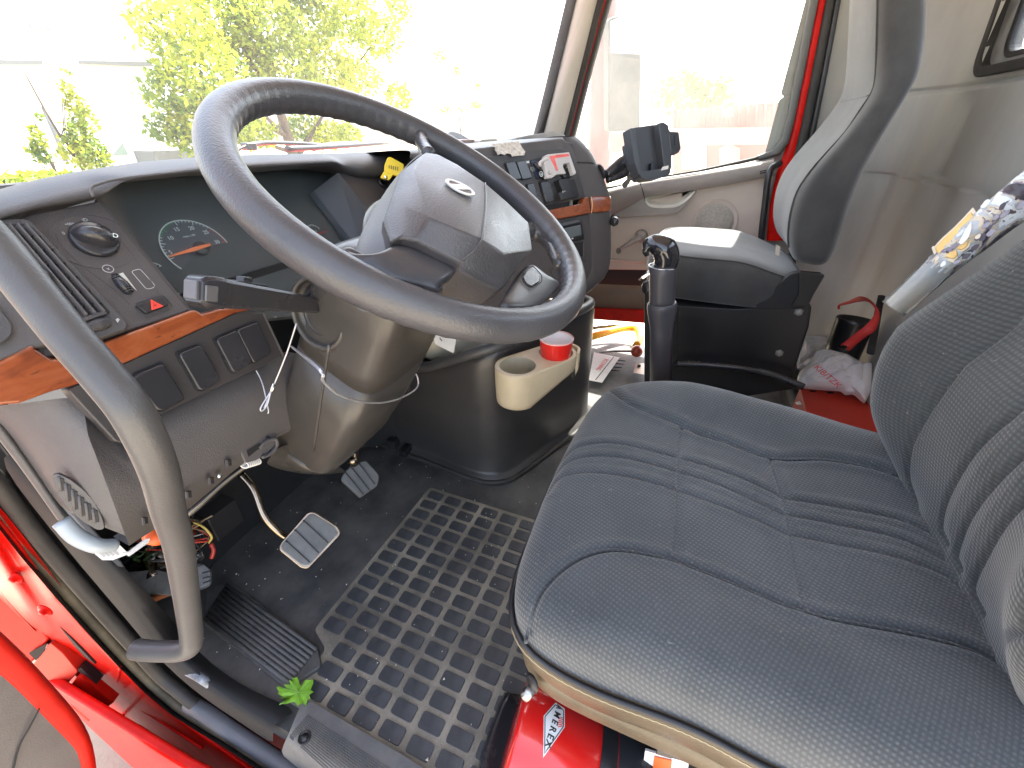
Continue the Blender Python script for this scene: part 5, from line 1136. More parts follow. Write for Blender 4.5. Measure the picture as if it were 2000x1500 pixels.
for k, (px, py, L_, W_, an, mi_) in enumerate([(1925, 398, 26, 9, -.8, 0), (1938, 408, 24, 8, -.9, 0), (1948, 385, 30, 8, -.8, 0), (1912, 416, 16, 7, -.9, 0), (1958, 402, 20, 9, -.8, 2), (1970, 388, 22, 8, -.8, 2), (1945, 424, 18, 8, -.7, 3), (1962, 418, 24, 9, -.7, 3), (1925, 440, 20, 7, -.6, 3), (1905, 482, 22, 8, -.5, 2), (1888, 500, 20, 7, -.5, 2), (1842, 515, 14, 7, -.7, 0), (1830, 505, 12, 5, -.9, 1), (1868, 512, 18, 5, -.5, 3), (1985, 352, 34, 9, -.75, 0), (1978, 372, 28, 8, -.75, 0), (1995, 400, 24, 9, -.7, 3), (1990, 382, 22, 6, -.75, 2), (1822, 484, 9, 4, -1.2, 1), (1850, 492, 7, 4, .3, 2), (1910, 462, 14, 6, -.6, 1), (1935, 455, 22, 8, -.6, 3)]):
    P = []
    for t in range(10):
        a = t * .628; r = rgf.uniform(.75, 1.15); u_, v_ = L_ * .5 * r * math.cos(a), W_ * .6 * r * math.sin(a); P.append((px + u_ * math.cos(an) - v_ * math.sin(an), py + u_ * math.sin(an) + v_ * math.cos(an)))
    n_ = (PA.n + Vector((rgf.uniform(-.25, .1), rgf.uniform(-.15, .15), rgf.uniform(0, .3)))).normalized(); Pf = Plane(PA(px, py, rgf.uniform(.006, .011)), n_)
    slab('vinyl_flake', [Pf(*p) for p in P], Pf.n, .0016, flk[mi_], am, rnd=.001)
slab('vinyl_flake', [PA(*p, .014) for p in [(1878, 463), (1890, 442), (1897, 432), (1897, 448), (1890, 466), (1878, 478), (1872, 474)]], PA.n, .0015, flk[0], am, rnd=.003)

# ================================================================== PASSENGER SEAT
ps = thing('passenger_seat', 'far passenger seat with tall one-piece headrest backrest on black pedestal', 'seat', (1.73, -.15, 0))
pcx, phw = 1.73, .27
def pback(pF, pB, hw_):
    xs_ = pcx - hw_; return X(*pF, xs_), X(*pB, xs_), hw_
lv = [((1548, 524), (1612, 536), .25), ((1536, 490), (1640, 508), .268), ((1534, 465), (1655, 470), .27), ((1538, 425), (1671, 425), .27), ((1552, 378), (1686, 376), .27), ((1580, 336), (1709, 325), .265), ((1615, 297), (1735, 274), .26), ((1650, 259), (1765, 224), .25), ((1685, 215), (1795, 172), .235), ((1705, 185), (1808, 148), .222), ((1714, 160), (1815, 125), .212), ((1716, 110), (1824, 80), .195), ((1717, 50), (1827, 30), .185), ((1718, 0), (1827, 0), .178), ((1718, -60), (1826, -60), .170), ((1718, -140), (1822, -130), .15), ((1722, -180), (1810, -180), .11)]
rows = []
for pF, pB, hw_ in lv:
    f, b, _ = pback(pF, pB, hw_); n = 44; row = []
    for i in range(n):
        a = 2 * math.pi * i / n; c, s = math.cos(a), math.sin(a); p = 4.5; rho_ = (abs(c) ** p + abs(s) ** p) ** (1 / p); u_, v_ = c / rho_, s / rho_
        t = (1 - v_) / 2; q = f.lerp(b, t)
        dish = -.018 * (1 - u_ * u_) * max(0, v_) if hw_ > .24 else 0
        row.append(Vector((pcx + hw_ * u_, q.y + dish, q.z)))
    rows.append(row)
pbk = grid('backrest', rows, [M['clothp'], M['clothl']], ps, closed=True, capends=True, subs=2)
for p in pbk.data.polygons:
    i = p.index % 44
    if 6 <= i <= 15: p.material_index = 1
e_ = [r[16] for r in rows]; tube('backrest_piping', [p + Vector((-.002, .0, 0)) for p in e_[1:]], .0028, M['clothp'], pbk, seg=8, res=3)
tube('seam', [rows[9][k] + Vector((0, .001, 0)) for k in range(7, 17)], .0018, M['clothp'], pbk, seg=6, res=2)
# cushion
def sup(cx, cy, hx, hy, z, p=4, n=56): 
    out = []
    for i in range(n):
        a = 2 * math.pi * i / n; c, s = math.cos(a), math.sin(a); r = (abs(c) ** p + abs(s) ** p) ** (-1 / p); out.append(Vector((cx + hx * c * r, cy + hy * s * r, z)))
    return out
def pz(x, y): return 0
xs_ = pcx - .27
fr, re_ = X(1262, 520, xs_), X(1560, 545, xs_)
pcy = (fr.y + re_.y) / 2 - .015; phd = abs(fr.y - re_.y) / 2 + .03
zt_ = X(1400, 512, xs_).z; zb_ = X(1400, 590, xs_).z
rows = []
for s_, z in ((.0, zt_ + .004), (.35, zt_ + .006), (.65, zt_ + .012), (.84, zt_ + .014), (.93, zt_ + .004), (.985, zt_ - .012), (1.0, zt_ - .035), (.995, zt_ - .06), (.975, zb_ + .005), (.93, zb_ - .012), (.85, zb_ - .018)):
    r = sup(pcx, pcy, .27 * s_ + .0005, phd * s_ + .0005, z)
    for q in r: q.z -= .05 * sst(pcy - .02, pcy - phd, q.y) * (z > zb_ + .01) ; q.z += .006 * math.sin(q.x * 20) * .2
    rows.append(r)
pc_s = grid('seat_cushion', rows, [M['clothp'], M['clothl']], ps, closed=True, subs=1, capends=True)
for p in pc_s.data.polygons:
    if p.index < 56 * 4 or p.index == 56 * 10: p.material_index = 1
tube('cushion_piping', rows[4][::1] + [rows[4][0]], .003, M['clothp'], pc_s, seg=7, res=2)
# hinge side plate
PH = Plane((xs_ + .012, 0, 0), (-1, 0, 0))
slab('hinge_cover', [PH(*p) for p in [(1480, 590), (1545, 535), (1560, 532), (1612, 537), (1580, 590), (1568, 604), (1476, 604)]], (-1, 0, 0), .03, M['blackmat'], ps, rnd=.012, bevel=.004)
PH2 = Plane((xs_ + .004, 0, 0), (-1, 0, 0))
slab('recliner_bracket', [PH2(*p) for p in [(1560, 530), (1612, 537), (1588, 578), (1578, 600), (1546, 598), (1560, 575)]], (-1, 0, 0), .012, M['black'], ps, rnd=.006, bevel=.002)
# pedestal
xp = xs_ + .02; PP = Plane((xp, 0, 0), (-1, 0, 0))
slab('pedestal', [PP(*p) for p in [(1258, 570), (1300, 594), (1440, 604), (1586, 598), (1580, 640), (1548, 736), (1552, 760), (1300, 800), (1258, 760)]], (-1, 0, 0), .44, M['blackmat'], ps, bevel=.006)
slab('pedestal_side', [PP(*p, .004) for p in [(1325, 598), (1440, 604), (1584, 598), (1576, 640), (1544, 736), (1322, 706)]], (-1, 0, 0), .006, M['black'], ps, bevel=.002)
for px, py in ((1560, 610), (1522, 690)):
    lathe('bolt', [(0, .008), (.0085, .007), (.011, .003), (.013, 0)], PP(px, py, .004), (-1, 0, 0), mat('bolt_zinc', (.30, .31, .29), .5, metal=.6), ps, seg=6, smooth=False)
tube('recline_lever', [X(1258, 540, xs_ - .02), X(1250, 545, xs_ - .03), X(1268, 530, xs_ - .03)], .004, M['chrome'], ps, seg=8)
lathe('side_knob', [(0, .02), (.022, .018), (.026, 0)], X(1268, 560, xs_), (-1, 0, 0), M['gloss'], ps, seg=20)
slab('belt_latch', [PH(*p) for p in [(1516, 478), (1524, 482), (1522, 500), (1514, 498)]], (-1, 0, 0), .006, M['metal'], ps)
# black curved rail at the pedestal foot
rl = thing('floor_rail', 'black curved tube lying along the floor at passenger seat pedestal', 'rail', X(1440, 720, xs_ - .05))
tube('rail', [X(1318, 710, xs_ - .04), X(1380, 713, xs_ - .04), X(1450, 720, xs_ - .04), X(1510, 733, xs_ - .04), X(1570, 756, xs_ - .06)], .011, M['gloss'], rl, seg=12)
# ================================================================== FLOOR, MAT, PEDALS, ENGINE COVER
def F0(px, py, z=0): return Z(px, py, z)
fm = thing('floor_mat', 'dusty black rubber floor mat with grid of small rectangular blocks', 'floor mat', (.55, .5, 0))
FZ = Plane((0, 0, 0), (0, 0, 1), (0, 1, 0))
slab('mat_sheet', [F0(410, 1108), F0(470, 1050), F0(590, 938), F0(700, 880), F0(820, 870), F0(1000, 930), F0(1090, 875), F0(1200, 860), Vector((1.05, -.35, 0)), Vector((.20, -.35, 0)), F0(800, 1475), F0(610, 1372), F0(590, 1352), F0(400, 1210)], (0, 0, 1), .008, M['mat'], fm, rnd=.02)
dz = mat('mat_dust', (.13, .12, .10), .85, color2=(.33, .30, .24), vscale=6, bump=1.0, bscale=320, bdist=.002)
# ---- lattice of raised blocks (homography measured from the mat reduces to a regular grid)
g0 = F0(653.8, 1222.8); gi = (F0(935.9, 1356.8) - F0(653.8, 1222.8)) / 6; gj = (F0(850.4, 969.9) - g0) / 11
def G(i, j, z=0): v = g0 + gi * i + gj * j; return Vector((v.x, v.y, z))
slab('dust_layer', [G(-.6, -.6), G(.3, -1.2), G(.35, -3.9), G(9.5, -3.9), G(9.5, 11.7), G(-.6, 11.7)], (0, 0, 1), .0012, dz, fm, lift=.0012, rnd=.01)
blk = mat('mat_block_rubber', (.030, .034, .040), .5, color2=(.070, .074, .080), vscale=16, bump=.5, bscale=380, rvar=.1)
proto = None; cnt = 0
rgm = random.Random(2)
hx, hy = gj.length * .365, gi.length * .395
for j in range(-3, 12):
    for i in range(0, 8):
        if j < 0 and i < 1: continue
        q = G(i, j)
        if q.y < -.02: continue
        if proto is None:
            c = [Vector((a * hx, b * hy, 0)) for a, b in ((-1, -1), (1, -1), (1, 1), (-1, 1))]; pts = round2(c, .006, 3); top = [Vector((p.x * .965, p.y * .97, .0036)) for p in pts]; low = [p + Vector((0, 0, 0)) for p in pts]; n = len(pts)
            me_ = raw('mat_block', top + low, [tuple(range(n))] + [(k, (k + 1) % n, n + (k + 1) % n, n + k) for k in range(n)], blk, fm, smooth=False)
            me_.matrix_parent_inverse = Matrix.Translation(-fm.location); proto = me_; o = me_
        else:
            o = proto.copy(); COL.objects.link(o); o.parent = fm; o.matrix_parent_inverse = Matrix.Translation(-fm.location)
        o.location = (q.x + rgm.uniform(-.0005, .0005), q.y + rgm.uniform(-.0005, .0005), .0014)
        o.rotation_euler = (rgm.uniform(-.004, .004), rgm.uniform(-.004, .004), rgm.uniform(-.01, .01)); cnt += 1
# near edge rows of worn blocks against the sill
# ---- foot rest with long ribs
fr_ = slab('footrest_pad', [F0(402, 1150, .012), F0(450, 1135, .012), F0(620, 1262, .012), F0(628, 1300, .012), F0(560, 1345, .012), F0(395, 1215, .012)], (0, 0, 1), .014, M['mat'], fm, rnd=.01, bevel=.003)
for k in range(9):
    t = k / 8; a = (400 + 42 * t * 1.0 + (0), 1208 - 66 * t); b = (566 + 52 * t, 1335 - 66 * t)
    tube('mat_rib', [F0(*a, .014), F0(*b, .014)], .0045, M['mat'], fm, seg=8, smooth_path=False)
# ---- maple leaf
lf = thing('maple_leaf', 'single bright green maple leaf lying on the floor mat edge', 'leaf', F0(578, 1352, .016))
L0 = Plane((0, 0, .018), (0, 0, 1), (0, 1, 0))
out = [(545, 1375), (560, 1378), (575, 1372), (583, 1381), (592, 1376), (598, 1380), (602, 1370), (607, 1366), (605, 1360), (614, 1354), (607, 1349), (613, 1338), (612, 1327), (603, 1332), (598, 1329), (594, 1336), (590, 1344), (586, 1336), (582, 1326), (571, 1326), (573, 1333), (566, 1331), (568, 1338), (556, 1340), (560, 1346), (546, 1343), (541, 1345), (546, 1353), (544, 1358), (555, 1362), (548, 1366), (558, 1370)]
pts = [L0(a, b) for a, b in out]; cc = L0(584, 1356); V = [cc + Vector((0, 0, .006))] + [p + Vector((0, 0, .007 * (abs(math.sin(k * 1.3))))) for k, p in enumerate(pts)]
V = [cc + Vector((0, 0, .004))] + [(p + cc) / 2 + Vector((0, 0, .005 + .002 * math.sin(k))) for k, p in enumerate(pts)] + V[1:]; n = len(pts)
raw('blade', V, [(0, 1 + k, 1 + (k + 1) % n) for k in range(n)] + [(1 + k, 1 + n + k, 1 + n + (k + 1) % n, 1 + (k + 1) % n) for k in range(n)], M['leaf'], lf)
vein = mat('leaf_vein', (.22, .42, .08), .5)
for tx, ty in ((548, 1346), (574, 1328), (608, 1332), (612, 1354), (586, 1378)): tube('vein', [cc + Vector((0, 0, .0055)), (L0(tx, ty) + cc) / 2 + Vector((0, 0, .0075)), L0(tx, ty).lerp(cc, .15) + Vector((0, 0, .006))], .0006, vein, lf, seg=5)
tube('leaf_stem', [cc + Vector((0, 0, .005)), L0(560, 1372) + Vector((0, 0, .004)), L0(546, 1377) + Vector((0, 0, .002))], .0009, vein, lf, seg=6)
# debris
cr_ = slab('crumb', [F0(0, 0)] * 3, (0, 0, 1), .001, M['paper'], None) if False else None
bits = []; Fb = []
for _ in range(260):
    x, y = rgm.uniform(.22, 1.1), rgm.uniform(-.1, .98); s_ = rgm.uniform(.0008, .0028) * (1.6 if rgm.random() < .08 else 1); a = rgm.uniform(0, 6.3); k = len(bits)
    for t in (0, 2.1, 4.2): bits.append((x + s_ * math.cos(a + t), y + s_ * math.sin(a + t) * rgm.uniform(.4, 1), .0065))
    bits.append((x, y, .0065 + s_)); Fb += [(k, k + 1, k + 3), (k + 1, k + 2, k + 3), (k + 2, k, k + 3), (k, k + 2, k + 1)]
gr = raw('floor_grit', bits, Fb, mat('grit', (.62, .58, .50), .8), smooth=False); gr['kind'] = 'stuff'; gr['label'] = 'fine pale grit and crumbs scattered over the floor mat'

# ---- toe board and clutter
structure(raw('toe_board', [F0(395, 1115), F0(590, 938), F0(700, 870), F0(820, 868), X(820, 868, 1.0) + Vector((0, .15, .5)), F0(700, 870) + Vector((0, .1, .5)), F0(590, 938) + Vector((0, .08, .5)), F0(395, 1115) + Vector((0, .08, .5))], [(0, 1, 6, 7), (1, 2, 5, 6), (2, 3, 4, 5)], M['blackmat'], smooth=False, solid=.01))
# ---- pedals
def pad_pedal(name, label, pts, h, n, th, ribs, armp, armr, m=None):
    t = thing(name, label, 'pedal', armp[0]); P = Plane(D(*pts[0], h), n)
    pd_ = slab('pedal_pad', [P(*p) for p in pts], P.n, th, m or M['dust_glare'], t, rnd=.008, bevel=.004)
    for (a, b) in ribs: tube('pad_groove', [P(*a, .001), P(*lerp2(a, b, .5), .0015), P(*b, .001)], .0014, M['printg'] if m is None else M['black'], pd_, seg=6)
    tube('pedal_arm', armp, armr, M['bronze'], t, seg=12); return t, P
bp_ = D(610, 1050, .94)
grn = mat('pedal_rubber', (.10, .105, .11), .6, bump=.4, var=.2, vscale=20)
t_, P_b = pad_pedal('brake_pedal', 'square ribbed brake pedal hanging on bent steel rod', [(603, 1003), (612, 1001), (655, 1028), (663, 1042), (655, 1050), (605, 1105), (590, 1106), (548, 1074), (547, 1064)], .93, (-.35, -.62, .70), .014,
    [((592, 1016), (640, 1060)), ((575, 1034), (622, 1080)), ((558, 1056), (604, 1098))], [D(470, 925, .92), D(495, 955, .92), D(515, 1005, .92), D(540, 1035, .93), D(568, 1055, .945)], [.0085, .0078, .0075, .0072, .007], grn)
slab('pad_rim', [P_b(*p, -.001) for p in [(600, 1000), (613, 998), (660, 1028), (668, 1043), (602, 1112), (588, 1110), (544, 1074), (546, 1062)]], P_b.n, .02, M['bronze'], t_, rnd=.008, bevel=.003)
t_, P_a = pad_pedal('accelerator_pedal', 'curved ribbed accelerator pedal pad beneath the steering column', [(672, 922), (690, 905), (715, 898), (742, 928), (738, 948), (712, 966), (704, 972), (665, 935)], 1.04, (-.3, -.60, .74), .016,
    [((686, 912), (722, 958)), ((700, 903), (732, 946)), ((674, 922), (710, 966))], [D(690, 905, 1.04), D(690, 880, 1.08), D(685, 850, 1.1)], [.012, .012, .012], grn)
t_, P_c = pad_pedal('clutch_pedal', 'broad dusty clutch pedal pad half hidden behind grab handle', [(240, 1118), (300, 1112), (345, 1120), (392, 1098), (411, 1112), (411, 1140), (395, 1148), (330, 1162), (280, 1158), (245, 1140)], .93, (-.2, -.5, .84), .022,
    [((395, 1120), (410, 1116)), ((396, 1130), (411, 1126)), ((397, 1139), (411, 1134)), ((384, 1106), (400, 1102))], [D(300, 1130, .95), D(290, 1090, .98), D(300, 1040, 1.0)], [.014, .014, .014], mat('clutch_rubber', (.17, .175, .18), .6, bump=.5, var=.3, vscale=25))
tube('rust_lever', [D(262, 1195, .93), D(300, 1170, .94), D(335, 1155, .96)], .008, mat('rusty_steel', (.30, .09, .02), .6, var=.3), t_, seg=8)
# ---- wiring under the dash
wr_ = thing('wiring_loom', 'tangle of wires with white hose and connectors hanging below dash end', 'wiring', D(330, 1060, .95))
tube('white_hose', [Y(120, 1018, .66), Y(150, 1048, .65), Y(190, 1066, .64), Y(225, 1064, .64)], [.0095, .010, .0095, .008], M['hose'], wr_, seg=14)
PWp = Plane(Y(205, 1075, .67), (-.1, -.9, .3))
slab('label_tag', [PWp(*p) for p in [(177, 1075), (210, 1064), (233, 1064), (252, 1082), (220, 1094), (200, 1094)]], PWp.n, .002, M['paper'], wr_)
for k in range(4): strip_flat('tag_print', [PWp(190 + k * 9, 1075 - k * 1, .0006), PWp(205 + k * 9, 1087 - k * 1, .0006)], .003, PWp.n, M['printg'], wr_, thick=.0004)
slab('white_strap', [PWp(*p, .012) for p in [(240, 1080), (252, 1087), (290, 1060), (293, 1052), (285, 1053), (252, 1078)]], PWp.n, .004, M['rod'], wr_)
lathe('orange_connector', [(0, .010), (.012, .009), (.013, -.004), (.012, -.02)], Y(304, 1048, .66), (-.1, -.8, .3), M['orange'], wr_, seg=24)
cols = [('w_black', (.02, .02, .02)), ('w_grey', (.25, .25, .25)), ('w_tan', (.22, .17, .10)), ('w_white', (.30, .30, .30)), ('w_red', (.35, .03, .02)), ('w_green', (.05, .13, .04))]
cm = [mat(a, b, .4) for a, b in cols]
for k in range(34):
    a = (rgm.uniform(245, 330), rgm.uniform(1050, 1110)); b = (rgm.uniform(290, 415), rgm.uniform(1020, 1100)); c = (rgm.uniform(300, 420), rgm.uniform(985, 1060))
    tube('wire', [D(*a, rgm.uniform(.90, 1.0)), D((a[0] + b[0]) / 2, max(a[1], b[1]) + rgm.uniform(-12, 8), rgm.uniform(.92, 1.0)), D(*b, rgm.uniform(.93, 1.0)), D(*c, rgm.uniform(.95, 1.02))], rgm.uniform(.0014, .0032), rgm.choice(cm), wr_, seg=6, res=4)
tube('wire', [D(378, 1020, .93), D(398, 1030, .93), D(413, 1048, .94), D(408, 1060, .95)], .0024, mat('w_yellow', (.50, .38, .10), .4), wr_, seg=8)
tube('wire', [D(412, 1062, .96), D(417, 1075, .96), D(413, 1090, .96)], .0045, cm[4], wr_, seg=8)
for k, (dx_, m2) in enumerate(((0, 3), (4, 1), (7, 3), (10, 2))): tube('loom_wire', [Y(362 + dx_, 1004 + k, .63), Y(385 + dx_, 985 + k, .62), Y(430 + dx_, 945 + k * .5, .615), Y(470 + dx_, 915, .61), Y(500, 897 + k, .605)], .0011, cm[[0, 1, 2, 0][k]], wr_, seg=6)
for k in range(7): tube('cable_tie', arc_pts(Y(478 + k * 4, 908 - k * 1.2, .605), (0, .3, .9), (.6, -.6, 0), .006, 0, 300, 10), .0016, M['rod'], wr_, seg=5, res=1)
for k, (px, py, w, h) in enumerate([(300, 1100, 60, 30), (240, 1105, 70, 40), (370, 1055, 40, 50), (430, 1010, 60, 60)]): box('module', D(px, py, 1.02), AX, (w * .0012, .05, h * .0012), M['black' if k % 2 else 'blackmat'], wr_, .004)

# ---- engine cover (doghouse) between the footwells
ec_ = thing('engine_cover', 'black moulded engine cover with raised rounded rim beside footwell', 'engine cover', (1.25, .6, 0))
path = [(1.02, 1.12), (.995, .90), (.975, .70), (.955, .54), (.965, .47), (1.00, .425), (1.08, .39), (1.20, .343), (1.32, .298), (1.42, .268), (1.475, .272), (1.50, .33), (1.53, .5), (1.60, 1.12)]
pp = catmull([Vector((a, b, 0)) for a, b in path], 6)
def top_z(p, s): 
    return .335 + .135 * sst(-.78, -.40, -p.y) if p.x < 1.5 else .45
rows = []
cen = Vector((1.28, .80, 0))
for lvl in range(13):
    row = []
    for i, p in enumerate(pp):
        a = pp[min(i + 1, len(pp) - 1)] - pp[max(i - 1, 0)]; nrm = Vector((a.y, -a.x, 0)).normalized()
        if nrm.dot(p - cen) < 0: nrm = -nrm
        zt = top_z(p, i)
        o_, z = [(.030, .004), (.028, .012), (.006, .018), (.0, .03), (-.004, .10), (-.008, .2), (-.012, zt - .05), (-.013, zt - .02), (-.018, zt - .004), (-.030, zt + .004), (-.044, zt), (-.054, zt - .016), (-.058, zt - .04)][lvl]
        row.append(Vector((p.x, p.y, z)) + nrm * o_)
    rows.append(row)
ecm = mat('engine_cover_plastic', (.040, .038, .038), .36, bump=.3, bscale=420, color2=(.058, .053, .049), vscale=4, rvar=.07)
grid('cover_shell', rows, ecm, ec_)
top_ring = rows[-1]; slab('cover_top', [Vector((p.x, p.y, .325)) for p in top_ring], (0, 0, 1), .02, M['black'], ec_)
tube('cover_rim', [Vector((p.x, p.y, top_z(p, 0) + .004)) + (cen - p).normalized() * .03 * 1 for p in pp[8:66]], .017, M['handle'], ec_, seg=12, res=1)
tube('cover_flange', [Vector((p.x, p.y, .006)) + (p - cen).normalized() * .028 for p in pp], .009, M['rubber'], ec_, seg=8, res=1)
box('clip', Z(792, 880, .02), AX, (.05, .03, .03), M['black'], ec_, .005); box('clip', Z(768, 868, .02), AX, (.03, .04, .05), M['blackmat'], ec_, .005)
# cream tub with paper label on the cover
ct_ = thing('cream_tub', 'cream plastic tub with white paper label behind the column', 'tub', (1.19, .69, .32))
lathe('tub', [(.10, 0), (.180, .0), (.186, .010), (.180, .10), (.182, .17), (.178, .172), (.17, .02), (.05, .01)], (1.235, .70, .352), (0, 0, 1), M['cream'], ct_, seg=48)
Pt = Plane(Y(870, 668, .57), (-.45, -.85, .2)); slab('paper_label', [Pt(*p) for p in [(846, 655), (868, 652), (892, 656), (886, 690), (850, 672)]], Pt.n, .002, M['paper'], ct_)
tube('pen_mark', [Pt(859, 660, .001), Pt(863, 666, .001)], .0012, M['printk'], ct_, seg=5, smooth_path=False)
# cup holder
ch = thing('cup_holder', 'beige two-cup holder fixed to the engine cover wall', 'cup holder', (1.12, .33, .33))
cz = .455
h1c, h2c = Z(1011, 716, cz), Z(1086, 690, cz - .0)
r1 = (Z(1050, 716, cz) - h1c).length * .92; r2 = r1 * .98
def cup_out(c1, c2, ra, rb, n=14):
    d = (c2 - c1).normalized(); s = Vector((-d.y, d.x, 0)); a0 = math.atan2(s.y, s.x); o = []
    for k in range(n + 1): t = a0 + math.pi * k / n; o.append(c1 + Vector((math.cos(t), math.sin(t), 0)) * ra)
    for k in range(n + 1): t = a0 + math.pi + math.pi * k / n; o.append(c2 + Vector((math.cos(t), math.sin(t), 0)) * rb)
    return o
def hole_ring(c, r, n=30, ph=0): return [c + Vector((math.cos(2 * math.pi * k / n + ph), math.sin(2 * math.pi * k / n + ph), 0)) * r for k in range(n)]
oo = cup_out(h1c, h2c, r1 * 1.26, r2 * 1.22)
rows = []
cmid = (h1c + h2c) / 2
for s_, dz_ in ((.965, .004), (.985, .003), (1.0, -.002), (1.0, -.01), (.985, -.045), (.96, -.080), (.93, -.092), (.8, -.096)):
    row = []
    for p in oo:
        t = (p - h1c).dot((h2c - h1c).normalized()) / (h2c - h1c).length
        lowk = 1.12 - .62 * sst(.1, 1.15, t)
        c_ = h1c.lerp(h2c, max(0, min(1, t))); q = c_ + (p - c_) * s_; row.append(q + Vector((0, 0, dz_ * (lowk if dz_ < -.02 else 1))))
    rows.append(row)
bod = grid('holder_body', rows, M['beige'], ch, closed=True)
# top face with two round wells
bm = bmesh.new(); 
def bmring(pts, close=True):
    vs = [bm.verts.new(p) for p in pts]; es = [bm.edges.new((vs[i], vs[(i + 1) % len(vs)])) for i in range(len(vs))]; return vs, es
e_all = []
for ring in (rows[0], [p + Vector((0, 0, .004)) for p in hole_ring(h1c, r1)], [p + Vector((0, 0, .004)) for p in hole_ring(h2c, r2)]): e_all += bmring(ring)[1]
bmesh.ops.triangle_fill(bm, use_beauty=True, edges=e_all, use_dissolve=False); me = bpy.data.meshes.new('holder_top'); bm.to_mesh(me); bm.free()
link('holder_top', me, M['beige'], ch)
for c, r in ((h1c, r1), (h2c, r2)):
    lathe('cup_well', [(r * 1.0, .004), (r * .97, .0), (r * .94, -.03), (r * .88, -.062), (r * .80, -.066), (.002, -.066)], c, (0, 0, 1), mat('beige_well', (.40, .36, .26), .5) if c is h1c else bpy.data.materials['beige_well'], ch, seg=30, caps=False)
# open slot and lip on the right of the holder
dh = (h2c - h1c).normalized(); sh_ = Vector((dh.y, -dh.x, 0))
pq = [h2c + dh * r2 * .9 - sh_ * -.0 + sh_ * r2 * 1.0, h2c + dh * r2 * 1.42 + sh_ * r2 * .55, h2c + dh * r2 * 1.55, h2c + dh * r2 * 1.4 - sh_ * r2 * .7]
grid('holder_lip', [[p + Vector((0, 0, .008)) for p in catmull(pq, 5)], [p + Vector((0, 0, -.05)) for p in catmull(pq, 5)], [p * 1 + (h2c - p) * .12 + Vector((0, 0, -.075)) for p in catmull(pq, 5)]], M['beige'], ch, solid=.009, bevel=.003)
slab('holder_slot', [X(1116, 706, pq[0].x - .006), X(1122, 706, pq[0].x - .006), X(1124, 740, pq[0].x - .006), X(1119, 742, pq[0].x - .006)], (-.7, -.7, 0), .002, M['blackmat'], ch)
for k in range(3): lathe('coin', [(0, .002), (.011, .002), (.011, 0)], h1c + Vector((-.01 + .012 * k, .01 * (k % 2), -.063 + .002 * k)), (.1 * k, .05, 1), mat('coin_copper', (.45, .22, .14), .35, metal=1) if k == 0 else bpy.data.materials['coin_copper'], ch, seg=18)
cu_ = thing('red_cup', 'red plastic party cup with white inside standing in the cup holder', 'cup', h2c + Vector((0, 0, -.05)))
tp = Z(1087, 660, cz + .055); rt_ = (Z(1121, 660, cz + .055) - tp).length
rim_ = [(r2 * .72, -.112), (rt_ * .86, -.05), (rt_ * .97, -.008), (rt_ * .985, -.004)]
V_ = []
n = 64; rws = []
for r, h in [(r2 * .70, -.112), (r2 * .72, -.110), (rt_ * .84, -.06), (rt_ * .93, -.014), (rt_ * .95, -.010), (rt_ * .965, -.003)]:
    rws.append([tp + Vector((math.cos(2 * math.pi * k / n), math.sin(2 * math.pi * k / n), 0)) * (r + (.0009 if (k % 4) < 2 and h < -.012 else 0)) + Vector((0, 0, h)) for k in range(n)])
grid('cup_wall', rws, M['redpl'], cu_, closed=True)
lathe('cup_lining', [(rt_ * .955, -.002), (rt_ * .93, -.012), (rt_ * .80, -.06), (r2 * .68, -.105), (.001, -.106)], tp, (0, 0, 1), mat('cup_white', (.85, .80, .80), .4), cu_, seg=48, caps=False)
lathe('cup_rim', [(rt_ * .955, 0), (rt_ * .985, .0018), (rt_ * 1.0, 0), (rt_ * .985, -.003)], tp, (0, 0, 1), mat('cup_rim_pink', (.80, .45, .42), .35), cu_, seg=48, caps=False)

# ---- gear shifter
gs = thing('gear_shifter', 'tall black gear lever with chunky glossy knob on thick sleeve', 'gear lever', X(1290, 745, 1.2))
k0, k1 = X(1290, 760, 1.2), X(1294, 520, 1.2)
ax_ = (k1 - k0).normalized(); Lg = (k1 - k0).length
w = lambda px: px * (k1 - EYE).dot(DIR) / FPX / 2
lathe('lower_sleeve', [(w(46), 0), (w(46), Lg * .50), (w(48), Lg * .56), (w(57), Lg * .66), (w(59), Lg * .70), (w(58), Lg * .725), (w(54), Lg * .735), (w(49), Lg * .73)], k0, ax_, mat('shifter_sleeve', (.06, .058, .066), .4, bump=.15, bscale=400), gs, seg=28)
lathe('upper_sleeve', [(w(48), Lg * .70), (w(50), Lg * .76), (w(51), Lg * .95), (w(52), Lg * 1.0), (w(50), Lg * 1.005), (w(44), Lg * 1.01)], k0, ax_, bpy.data.materials['shifter_sleeve'], gs, seg=28)
kg = mat('knob_gloss', (.018, .018, .022), .10, coat=.5)
tube('knob', [X(a, b, 1.2) for a, b in [(1261, 491), (1268, 482), (1282, 480), (1296, 487), (1302, 502), (1299, 520), (1298, 530)]], [w(12), w(34), w(44), w(50), w(48), w(44), w(42)], kg, gs, seg=24, res=6)
tube('range_lever', [X(1264, 500, 1.17), X(1261, 490, 1.17), X(1268, 480, 1.17)], [w(8), w(14), w(12)], kg, gs, seg=12)
slab('splitter', [X(1252, 541, 1.16), X(1268, 532, 1.16), X(1270, 536, 1.16), X(1256, 546, 1.16)], (-1, 0, 0), .008, M['chrome'], gs, bevel=.001)
tube('knob_seam', [k1 + (RT * math.cos(t) + FW * math.sin(t)) * w(52) for t in [i * math.pi / 12 for i in range(24)]], .0012, M['chrome'], gs, closed=True, seg=6, res=1)

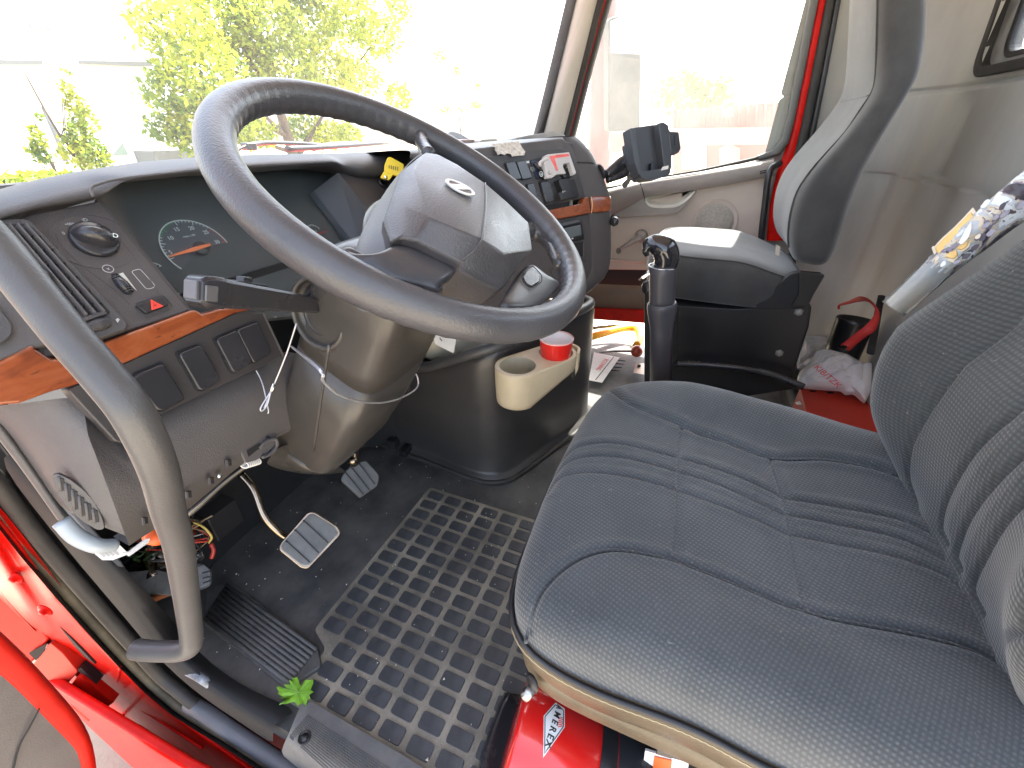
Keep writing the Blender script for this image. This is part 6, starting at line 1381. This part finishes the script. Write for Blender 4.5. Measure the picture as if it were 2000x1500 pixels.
# ---- things on the passenger side floor
rb = thing('red_toolbox_panel', 'red powder-coated steel box with three oval holes behind driver seat', 'box', (1.4, -.6, 0))
q = [Z(*p, .16) for p in [(1563, 757), (1690, 765), (1735, 890), (1560, 880)]]
zz = Vector((0, 0, -.16)); 
slab('box_top', [Z(1562, 757, .2), Z(1692, 766, .2), Z(1745, 905, .2), Z(1600, 900, .2)], (0, 0, 1), .19, M['redbox'], rb, bevel=.004)
for px, py in ((1587, 764), (1622, 767), (1660, 770)):
    c = Z(px, py, .2); lathe('oval_hole', [(0, .0006), (.013, .0006), (.013, 0)], c + Vector((0, 0, .0004)), (0, 0, 1), M['blackmat'], rb, seg=20, sx=.5, sy=1.0, ref=(Z(px + 10, py, .2) - c).cross(Vector((0, 0, 1))))
sc_ = slab('paper_scrap', [Z(1553, 786, .2), Z(1562, 783, .2), Z(1566, 790, .2), Z(1557, 790, .2)], (0, 0, 1), .001, M['paper']); tag(sc_, 'tiny white paper scrap beside red box and seat edge', 'paper')
def crumple(name, outline, plane, h, m, parent, seed, n=26, amp=.012, wl=30):
    """crumpled plastic bag: domed sheet with creases inside an outline given in plane coordinates"""
    rg_ = np.random.default_rng(seed); P = plane; O = [P(*p) for p in outline]; O = round2([Vector((P.xy(o)[0], P.xy(o)[1], 0)) for o in O], .01, 3); c = sum(O, Vector()) / len(O); rows = []
    ph = rg_.uniform(0, 6.28, 8)
    for k in range(n + 1):
        s = 1 - k / n; row = []
        for o in O:
            p = c + (o - c) * s; d = h * (1 - s ** 2.2) ** .7; x, y = p.x * 100, p.y * 100
            d += amp * (abs(math.sin(x * .35 + y * .22 + ph[0])) + abs(math.sin(x * .18 - y * .5 + ph[1])) * .8 + .5 * abs(math.sin(x * .8 + y * .6 + ph[2])) - 1.0) * min(1, (1 - s) * 4 + .1) + rg_.uniform(-.001, .001)
            row.append(P.at(p.x, p.y, d))
        rows.append(row)
    rows = [[P.at(o.x, o.y, -h * .6) for o in O]] + rows
    return grid(name, rows, m, parent, closed=True, smooth=False)
bg_ = thing('white_plastic_bag', 'crumpled white plastic bag with red lettering on top of red box', 'bag', Z(1630, 740, .2))
Pw = Plane(Z(1625, 725, .27), (-.55, .25, .80), (0, 1, 0))
crumple('bag_body', [(1556, 742), (1562, 725), (1580, 712), (1595, 685), (1620, 682), (1650, 690), (1680, 706), (1690, 712), (1703, 708), (1702, 760), (1690, 785), (1668, 765), (1652, 768), (1645, 760), (1600, 757), (1566, 754)], Pw, .03, M['whitebag'], bg_, 3)
dtx = (Pw(1640, 756, 0) - Pw(1592, 715, 0)).normalized(); text('red_lettering', 'KIBITZK', Pw(1616, 735, .048), dtx, Pw.n.cross(dtx), .020, mat('bag_print', (.80, .10, .16), .5), bg_, bold=.0, stretch=1.0)
bg2 = thing('clear_plastic_bag', 'crumpled translucent bag tucked beside pedestal behind the white bag', 'bag', Z(1590, 690, .2))
Pw2 = Plane(Z(1590, 690, .17), (-.7, .3, .65), (0, 1, 0))
crumple('bag_body', [(1556, 720), (1558, 700), (1568, 660), (1590, 655), (1632, 660), (1628, 690), (1600, 715), (1575, 728)], Pw2, .02, M['clearbag'], bg2, 7)
# black bin with red strap by the rear wall
bn = thing('black_canister', 'tall black cylinder standing against the rear wall behind the bags', 'canister', Y(1665, 700, -.52))
b0 = Y(1672, 624, -.585); rb_ = 33 * (b0 - EYE).dot(DIR) / FPX
lathe('canister_body', [(rb_ * .9, -.27), (rb_ * .92, -.1), (rb_ * .97, -.01), (rb_ * 1.0, 0), (rb_ * .94, .003), (rb_ * .9, -.02), (0, -.03)], b0, (.12, -.02, 1), mat('canister_black', (.012, .012, .013), .3), bn, seg=32)
stp = thing('red_strap', 'red webbing strap hanging in an arc over the black canister', 'strap', Y(1700, 620, -.50))
PS_ = Y
sp = [Y(a, b, c - .085) for a, b, c in [(1638, 604, -.50), (1640, 596, -.50), (1660, 590, -.495), (1680, 584, -.49), (1698, 588, -.485), (1711, 602, -.48), (1712, 618, -.47), (1700, 640, -.455), (1680, 655, -.44), (1664, 668, -.43), (1650, 680, -.42)]]
wd_ = [.004, .004, .006, .010, .004, .003, .007, .014, .013, .013, .015]
cs_ = catmull(sp, 5); rows = []
for i, p in enumerate(cs_):
    t = (cs_[min(i + 1, len(cs_) - 1)] - cs_[max(i - 1, 0)]).normalized(); s_ = t.cross((EYE - p).normalized()).normalized(); f = i / (len(cs_) - 1) * 10; k = min(9, int(f)); w_ = wd_[k] + (wd_[k + 1] - wd_[k]) * (f - k)
    rows.append([p - s_ * w_, p, p + s_ * w_])
grid('webbing', rows, mat('red_webbing', (.42, .02, .018), .6, bump=.4, bscale=500), stp, solid=.002)
slab('strap_buckle', [Y(1638, 675, -.495), Y(1646, 672, -.495), Y(1656, 678, -.495), Y(1652, 681, -.495), Y(1640, 678, -.495)], (0, 1, 0), .004, M['chrome'], stp)
wm = thing('wall_bracket', 'narrow black upright bar on the rear wall behind red strap', 'bracket', Y(1715, 620, -.6))
tube('bar', [Y(1722, 578, -.62), Y(1716, 605, -.61), Y(1708, 650, -.58), Y(1700, 690, -.55)], .010, M['blackmat'], wm, seg=8, flat=.5)
structure(box('floor_riser', (1.9, -.56, .02), AX, (.5, .14, .10), M['rubber'], bevel=.03))

# passenger footwell: yellow hose, sign plate, red ball, bracket
yh = thing('yellow_air_hose', 'yellow flexible hose lying across the sunlit passenger footwell', 'hose', Z(1200, 650, .05))
tube('hose', [Z(1120, 664, .07), Z(1160, 656, .07), Z(1200, 645, .07), Z(1230, 640, .07), Z(1246, 645, .07), Z(1250, 662, .065), Z(1243, 675, .06)], .020, M['amber'], yh, seg=14)
tube('black_hose', [Z(1120, 652, .08), Z(1160, 640, .08), Z(1200, 636, .08), Z(1240, 637, .08)], .011, M['gloss'], yh, seg=10)
pp_ = thing('warning_card', 'white printed card lying on the floor right of the engine cover', 'card', Z(1190, 715, .02))
cq = [Z(*p, .022) for p in [(1150, 742), (1176, 747), (1210, 698), (1160, 688)]]
slab('card', cq, (0, 0, 1), .002, M['paper'], pp_)
cu1 = (Z(1176, 747, .023) - Z(1207, 700, .023)).normalized(); cu2 = Vector((0, 0, 1)).cross(cu1)
a, b = Z(1163, 742, .023), Z(1199, 697, .023); strip_flat('card_border', [a, b], .004, (0, 0, 1), M['printk'], pp_, thick=.0006)
dcl = (a - b).normalized()
text('lettering', 'RCONING', Z(1176, 712, .023), dcl, Vector((0, 0, 1)).cross(dcl), .022, M['printr'], pp_, stretch=.9)
for k in range(4): q = Z(1204 + k * -4, 703 + k * 6.5, .016); tube('floor_rib', [q, Z(1222 - k * 4, 705 + k * 6.5, .016)], .0022, M['blackmat'], pp_, seg=5, smooth_path=False)
kb_ = thing('red_ball_knob', 'dark red round knob low in passenger footwell beside gear lever', 'knob', Z(1245, 690, .05))
bpy_k = Z(1244, 686, .06); lathe('knob', [(0, .030)] + [(.030 * math.cos(t), .030 * math.sin(t)) for t in np.linspace(1.4, -1.4, 12)] + [(0, -.030)], bpy_k, (0, 0, 1), mat('knob_red', (.35, .05, .02), .3, coat=.3), kb_, seg=24)
tube('stem', [bpy_k, bpy_k + Vector((-.04, .10, .0)), bpy_k + Vector((-.1, .16, .01))], .006, M['metal'], kb_, seg=8)
br_ = thing('floor_bracket', 'small bent metal bracket on the floor before the gear lever', 'bracket', Z(1248, 718, .02))
slab('plate', [Z(*p, .03) for p in [(1237, 728), (1242, 708), (1262, 710), (1260, 732)]], (0, 0, 1), .004, mat('bracket_zinc', (.42, .38, .30), .4, metal=.7, var=.3), br_)
lathe('nut', [(0, .008), (.008, .008), (.008, 0)], Z(1248, 716, .03), (0, 0, 1), M['blackmat'], br_, seg=6)
slab('tall_fin', [Z(1266, 745, .02), X(1262, 690, Z(1266, 745, .02).x), X(1268, 615, Z(1266, 745, .02).x), X(1272, 690, Z(1266, 745, .02).x)], (-1, 0, 0), .004, M['red2'], br_)
# ================================================================== PHONE CRADLE
pm = thing('phone_cradle', 'black empty device cradle on ball-joint arm beside centre stack', 'cradle mount', X(1285, 300, 1.5))
PH_ = Plane(X(1285, 300, 1.50), (-.62, -.72, .30))
q = lambda pts, o=0: [PH_(a, b, o) for a, b in pts]
slab('cradle_back', q([(1232, 250), (1300, 240), (1312, 262), (1312, 330), (1300, 340), (1256, 348), (1244, 330)]), PH_.n, .010, M['cradle'], pm, rnd=.006, bevel=.002)
slab('cradle_side', q([(1230, 251), (1240, 249), (1256, 345), (1248, 340), (1240, 318)], .030), PH_.n, .032, M['cradle'], pm, bevel=.002)
slab('cradle_side', q([(1287, 240), (1296, 238), (1306, 244), (1312, 300), (1310, 325), (1298, 330)], .024), PH_.n, .028, M['cradle'], pm, bevel=.003)
slab('cradle_side', q([(1228, 280), (1234, 276), (1244, 318), (1240, 330), (1230, 300)], .016), PH_.n, .03, M['cradle'], pm, bevel=.002)
slab('cradle_foot', q([(1250, 336), (1300, 328), (1311, 326), (1309, 340), (1290, 348), (1262, 352), (1252, 346)], .030), PH_.n, .034, M['cradle'], pm, rnd=.004, bevel=.003)
slab('cradle_window', q([(1294, 326), (1306, 323), (1305, 330), (1291, 333)], .031), PH_.n, .001, mat('cradle_hole', (.75, .72, .66), .6), pm, rnd=.002)
slab('cradle_clip', q([(1307, 256), (1326, 258), (1330, 290), (1326, 298), (1314, 304), (1308, 300)], -.004), PH_.n, .012, M['cradle'], pm, rnd=.003, bevel=.002)
strip_flat('clip_slot', q([(1317, 264), (1318, 284)], -.0035), .002, PH_.n, M['blackmat'], pm)
tube('cradle_rib', q([(1281, 246), (1289, 300)], .003), .0022, M['black'], pm, seg=6, smooth_path=False)
slab('cradle_tongue', q([(1272, 318), (1277, 316), (1278, 336), (1272, 338)], .012), PH_.n, .012, M['black'], pm, bevel=.001)
arm0, arm1 = X(1184, 342, 1.415), X(1240, 305, 1.49)
lathe('base_plate', [(.022, 0), (.024, .004), (.010, .010), (.007, .014)], X(1170, 338, 1.39), (.7, -.55, .3), M['black'], pm, seg=20)
tube('arm_half', [arm0, arm0.lerp(arm1, .5) + Vector((0, 0, .006)), arm1], [.013, .017, .016], M['gloss'], pm, seg=14)
tube('arm_half', [arm0 + Vector((0, -.004, -.014)), arm0.lerp(arm1, .5) + Vector((0, -.01, -.020)), arm1 + Vector((0, -.004, -.018))], [.009, .014, .014], M['gloss'], pm, seg=14)
tube('ball_stem', [X(1176, 344, 1.40), arm0], .008, M['black'], pm, seg=10, smooth_path=False)
tube('clamp_screw', [X(1226, 325, 1.46), X(1232, 345, 1.46)], .006, M['metal'], pm, seg=10, smooth_path=False)
slab('wing_nut', [X(a, b, 1.455) for a, b in [(1224, 334), (1235, 332), (1246, 352), (1240, 358), (1232, 352), (1222, 368), (1215, 366), (1215, 358), (1224, 350)]], (-1, 0, 0), .008, M['black'], pm, rnd=.004, bevel=.002)

# ================================================================== NEAR SIDE: HANDLE, SEALS, JAMB, SILL, OPEN DOOR
gh = thing('grab_handle', 'long bent grey rubber-covered grab handle in the near door opening', 'grab handle', D(360, 1260, .46))
tube('handle_tube', [D(-150, 340, .31), D(-60, 430, .313), D(0, 492, .318), D(124, 645, .322), D(200, 732, .325), D(262, 812, .332), D(309, 913, .365), D(330, 1000, .42), D(348, 1060, .47), D(361, 1140, .535), D(370, 1205, .585), D(374, 1244, .612), D(371, 1264, .62), D(352, 1271, .625), D(325, 1272, .63), D(290, 1271, .635), D(266, 1268, .64)], .0142, M['handle'], gh, seg=24, res=8)

def path_x(pts, x): return [X(a, b, x) for a, b in pts]
seal1 = [(-60, 880), (0, 952), (60, 1030), (130, 1115), (200, 1195), (260, 1262), (310, 1318), (345, 1348), (400, 1392), (470, 1440), (560, 1500), (640, 1552)]
seal0 = [(-80, 905), (0, 1000), (60, 1076), (130, 1158), (200, 1236), (250, 1290), (300, 1340), (350, 1382), (400, 1414), (460, 1450), (540, 1503), (620, 1556)]
dse = thing('door_seal', 'dusty double rubber door seal running along the sill and hinge post', 'door seal', X(300, 1330, .15))
grid('seal_base', [[X(a - 18, b + 13, .122) for a, b in seal0], [X(a - 8, b + 6, .136) for a, b in seal0], [X(a, b, .146) for a, b in seal0], [X(a, b, .150) for a, b in seal1], [X(a + 14, b - 8, .166) for a, b in seal1], [X(a + 24, b - 14, .175) + Vector((0, 0, -.01)) for a, b in seal1]], M['rubber'], dse)
tube('seal_bulb', path_x(seal1, .150), .0115, M['rubber'], dse, seg=12)
tube('seal_lip', path_x(seal0, .140), .0085, mat('dusty_seal', (.105, .085, .055), .7, var=.35, vscale=16, bump=.5, bscale=300), dse, seg=12)
sg = [(370, 1375), (400, 1392), (470, 1440), (560, 1500), (640, 1552)]
tube('seal_sleeve', path_x(sg, .149), .0155, M['greyd'], dse, seg=14)
# inner kick plate between seal and mat
def band(name, o, i, xo, xi, m, parent=None, mid=None, subs=1):
    rows = [[X(*p, xo) for p in o]] + ([mid] if mid else []) + [[X(*p, xi) if not isinstance(p, Vector) else p for p in i]]
    return grid(name, rows, m, parent, subs=subs)
kk = thing('kick_plate', 'worn dark plastic kick strip between the door seal and floor mat', 'kick plate', X(400, 1330, .17))
o_ = [(0, 905), (60, 985), (130, 1072), (200, 1155), (260, 1225), (300, 1275), (345, 1320), (400, 1365), (470, 1415), (560, 1478), (640, 1530)]
i1 = [(10, 880), (75, 950), (140, 1030), (210, 1105), (275, 1190), (315, 1245), (355, 1290), (400, 1330), (440, 1362), (480, 1388), (520, 1412)]
i2 = [(60, 905), (115, 962), (170, 1030), (235, 1100), (300, 1170), (345, 1222), (388, 1275), (440, 1318), (490, 1348), (545, 1372), (590, 1392)]
o_ = o_[:8] + [(450, 1398), (500, 1432), (545, 1462)]
rows = [[X(*p, .158) for p in o_], [X(*p, .166) for p in i1], [X(*p, .185) if k < 5 else Z(*p, .010) for k, p in enumerate(i2)]]
grid('kick_strip', rows, M['blackmat'], kk, subs=1)
slab('grey_blade', [X(*p, .175) for p in [(20, 905), (48, 902), (110, 975), (165, 1040), (225, 1110), (290, 1215), (292, 1236), (276, 1252), (200, 1165), (110, 1050), (60, 985)]], (-1, 0, 0), .012, M['greyd'], kk, bevel=.004)
tube('worn_edge', [X(*p, .170) for p in [(345, 1300), (372, 1312), (400, 1330), (412, 1345)]], [.006, .009, .008, .004], mat('worn_paint', (.20, .22, .25), .4, var=.5, vscale=60), kk, seg=8)
# sill tread plate with fine studs and a screw
stp_ = thing('sill_tread', 'dusty grey sill tread plate with fine moulded studs and screw', 'tread plate', Z(640, 1440, .03))
trm = mat('tread_plastic', (.085, .088, .095), .6, color2=(.16, .155, .145), vscale=14, bump=.4, bscale=300)
ZS = .018
rows = [[Z(a, b, ZS) for a, b in ((595, 1362), (620, 1376), (700, 1424), (800, 1482), (900, 1545))], [Z(a, b, ZS + .003) for a, b in ((580, 1392), (612, 1404), (680, 1448), (780, 1510), (870, 1570))], [Z(a, b, ZS + .002) for a, b in ((562, 1440), (575, 1452), (640, 1500), (700, 1545), (760, 1590))], [X(a, b, .152) for a, b in ((545, 1470), (560, 1482), (610, 1522), (660, 1560), (700, 1600))]]
grid('tread', rows, trm, stp_, subs=1)
V = []; F = []
A0, A1, B0, B1 = Z(600, 1398, ZS + .0035), Z(800, 1528, ZS + .0035), Z(566, 1440, ZS + .003), Z(700, 1560, ZS + .003)
for i in range(64):
    for j in range(15):
        if 3 < i < 11 and 6 < j < 15: continue
        p = A0.lerp(A1, i / 63).lerp(B0.lerp(B1, i / 63), j / 14); k = len(V); s_ = .0013; sh_x = (j % 2) * .0015
        p = p + Vector((0, sh_x, 0)); V += [p + Vector((a * s_, b * s_, 0)) for a, b in ((-1, -1), (1, -1), (1, 1), (-1, 1))] + [p + Vector((a * s_ * .5, b * s_ * .5, .0014)) for a, b in ((-1, -1), (1, -1), (1, 1), (-1, 1))]
        F += [(k + 4, k + 5, k + 6, k + 7)] + [(k + a, k + (a + 1) % 4, k + 4 + (a + 1) % 4, k + 4 + a) for a in range(4)]
st_ = raw('tread_studs', V, F, trm, stp_, smooth=False); st_['kind'] = 'stuff'
lathe('screw_head', [(.012, 0), (.012, .002), (.010, .004), (.0095, .001), (.006, .001), (.006, .004), (0, .004)], Z(595, 1441, ZS + .003), (0, 0, 1), M['black'], stp_, seg=24)

# red door aperture: flange, step, outer skin
rj = thing('red_door_frame', 'glossy red painted cab body flange and hinge post by the open door', 'door frame', X(250, 1450, .1))
f0 = [(-80, 925), (-20, 990), (30, 1050), (85, 1125), (150, 1210), (210, 1275), (270, 1335), (330, 1390), (400, 1440), (470, 1490), (540, 1540)]
f1 = [(-80, 985), (-20, 1040), (0, 1062), (30, 1110), (90, 1190), (150, 1270), (200, 1325), (255, 1385), (320, 1440), (400, 1500), (470, 1560)]
f2 = [(-80, 1000), (-20, 1052), (0, 1078), (24, 1125), (80, 1205), (135, 1285), (185, 1345), (232, 1398), (300, 1455), (370, 1520), (430, 1580)]
f3 = [(-90, 1080), (-40, 1120), (-10, 1160), (20, 1190), (60, 1235), (110, 1310), (150, 1365), (200, 1420), (230, 1470), (262, 1530), (300, 1600)]
rows = [[X(a + 12, b - 9, .139) for a, b in f0], [X(*p, .136) for p in f0], [X(*p, .130) for p in f0], [X(*p, .122) for p in f1], [X(*p, .108) for p in f2], [X(*p, .098) for p in f3], [X(*p, .10) + Vector((0, .0, -.25)) for p in f3]]
grid('body_flange', rows, M['red'], rj, subs=2)
slab('lower_body', [(.078, -.6, -.06), (.078, .60, -.06), (.070, .74, -.09), (.055, 1.3, -.14), (.050, 1.3, -.9), (.060, -.6, -.9)], (-1, 0, 0), .02, M['red'], rj, bevel=.006)
tube('flange_bead', path_x([(190, 1375), (232, 1392), (255, 1400), (320, 1448), (400, 1508), (470, 1566)], .118), .0030, M['red'], rj, seg=8)
tube('flange_ridge', path_x([(235, 1302), (229, 1330), (228, 1352), (246, 1366), (330, 1420), (395, 1462)], .1255), .0026, M['red'], rj, seg=8)
for px, py in ((30, 1128), (88, 1192)):
    c = X(px, py, .112); lathe('hinge_bolt', [(0, .008), (.006, .0075), (.0075, .003), (.013, .002), (.015, 0)], c, (-1, -.35, .1), M['red'], rj, seg=6 if False else 20)
# hinge blocks
Pj = Plane(X(100, 1290, .085), (-.88, -.45, .15))
slab('hinge_plate', [Pj(*p) for p in [(-40, 1090), (0, 1135), (45, 1180), (95, 1248), (60, 1296), (0, 1245), (-40, 1200)]], Pj.n, .02, M['red2'], rj, bevel=.004)
slab('hinge_knuckle', [Pj(*p, .004) for p in [(62, 1300), (85, 1272), (98, 1255), (122, 1275), (152, 1312), (140, 1325), (120, 1350), (95, 1335)]], Pj.n, .035, M['redbox'], rj, rnd=.006, bevel=.005)
slab('hinge_leaf', [Pj(*p, .008) for p in [(128, 1352), (150, 1322), (160, 1322), (222, 1372), (172, 1410), (140, 1382)]], Pj.n, .02, M['red2'], rj, rnd=.003, bevel=.003)
slab('hinge_gap', [Pj(*p, .002) for p in [(150, 1308), (158, 1304), (190, 1335), (184, 1338)]], Pj.n, .02, M['blackmat'], rj); slab('hinge_gap', [Pj(*p, .006) for p in [(56, 1276), (70, 1268), (90, 1258), (86, 1272), (70, 1290)]], Pj.n, .002, M['blackmat'], rj, rnd=.002)
tube('drain_spout', path_x([(208, 1432), (225, 1412), (240, 1398)], .095), [.002, .006, .004], M['red'], rj, seg=8)

# opened driver door seen from above at lower left
dd = thing('driver_door', 'opened driver door edge in red with dark grey inner trim', 'door', (0, .85, -.2))
PDr = Plane((0.0, .86, 0), (-.18, -1, .08))
edge_o = [(-60, 1195), (0, 1248), (45, 1290), (100, 1352), (145, 1402), (166, 1440), (178, 1480), (184, 1560)]
edge_i = [(-60, 1260), (0, 1308), (28, 1330), (75, 1378), (125, 1430), (148, 1452), (163, 1475), (172, 1560)]
rows = [[PDr(a + 5, b - 3, -.03) for a, b in edge_o], [PDr(a + 3, b - 2, -.004) for a, b in edge_o], [PDr(*p, .002) for p in edge_o], [PDr(*lerp2(p, q, .2), .004) for p, q in zip(edge_o, edge_i)], [PDr(*lerp2(p, q, .85), .004) for p, q in zip(edge_o, edge_i)], [PDr(*p, .002) for p in edge_i], [PDr(a - 3, b + 3, -.004) for a, b in edge_i]]
grid('door_edge', rows, M['red2'], dd, subs=1, solid=.004)
rows = [[PDr(*p, .002) for p in edge_i], [PDr(a - 70, b + 60, .010) for a, b in edge_i], [PDr(a - 200, b + 200, .004) for a, b in edge_i], [PDr(a - 420, b + 420, -.01) for a, b in edge_i]]
grid('inner_trim', rows, mat('door_inner_trim', (.10, .088, .080), .6, bump=.6, bscale=420, var=.12, vscale=14), dd, subs=1)
# the rest of the opened door, swung out to the left of the frame
slab('door_shell', [(-.02, .90, -.30), (-.95, .98, -.30), (-.95, .98, .92), (.02, .90, .78)], (0, -1, .0), .06, M['red'], dd, bevel=.01)
slab('inner_panel', [(-.05, .893, -.25), (-.90, .966, -.25), (-.90, .966, .88), (-.02, .893, .74)], (0, -1, 0), .02, bpy.data.materials['door_inner_trim'], dd, lift=.02, bevel=.01)
for q in ([(.02, .90, .78), (.02, .90, 1.60)], [(.02, .90, 1.60), (-.95, .98, 1.62)], [(-.95, .98, 1.62), (-.95, .98, .90)]): tube('window_frame', q, .028, M['red'], dd, seg=10, smooth_path=False)
slab('door_glass', [(.02, .91, .78), (.02, .91, 1.60), (-.95, .99, 1.62), (-.95, .99, .92)], (0, -1, 0), .004, M['glass'], dd)
tube('trim_seam', [PDr(77, 1384, .013), PDr(58, 1420, .012), PDr(36, 1462, .011), PDr(20, 1530, .010)], .0014, M['blackmat'], dd, seg=6)

# ================================================================== FIRE EXTINGUISHER under the seat
fe = thing('fire_extinguisher', 'red fire extinguisher lying on its side under the near seat', 'fire extinguisher', Z(1050, 1420, .1))
ea0, ea1 = D(955, 1425, .76), D(1330, 1560, .60)
ea0 = Z(985, 1420, .085); 
# axis: from the base near (990,1410) to the valve end near (1290,1520)
c0_ = D(1004, 1440, .71); c1_ = D(1240, 1548, .675); axE = (c1_ - c0_).normalized(); RE = .085
LE = (c1_ - c0_).length
lathe('cylinder', [(RE * .85, -.006), (RE * .95, -.004), (RE * .99, .001), (RE, .008), (RE, LE * .80)], c0_, axE, mat('extinguisher_red', (.66, .014, .012), .22, coat=.8), fe, seg=56)
lathe('black_band', [(RE * 1.004, LE * .62), (RE * 1.012, LE * .625), (RE * 1.012, LE * .74), (RE * 1.004, LE * .745)], c0_, axE, M['black'], fe, seg=56)
lathe('data_label', [(RE * 1.003, LE * .75), (RE * 1.004, LE * .751), (RE * 1.004, LE * 1.05), (RE * 1.003, LE * 1.052)], c0_, axE, mat('black_label', (.02, .022, .026), .35), fe, seg=56)
lathe('white_band', [(RE * 1.003, LE * 1.055), (RE * 1.006, LE * 1.057), (RE * 1.006, LE * 1.14), (RE * 1.003, LE * 1.142)], c0_, axE, M['paper'], fe, seg=56)
lathe('shoulder', [(RE, LE * 1.14), (RE * .9, LE * 1.25), (RE * .4, LE * 1.36), (.02, LE * 1.4)], c0_, axE, bpy.data.materials['extinguisher_red'], fe, seg=40)
# diamond badge wrapped on the cylinder
def cyl_hit(px, py, r):
    d = ray(px, py).normalized(); oc = EYE - c0_; a = d - axE * d.dot(axE); b = oc - axE * oc.dot(axE); A_ = a.dot(a); B_ = 2 * a.dot(b); C_ = b.dot(b) - r * r; dis = B_ * B_ - 4 * A_ * C_
    if dis < 0: return EYE + d * (-B_ / (2 * A_))
    return EYE + d * ((-B_ - math.sqrt(dis)) / (2 * A_))
def wrap(name, pts, r, m, parent, n=8):
    """badge outline wrapped on the cylinder: subdivide edges, fan to a mid line"""
    c = (sum(p[0] for p in pts) / len(pts), sum(p[1] for p in pts) / len(pts)); rows = []
    E2 = []
    for i in range(len(pts)):
        a, b = pts[i], pts[(i + 1) % len(pts)]; E2 += [lerp2(a, b, t / n) for t in range(n)]
    for s in np.linspace(1, .02, 8): rows.append([cyl_hit(c[0] + (p[0] - c[0]) * s, c[1] + (p[1] - c[1]) * s, r) for p in E2])
    return grid(name, rows, m, parent, closed=True)
dia = [(1061, 1480), (1062, 1397), (1098, 1350), (1103, 1412)]
dia = [(1061, 1480), (1062, 1398), (1085, 1372), (1103, 1384), (1103, 1420)]
bd = wrap('badge', dia, RE * 1.004, M['white'], fe)
def inset(pts, k): c = (sum(p[0] for p in pts) / len(pts), sum(p[1] for p in pts) / len(pts)); return [(c[0] + (p[0] - c[0]) * k, c[1] + (p[1] - c[1]) * k) for p in pts]
ri = [cyl_hit(*lerp2(a, b, t / 6), RE * 1.008) for a, b in zip(inset(dia, .88), inset(dia, .88)[1:] + inset(dia, .88)[:1]) for t in range(6)]
tube('badge_border', ri, .0008, M['greyd'], bd, closed=True, seg=5, res=1)
lt = 'XEREMA'
for k, ch_ in enumerate(lt):
    px, py = 1071 + k * 4.2 - .2, 1453 - k * 14.2
    o = cyl_hit(px, py, RE * 1.008); v1 = (cyl_hit(px + 4.2, py - 14, RE * 1.008) - o).normalized(); nn2 = (o - c0_ - axE * (o - c0_).dot(axE)).normalized(); up2 = nn2.cross(v1)
    u_ = -v1; text('lettering', ch_, o, u_, nn2.cross(u_), .0095, M['printk'], bd, bold=.02)
for k in range(5):
    o = cyl_hit(1090 + (k % 2), 1404 + k * 4.0, RE * 1.008); v1 = (cyl_hit(1098, 1402 + k * 4, RE * 1.008) - o).normalized(); tube('badge_rays', [o, o + v1 * .008], .0007, M['printr'], bd, seg=5, smooth_path=False)
# black tray bracket holding it
et = thing('extinguisher_bracket', 'black plastic tray bracket under the red fire extinguisher base', 'bracket', Z(950, 1470, .02))
tb = [(985, 1350), (997, 1352), (975, 1420), (955, 1500), (975, 1560), (930, 1560), (935, 1470)]
rows = [[Z(a, b, z) for a, b in [(985, 1352), (972, 1380), (955, 1425), (940, 1470), (933, 1510), (940, 1560)]] for z in (.008,)] + [[Z(a + 4, b, .035) for a, b in [(985, 1352), (972, 1380), (955, 1425), (940, 1470), (933, 1510), (940, 1560)]], [Z(a + 12, b + 2, .036) for a, b in [(988, 1352), (975, 1380), (958, 1425), (944, 1470), (940, 1500), (950, 1560)]], [Z(a + 26, b + 4, .012) for a, b in [(988, 1352), (975, 1380), (958, 1425), (944, 1470), (940, 1500), (950, 1560)]], [Z(a + 200, b + 30, .012) for a, b in [(988, 1352), (975, 1380), (958, 1425), (944, 1470), (940, 1500), (950, 1560)]]]
grid('tray', rows, M['gloss'], et, solid=.003)
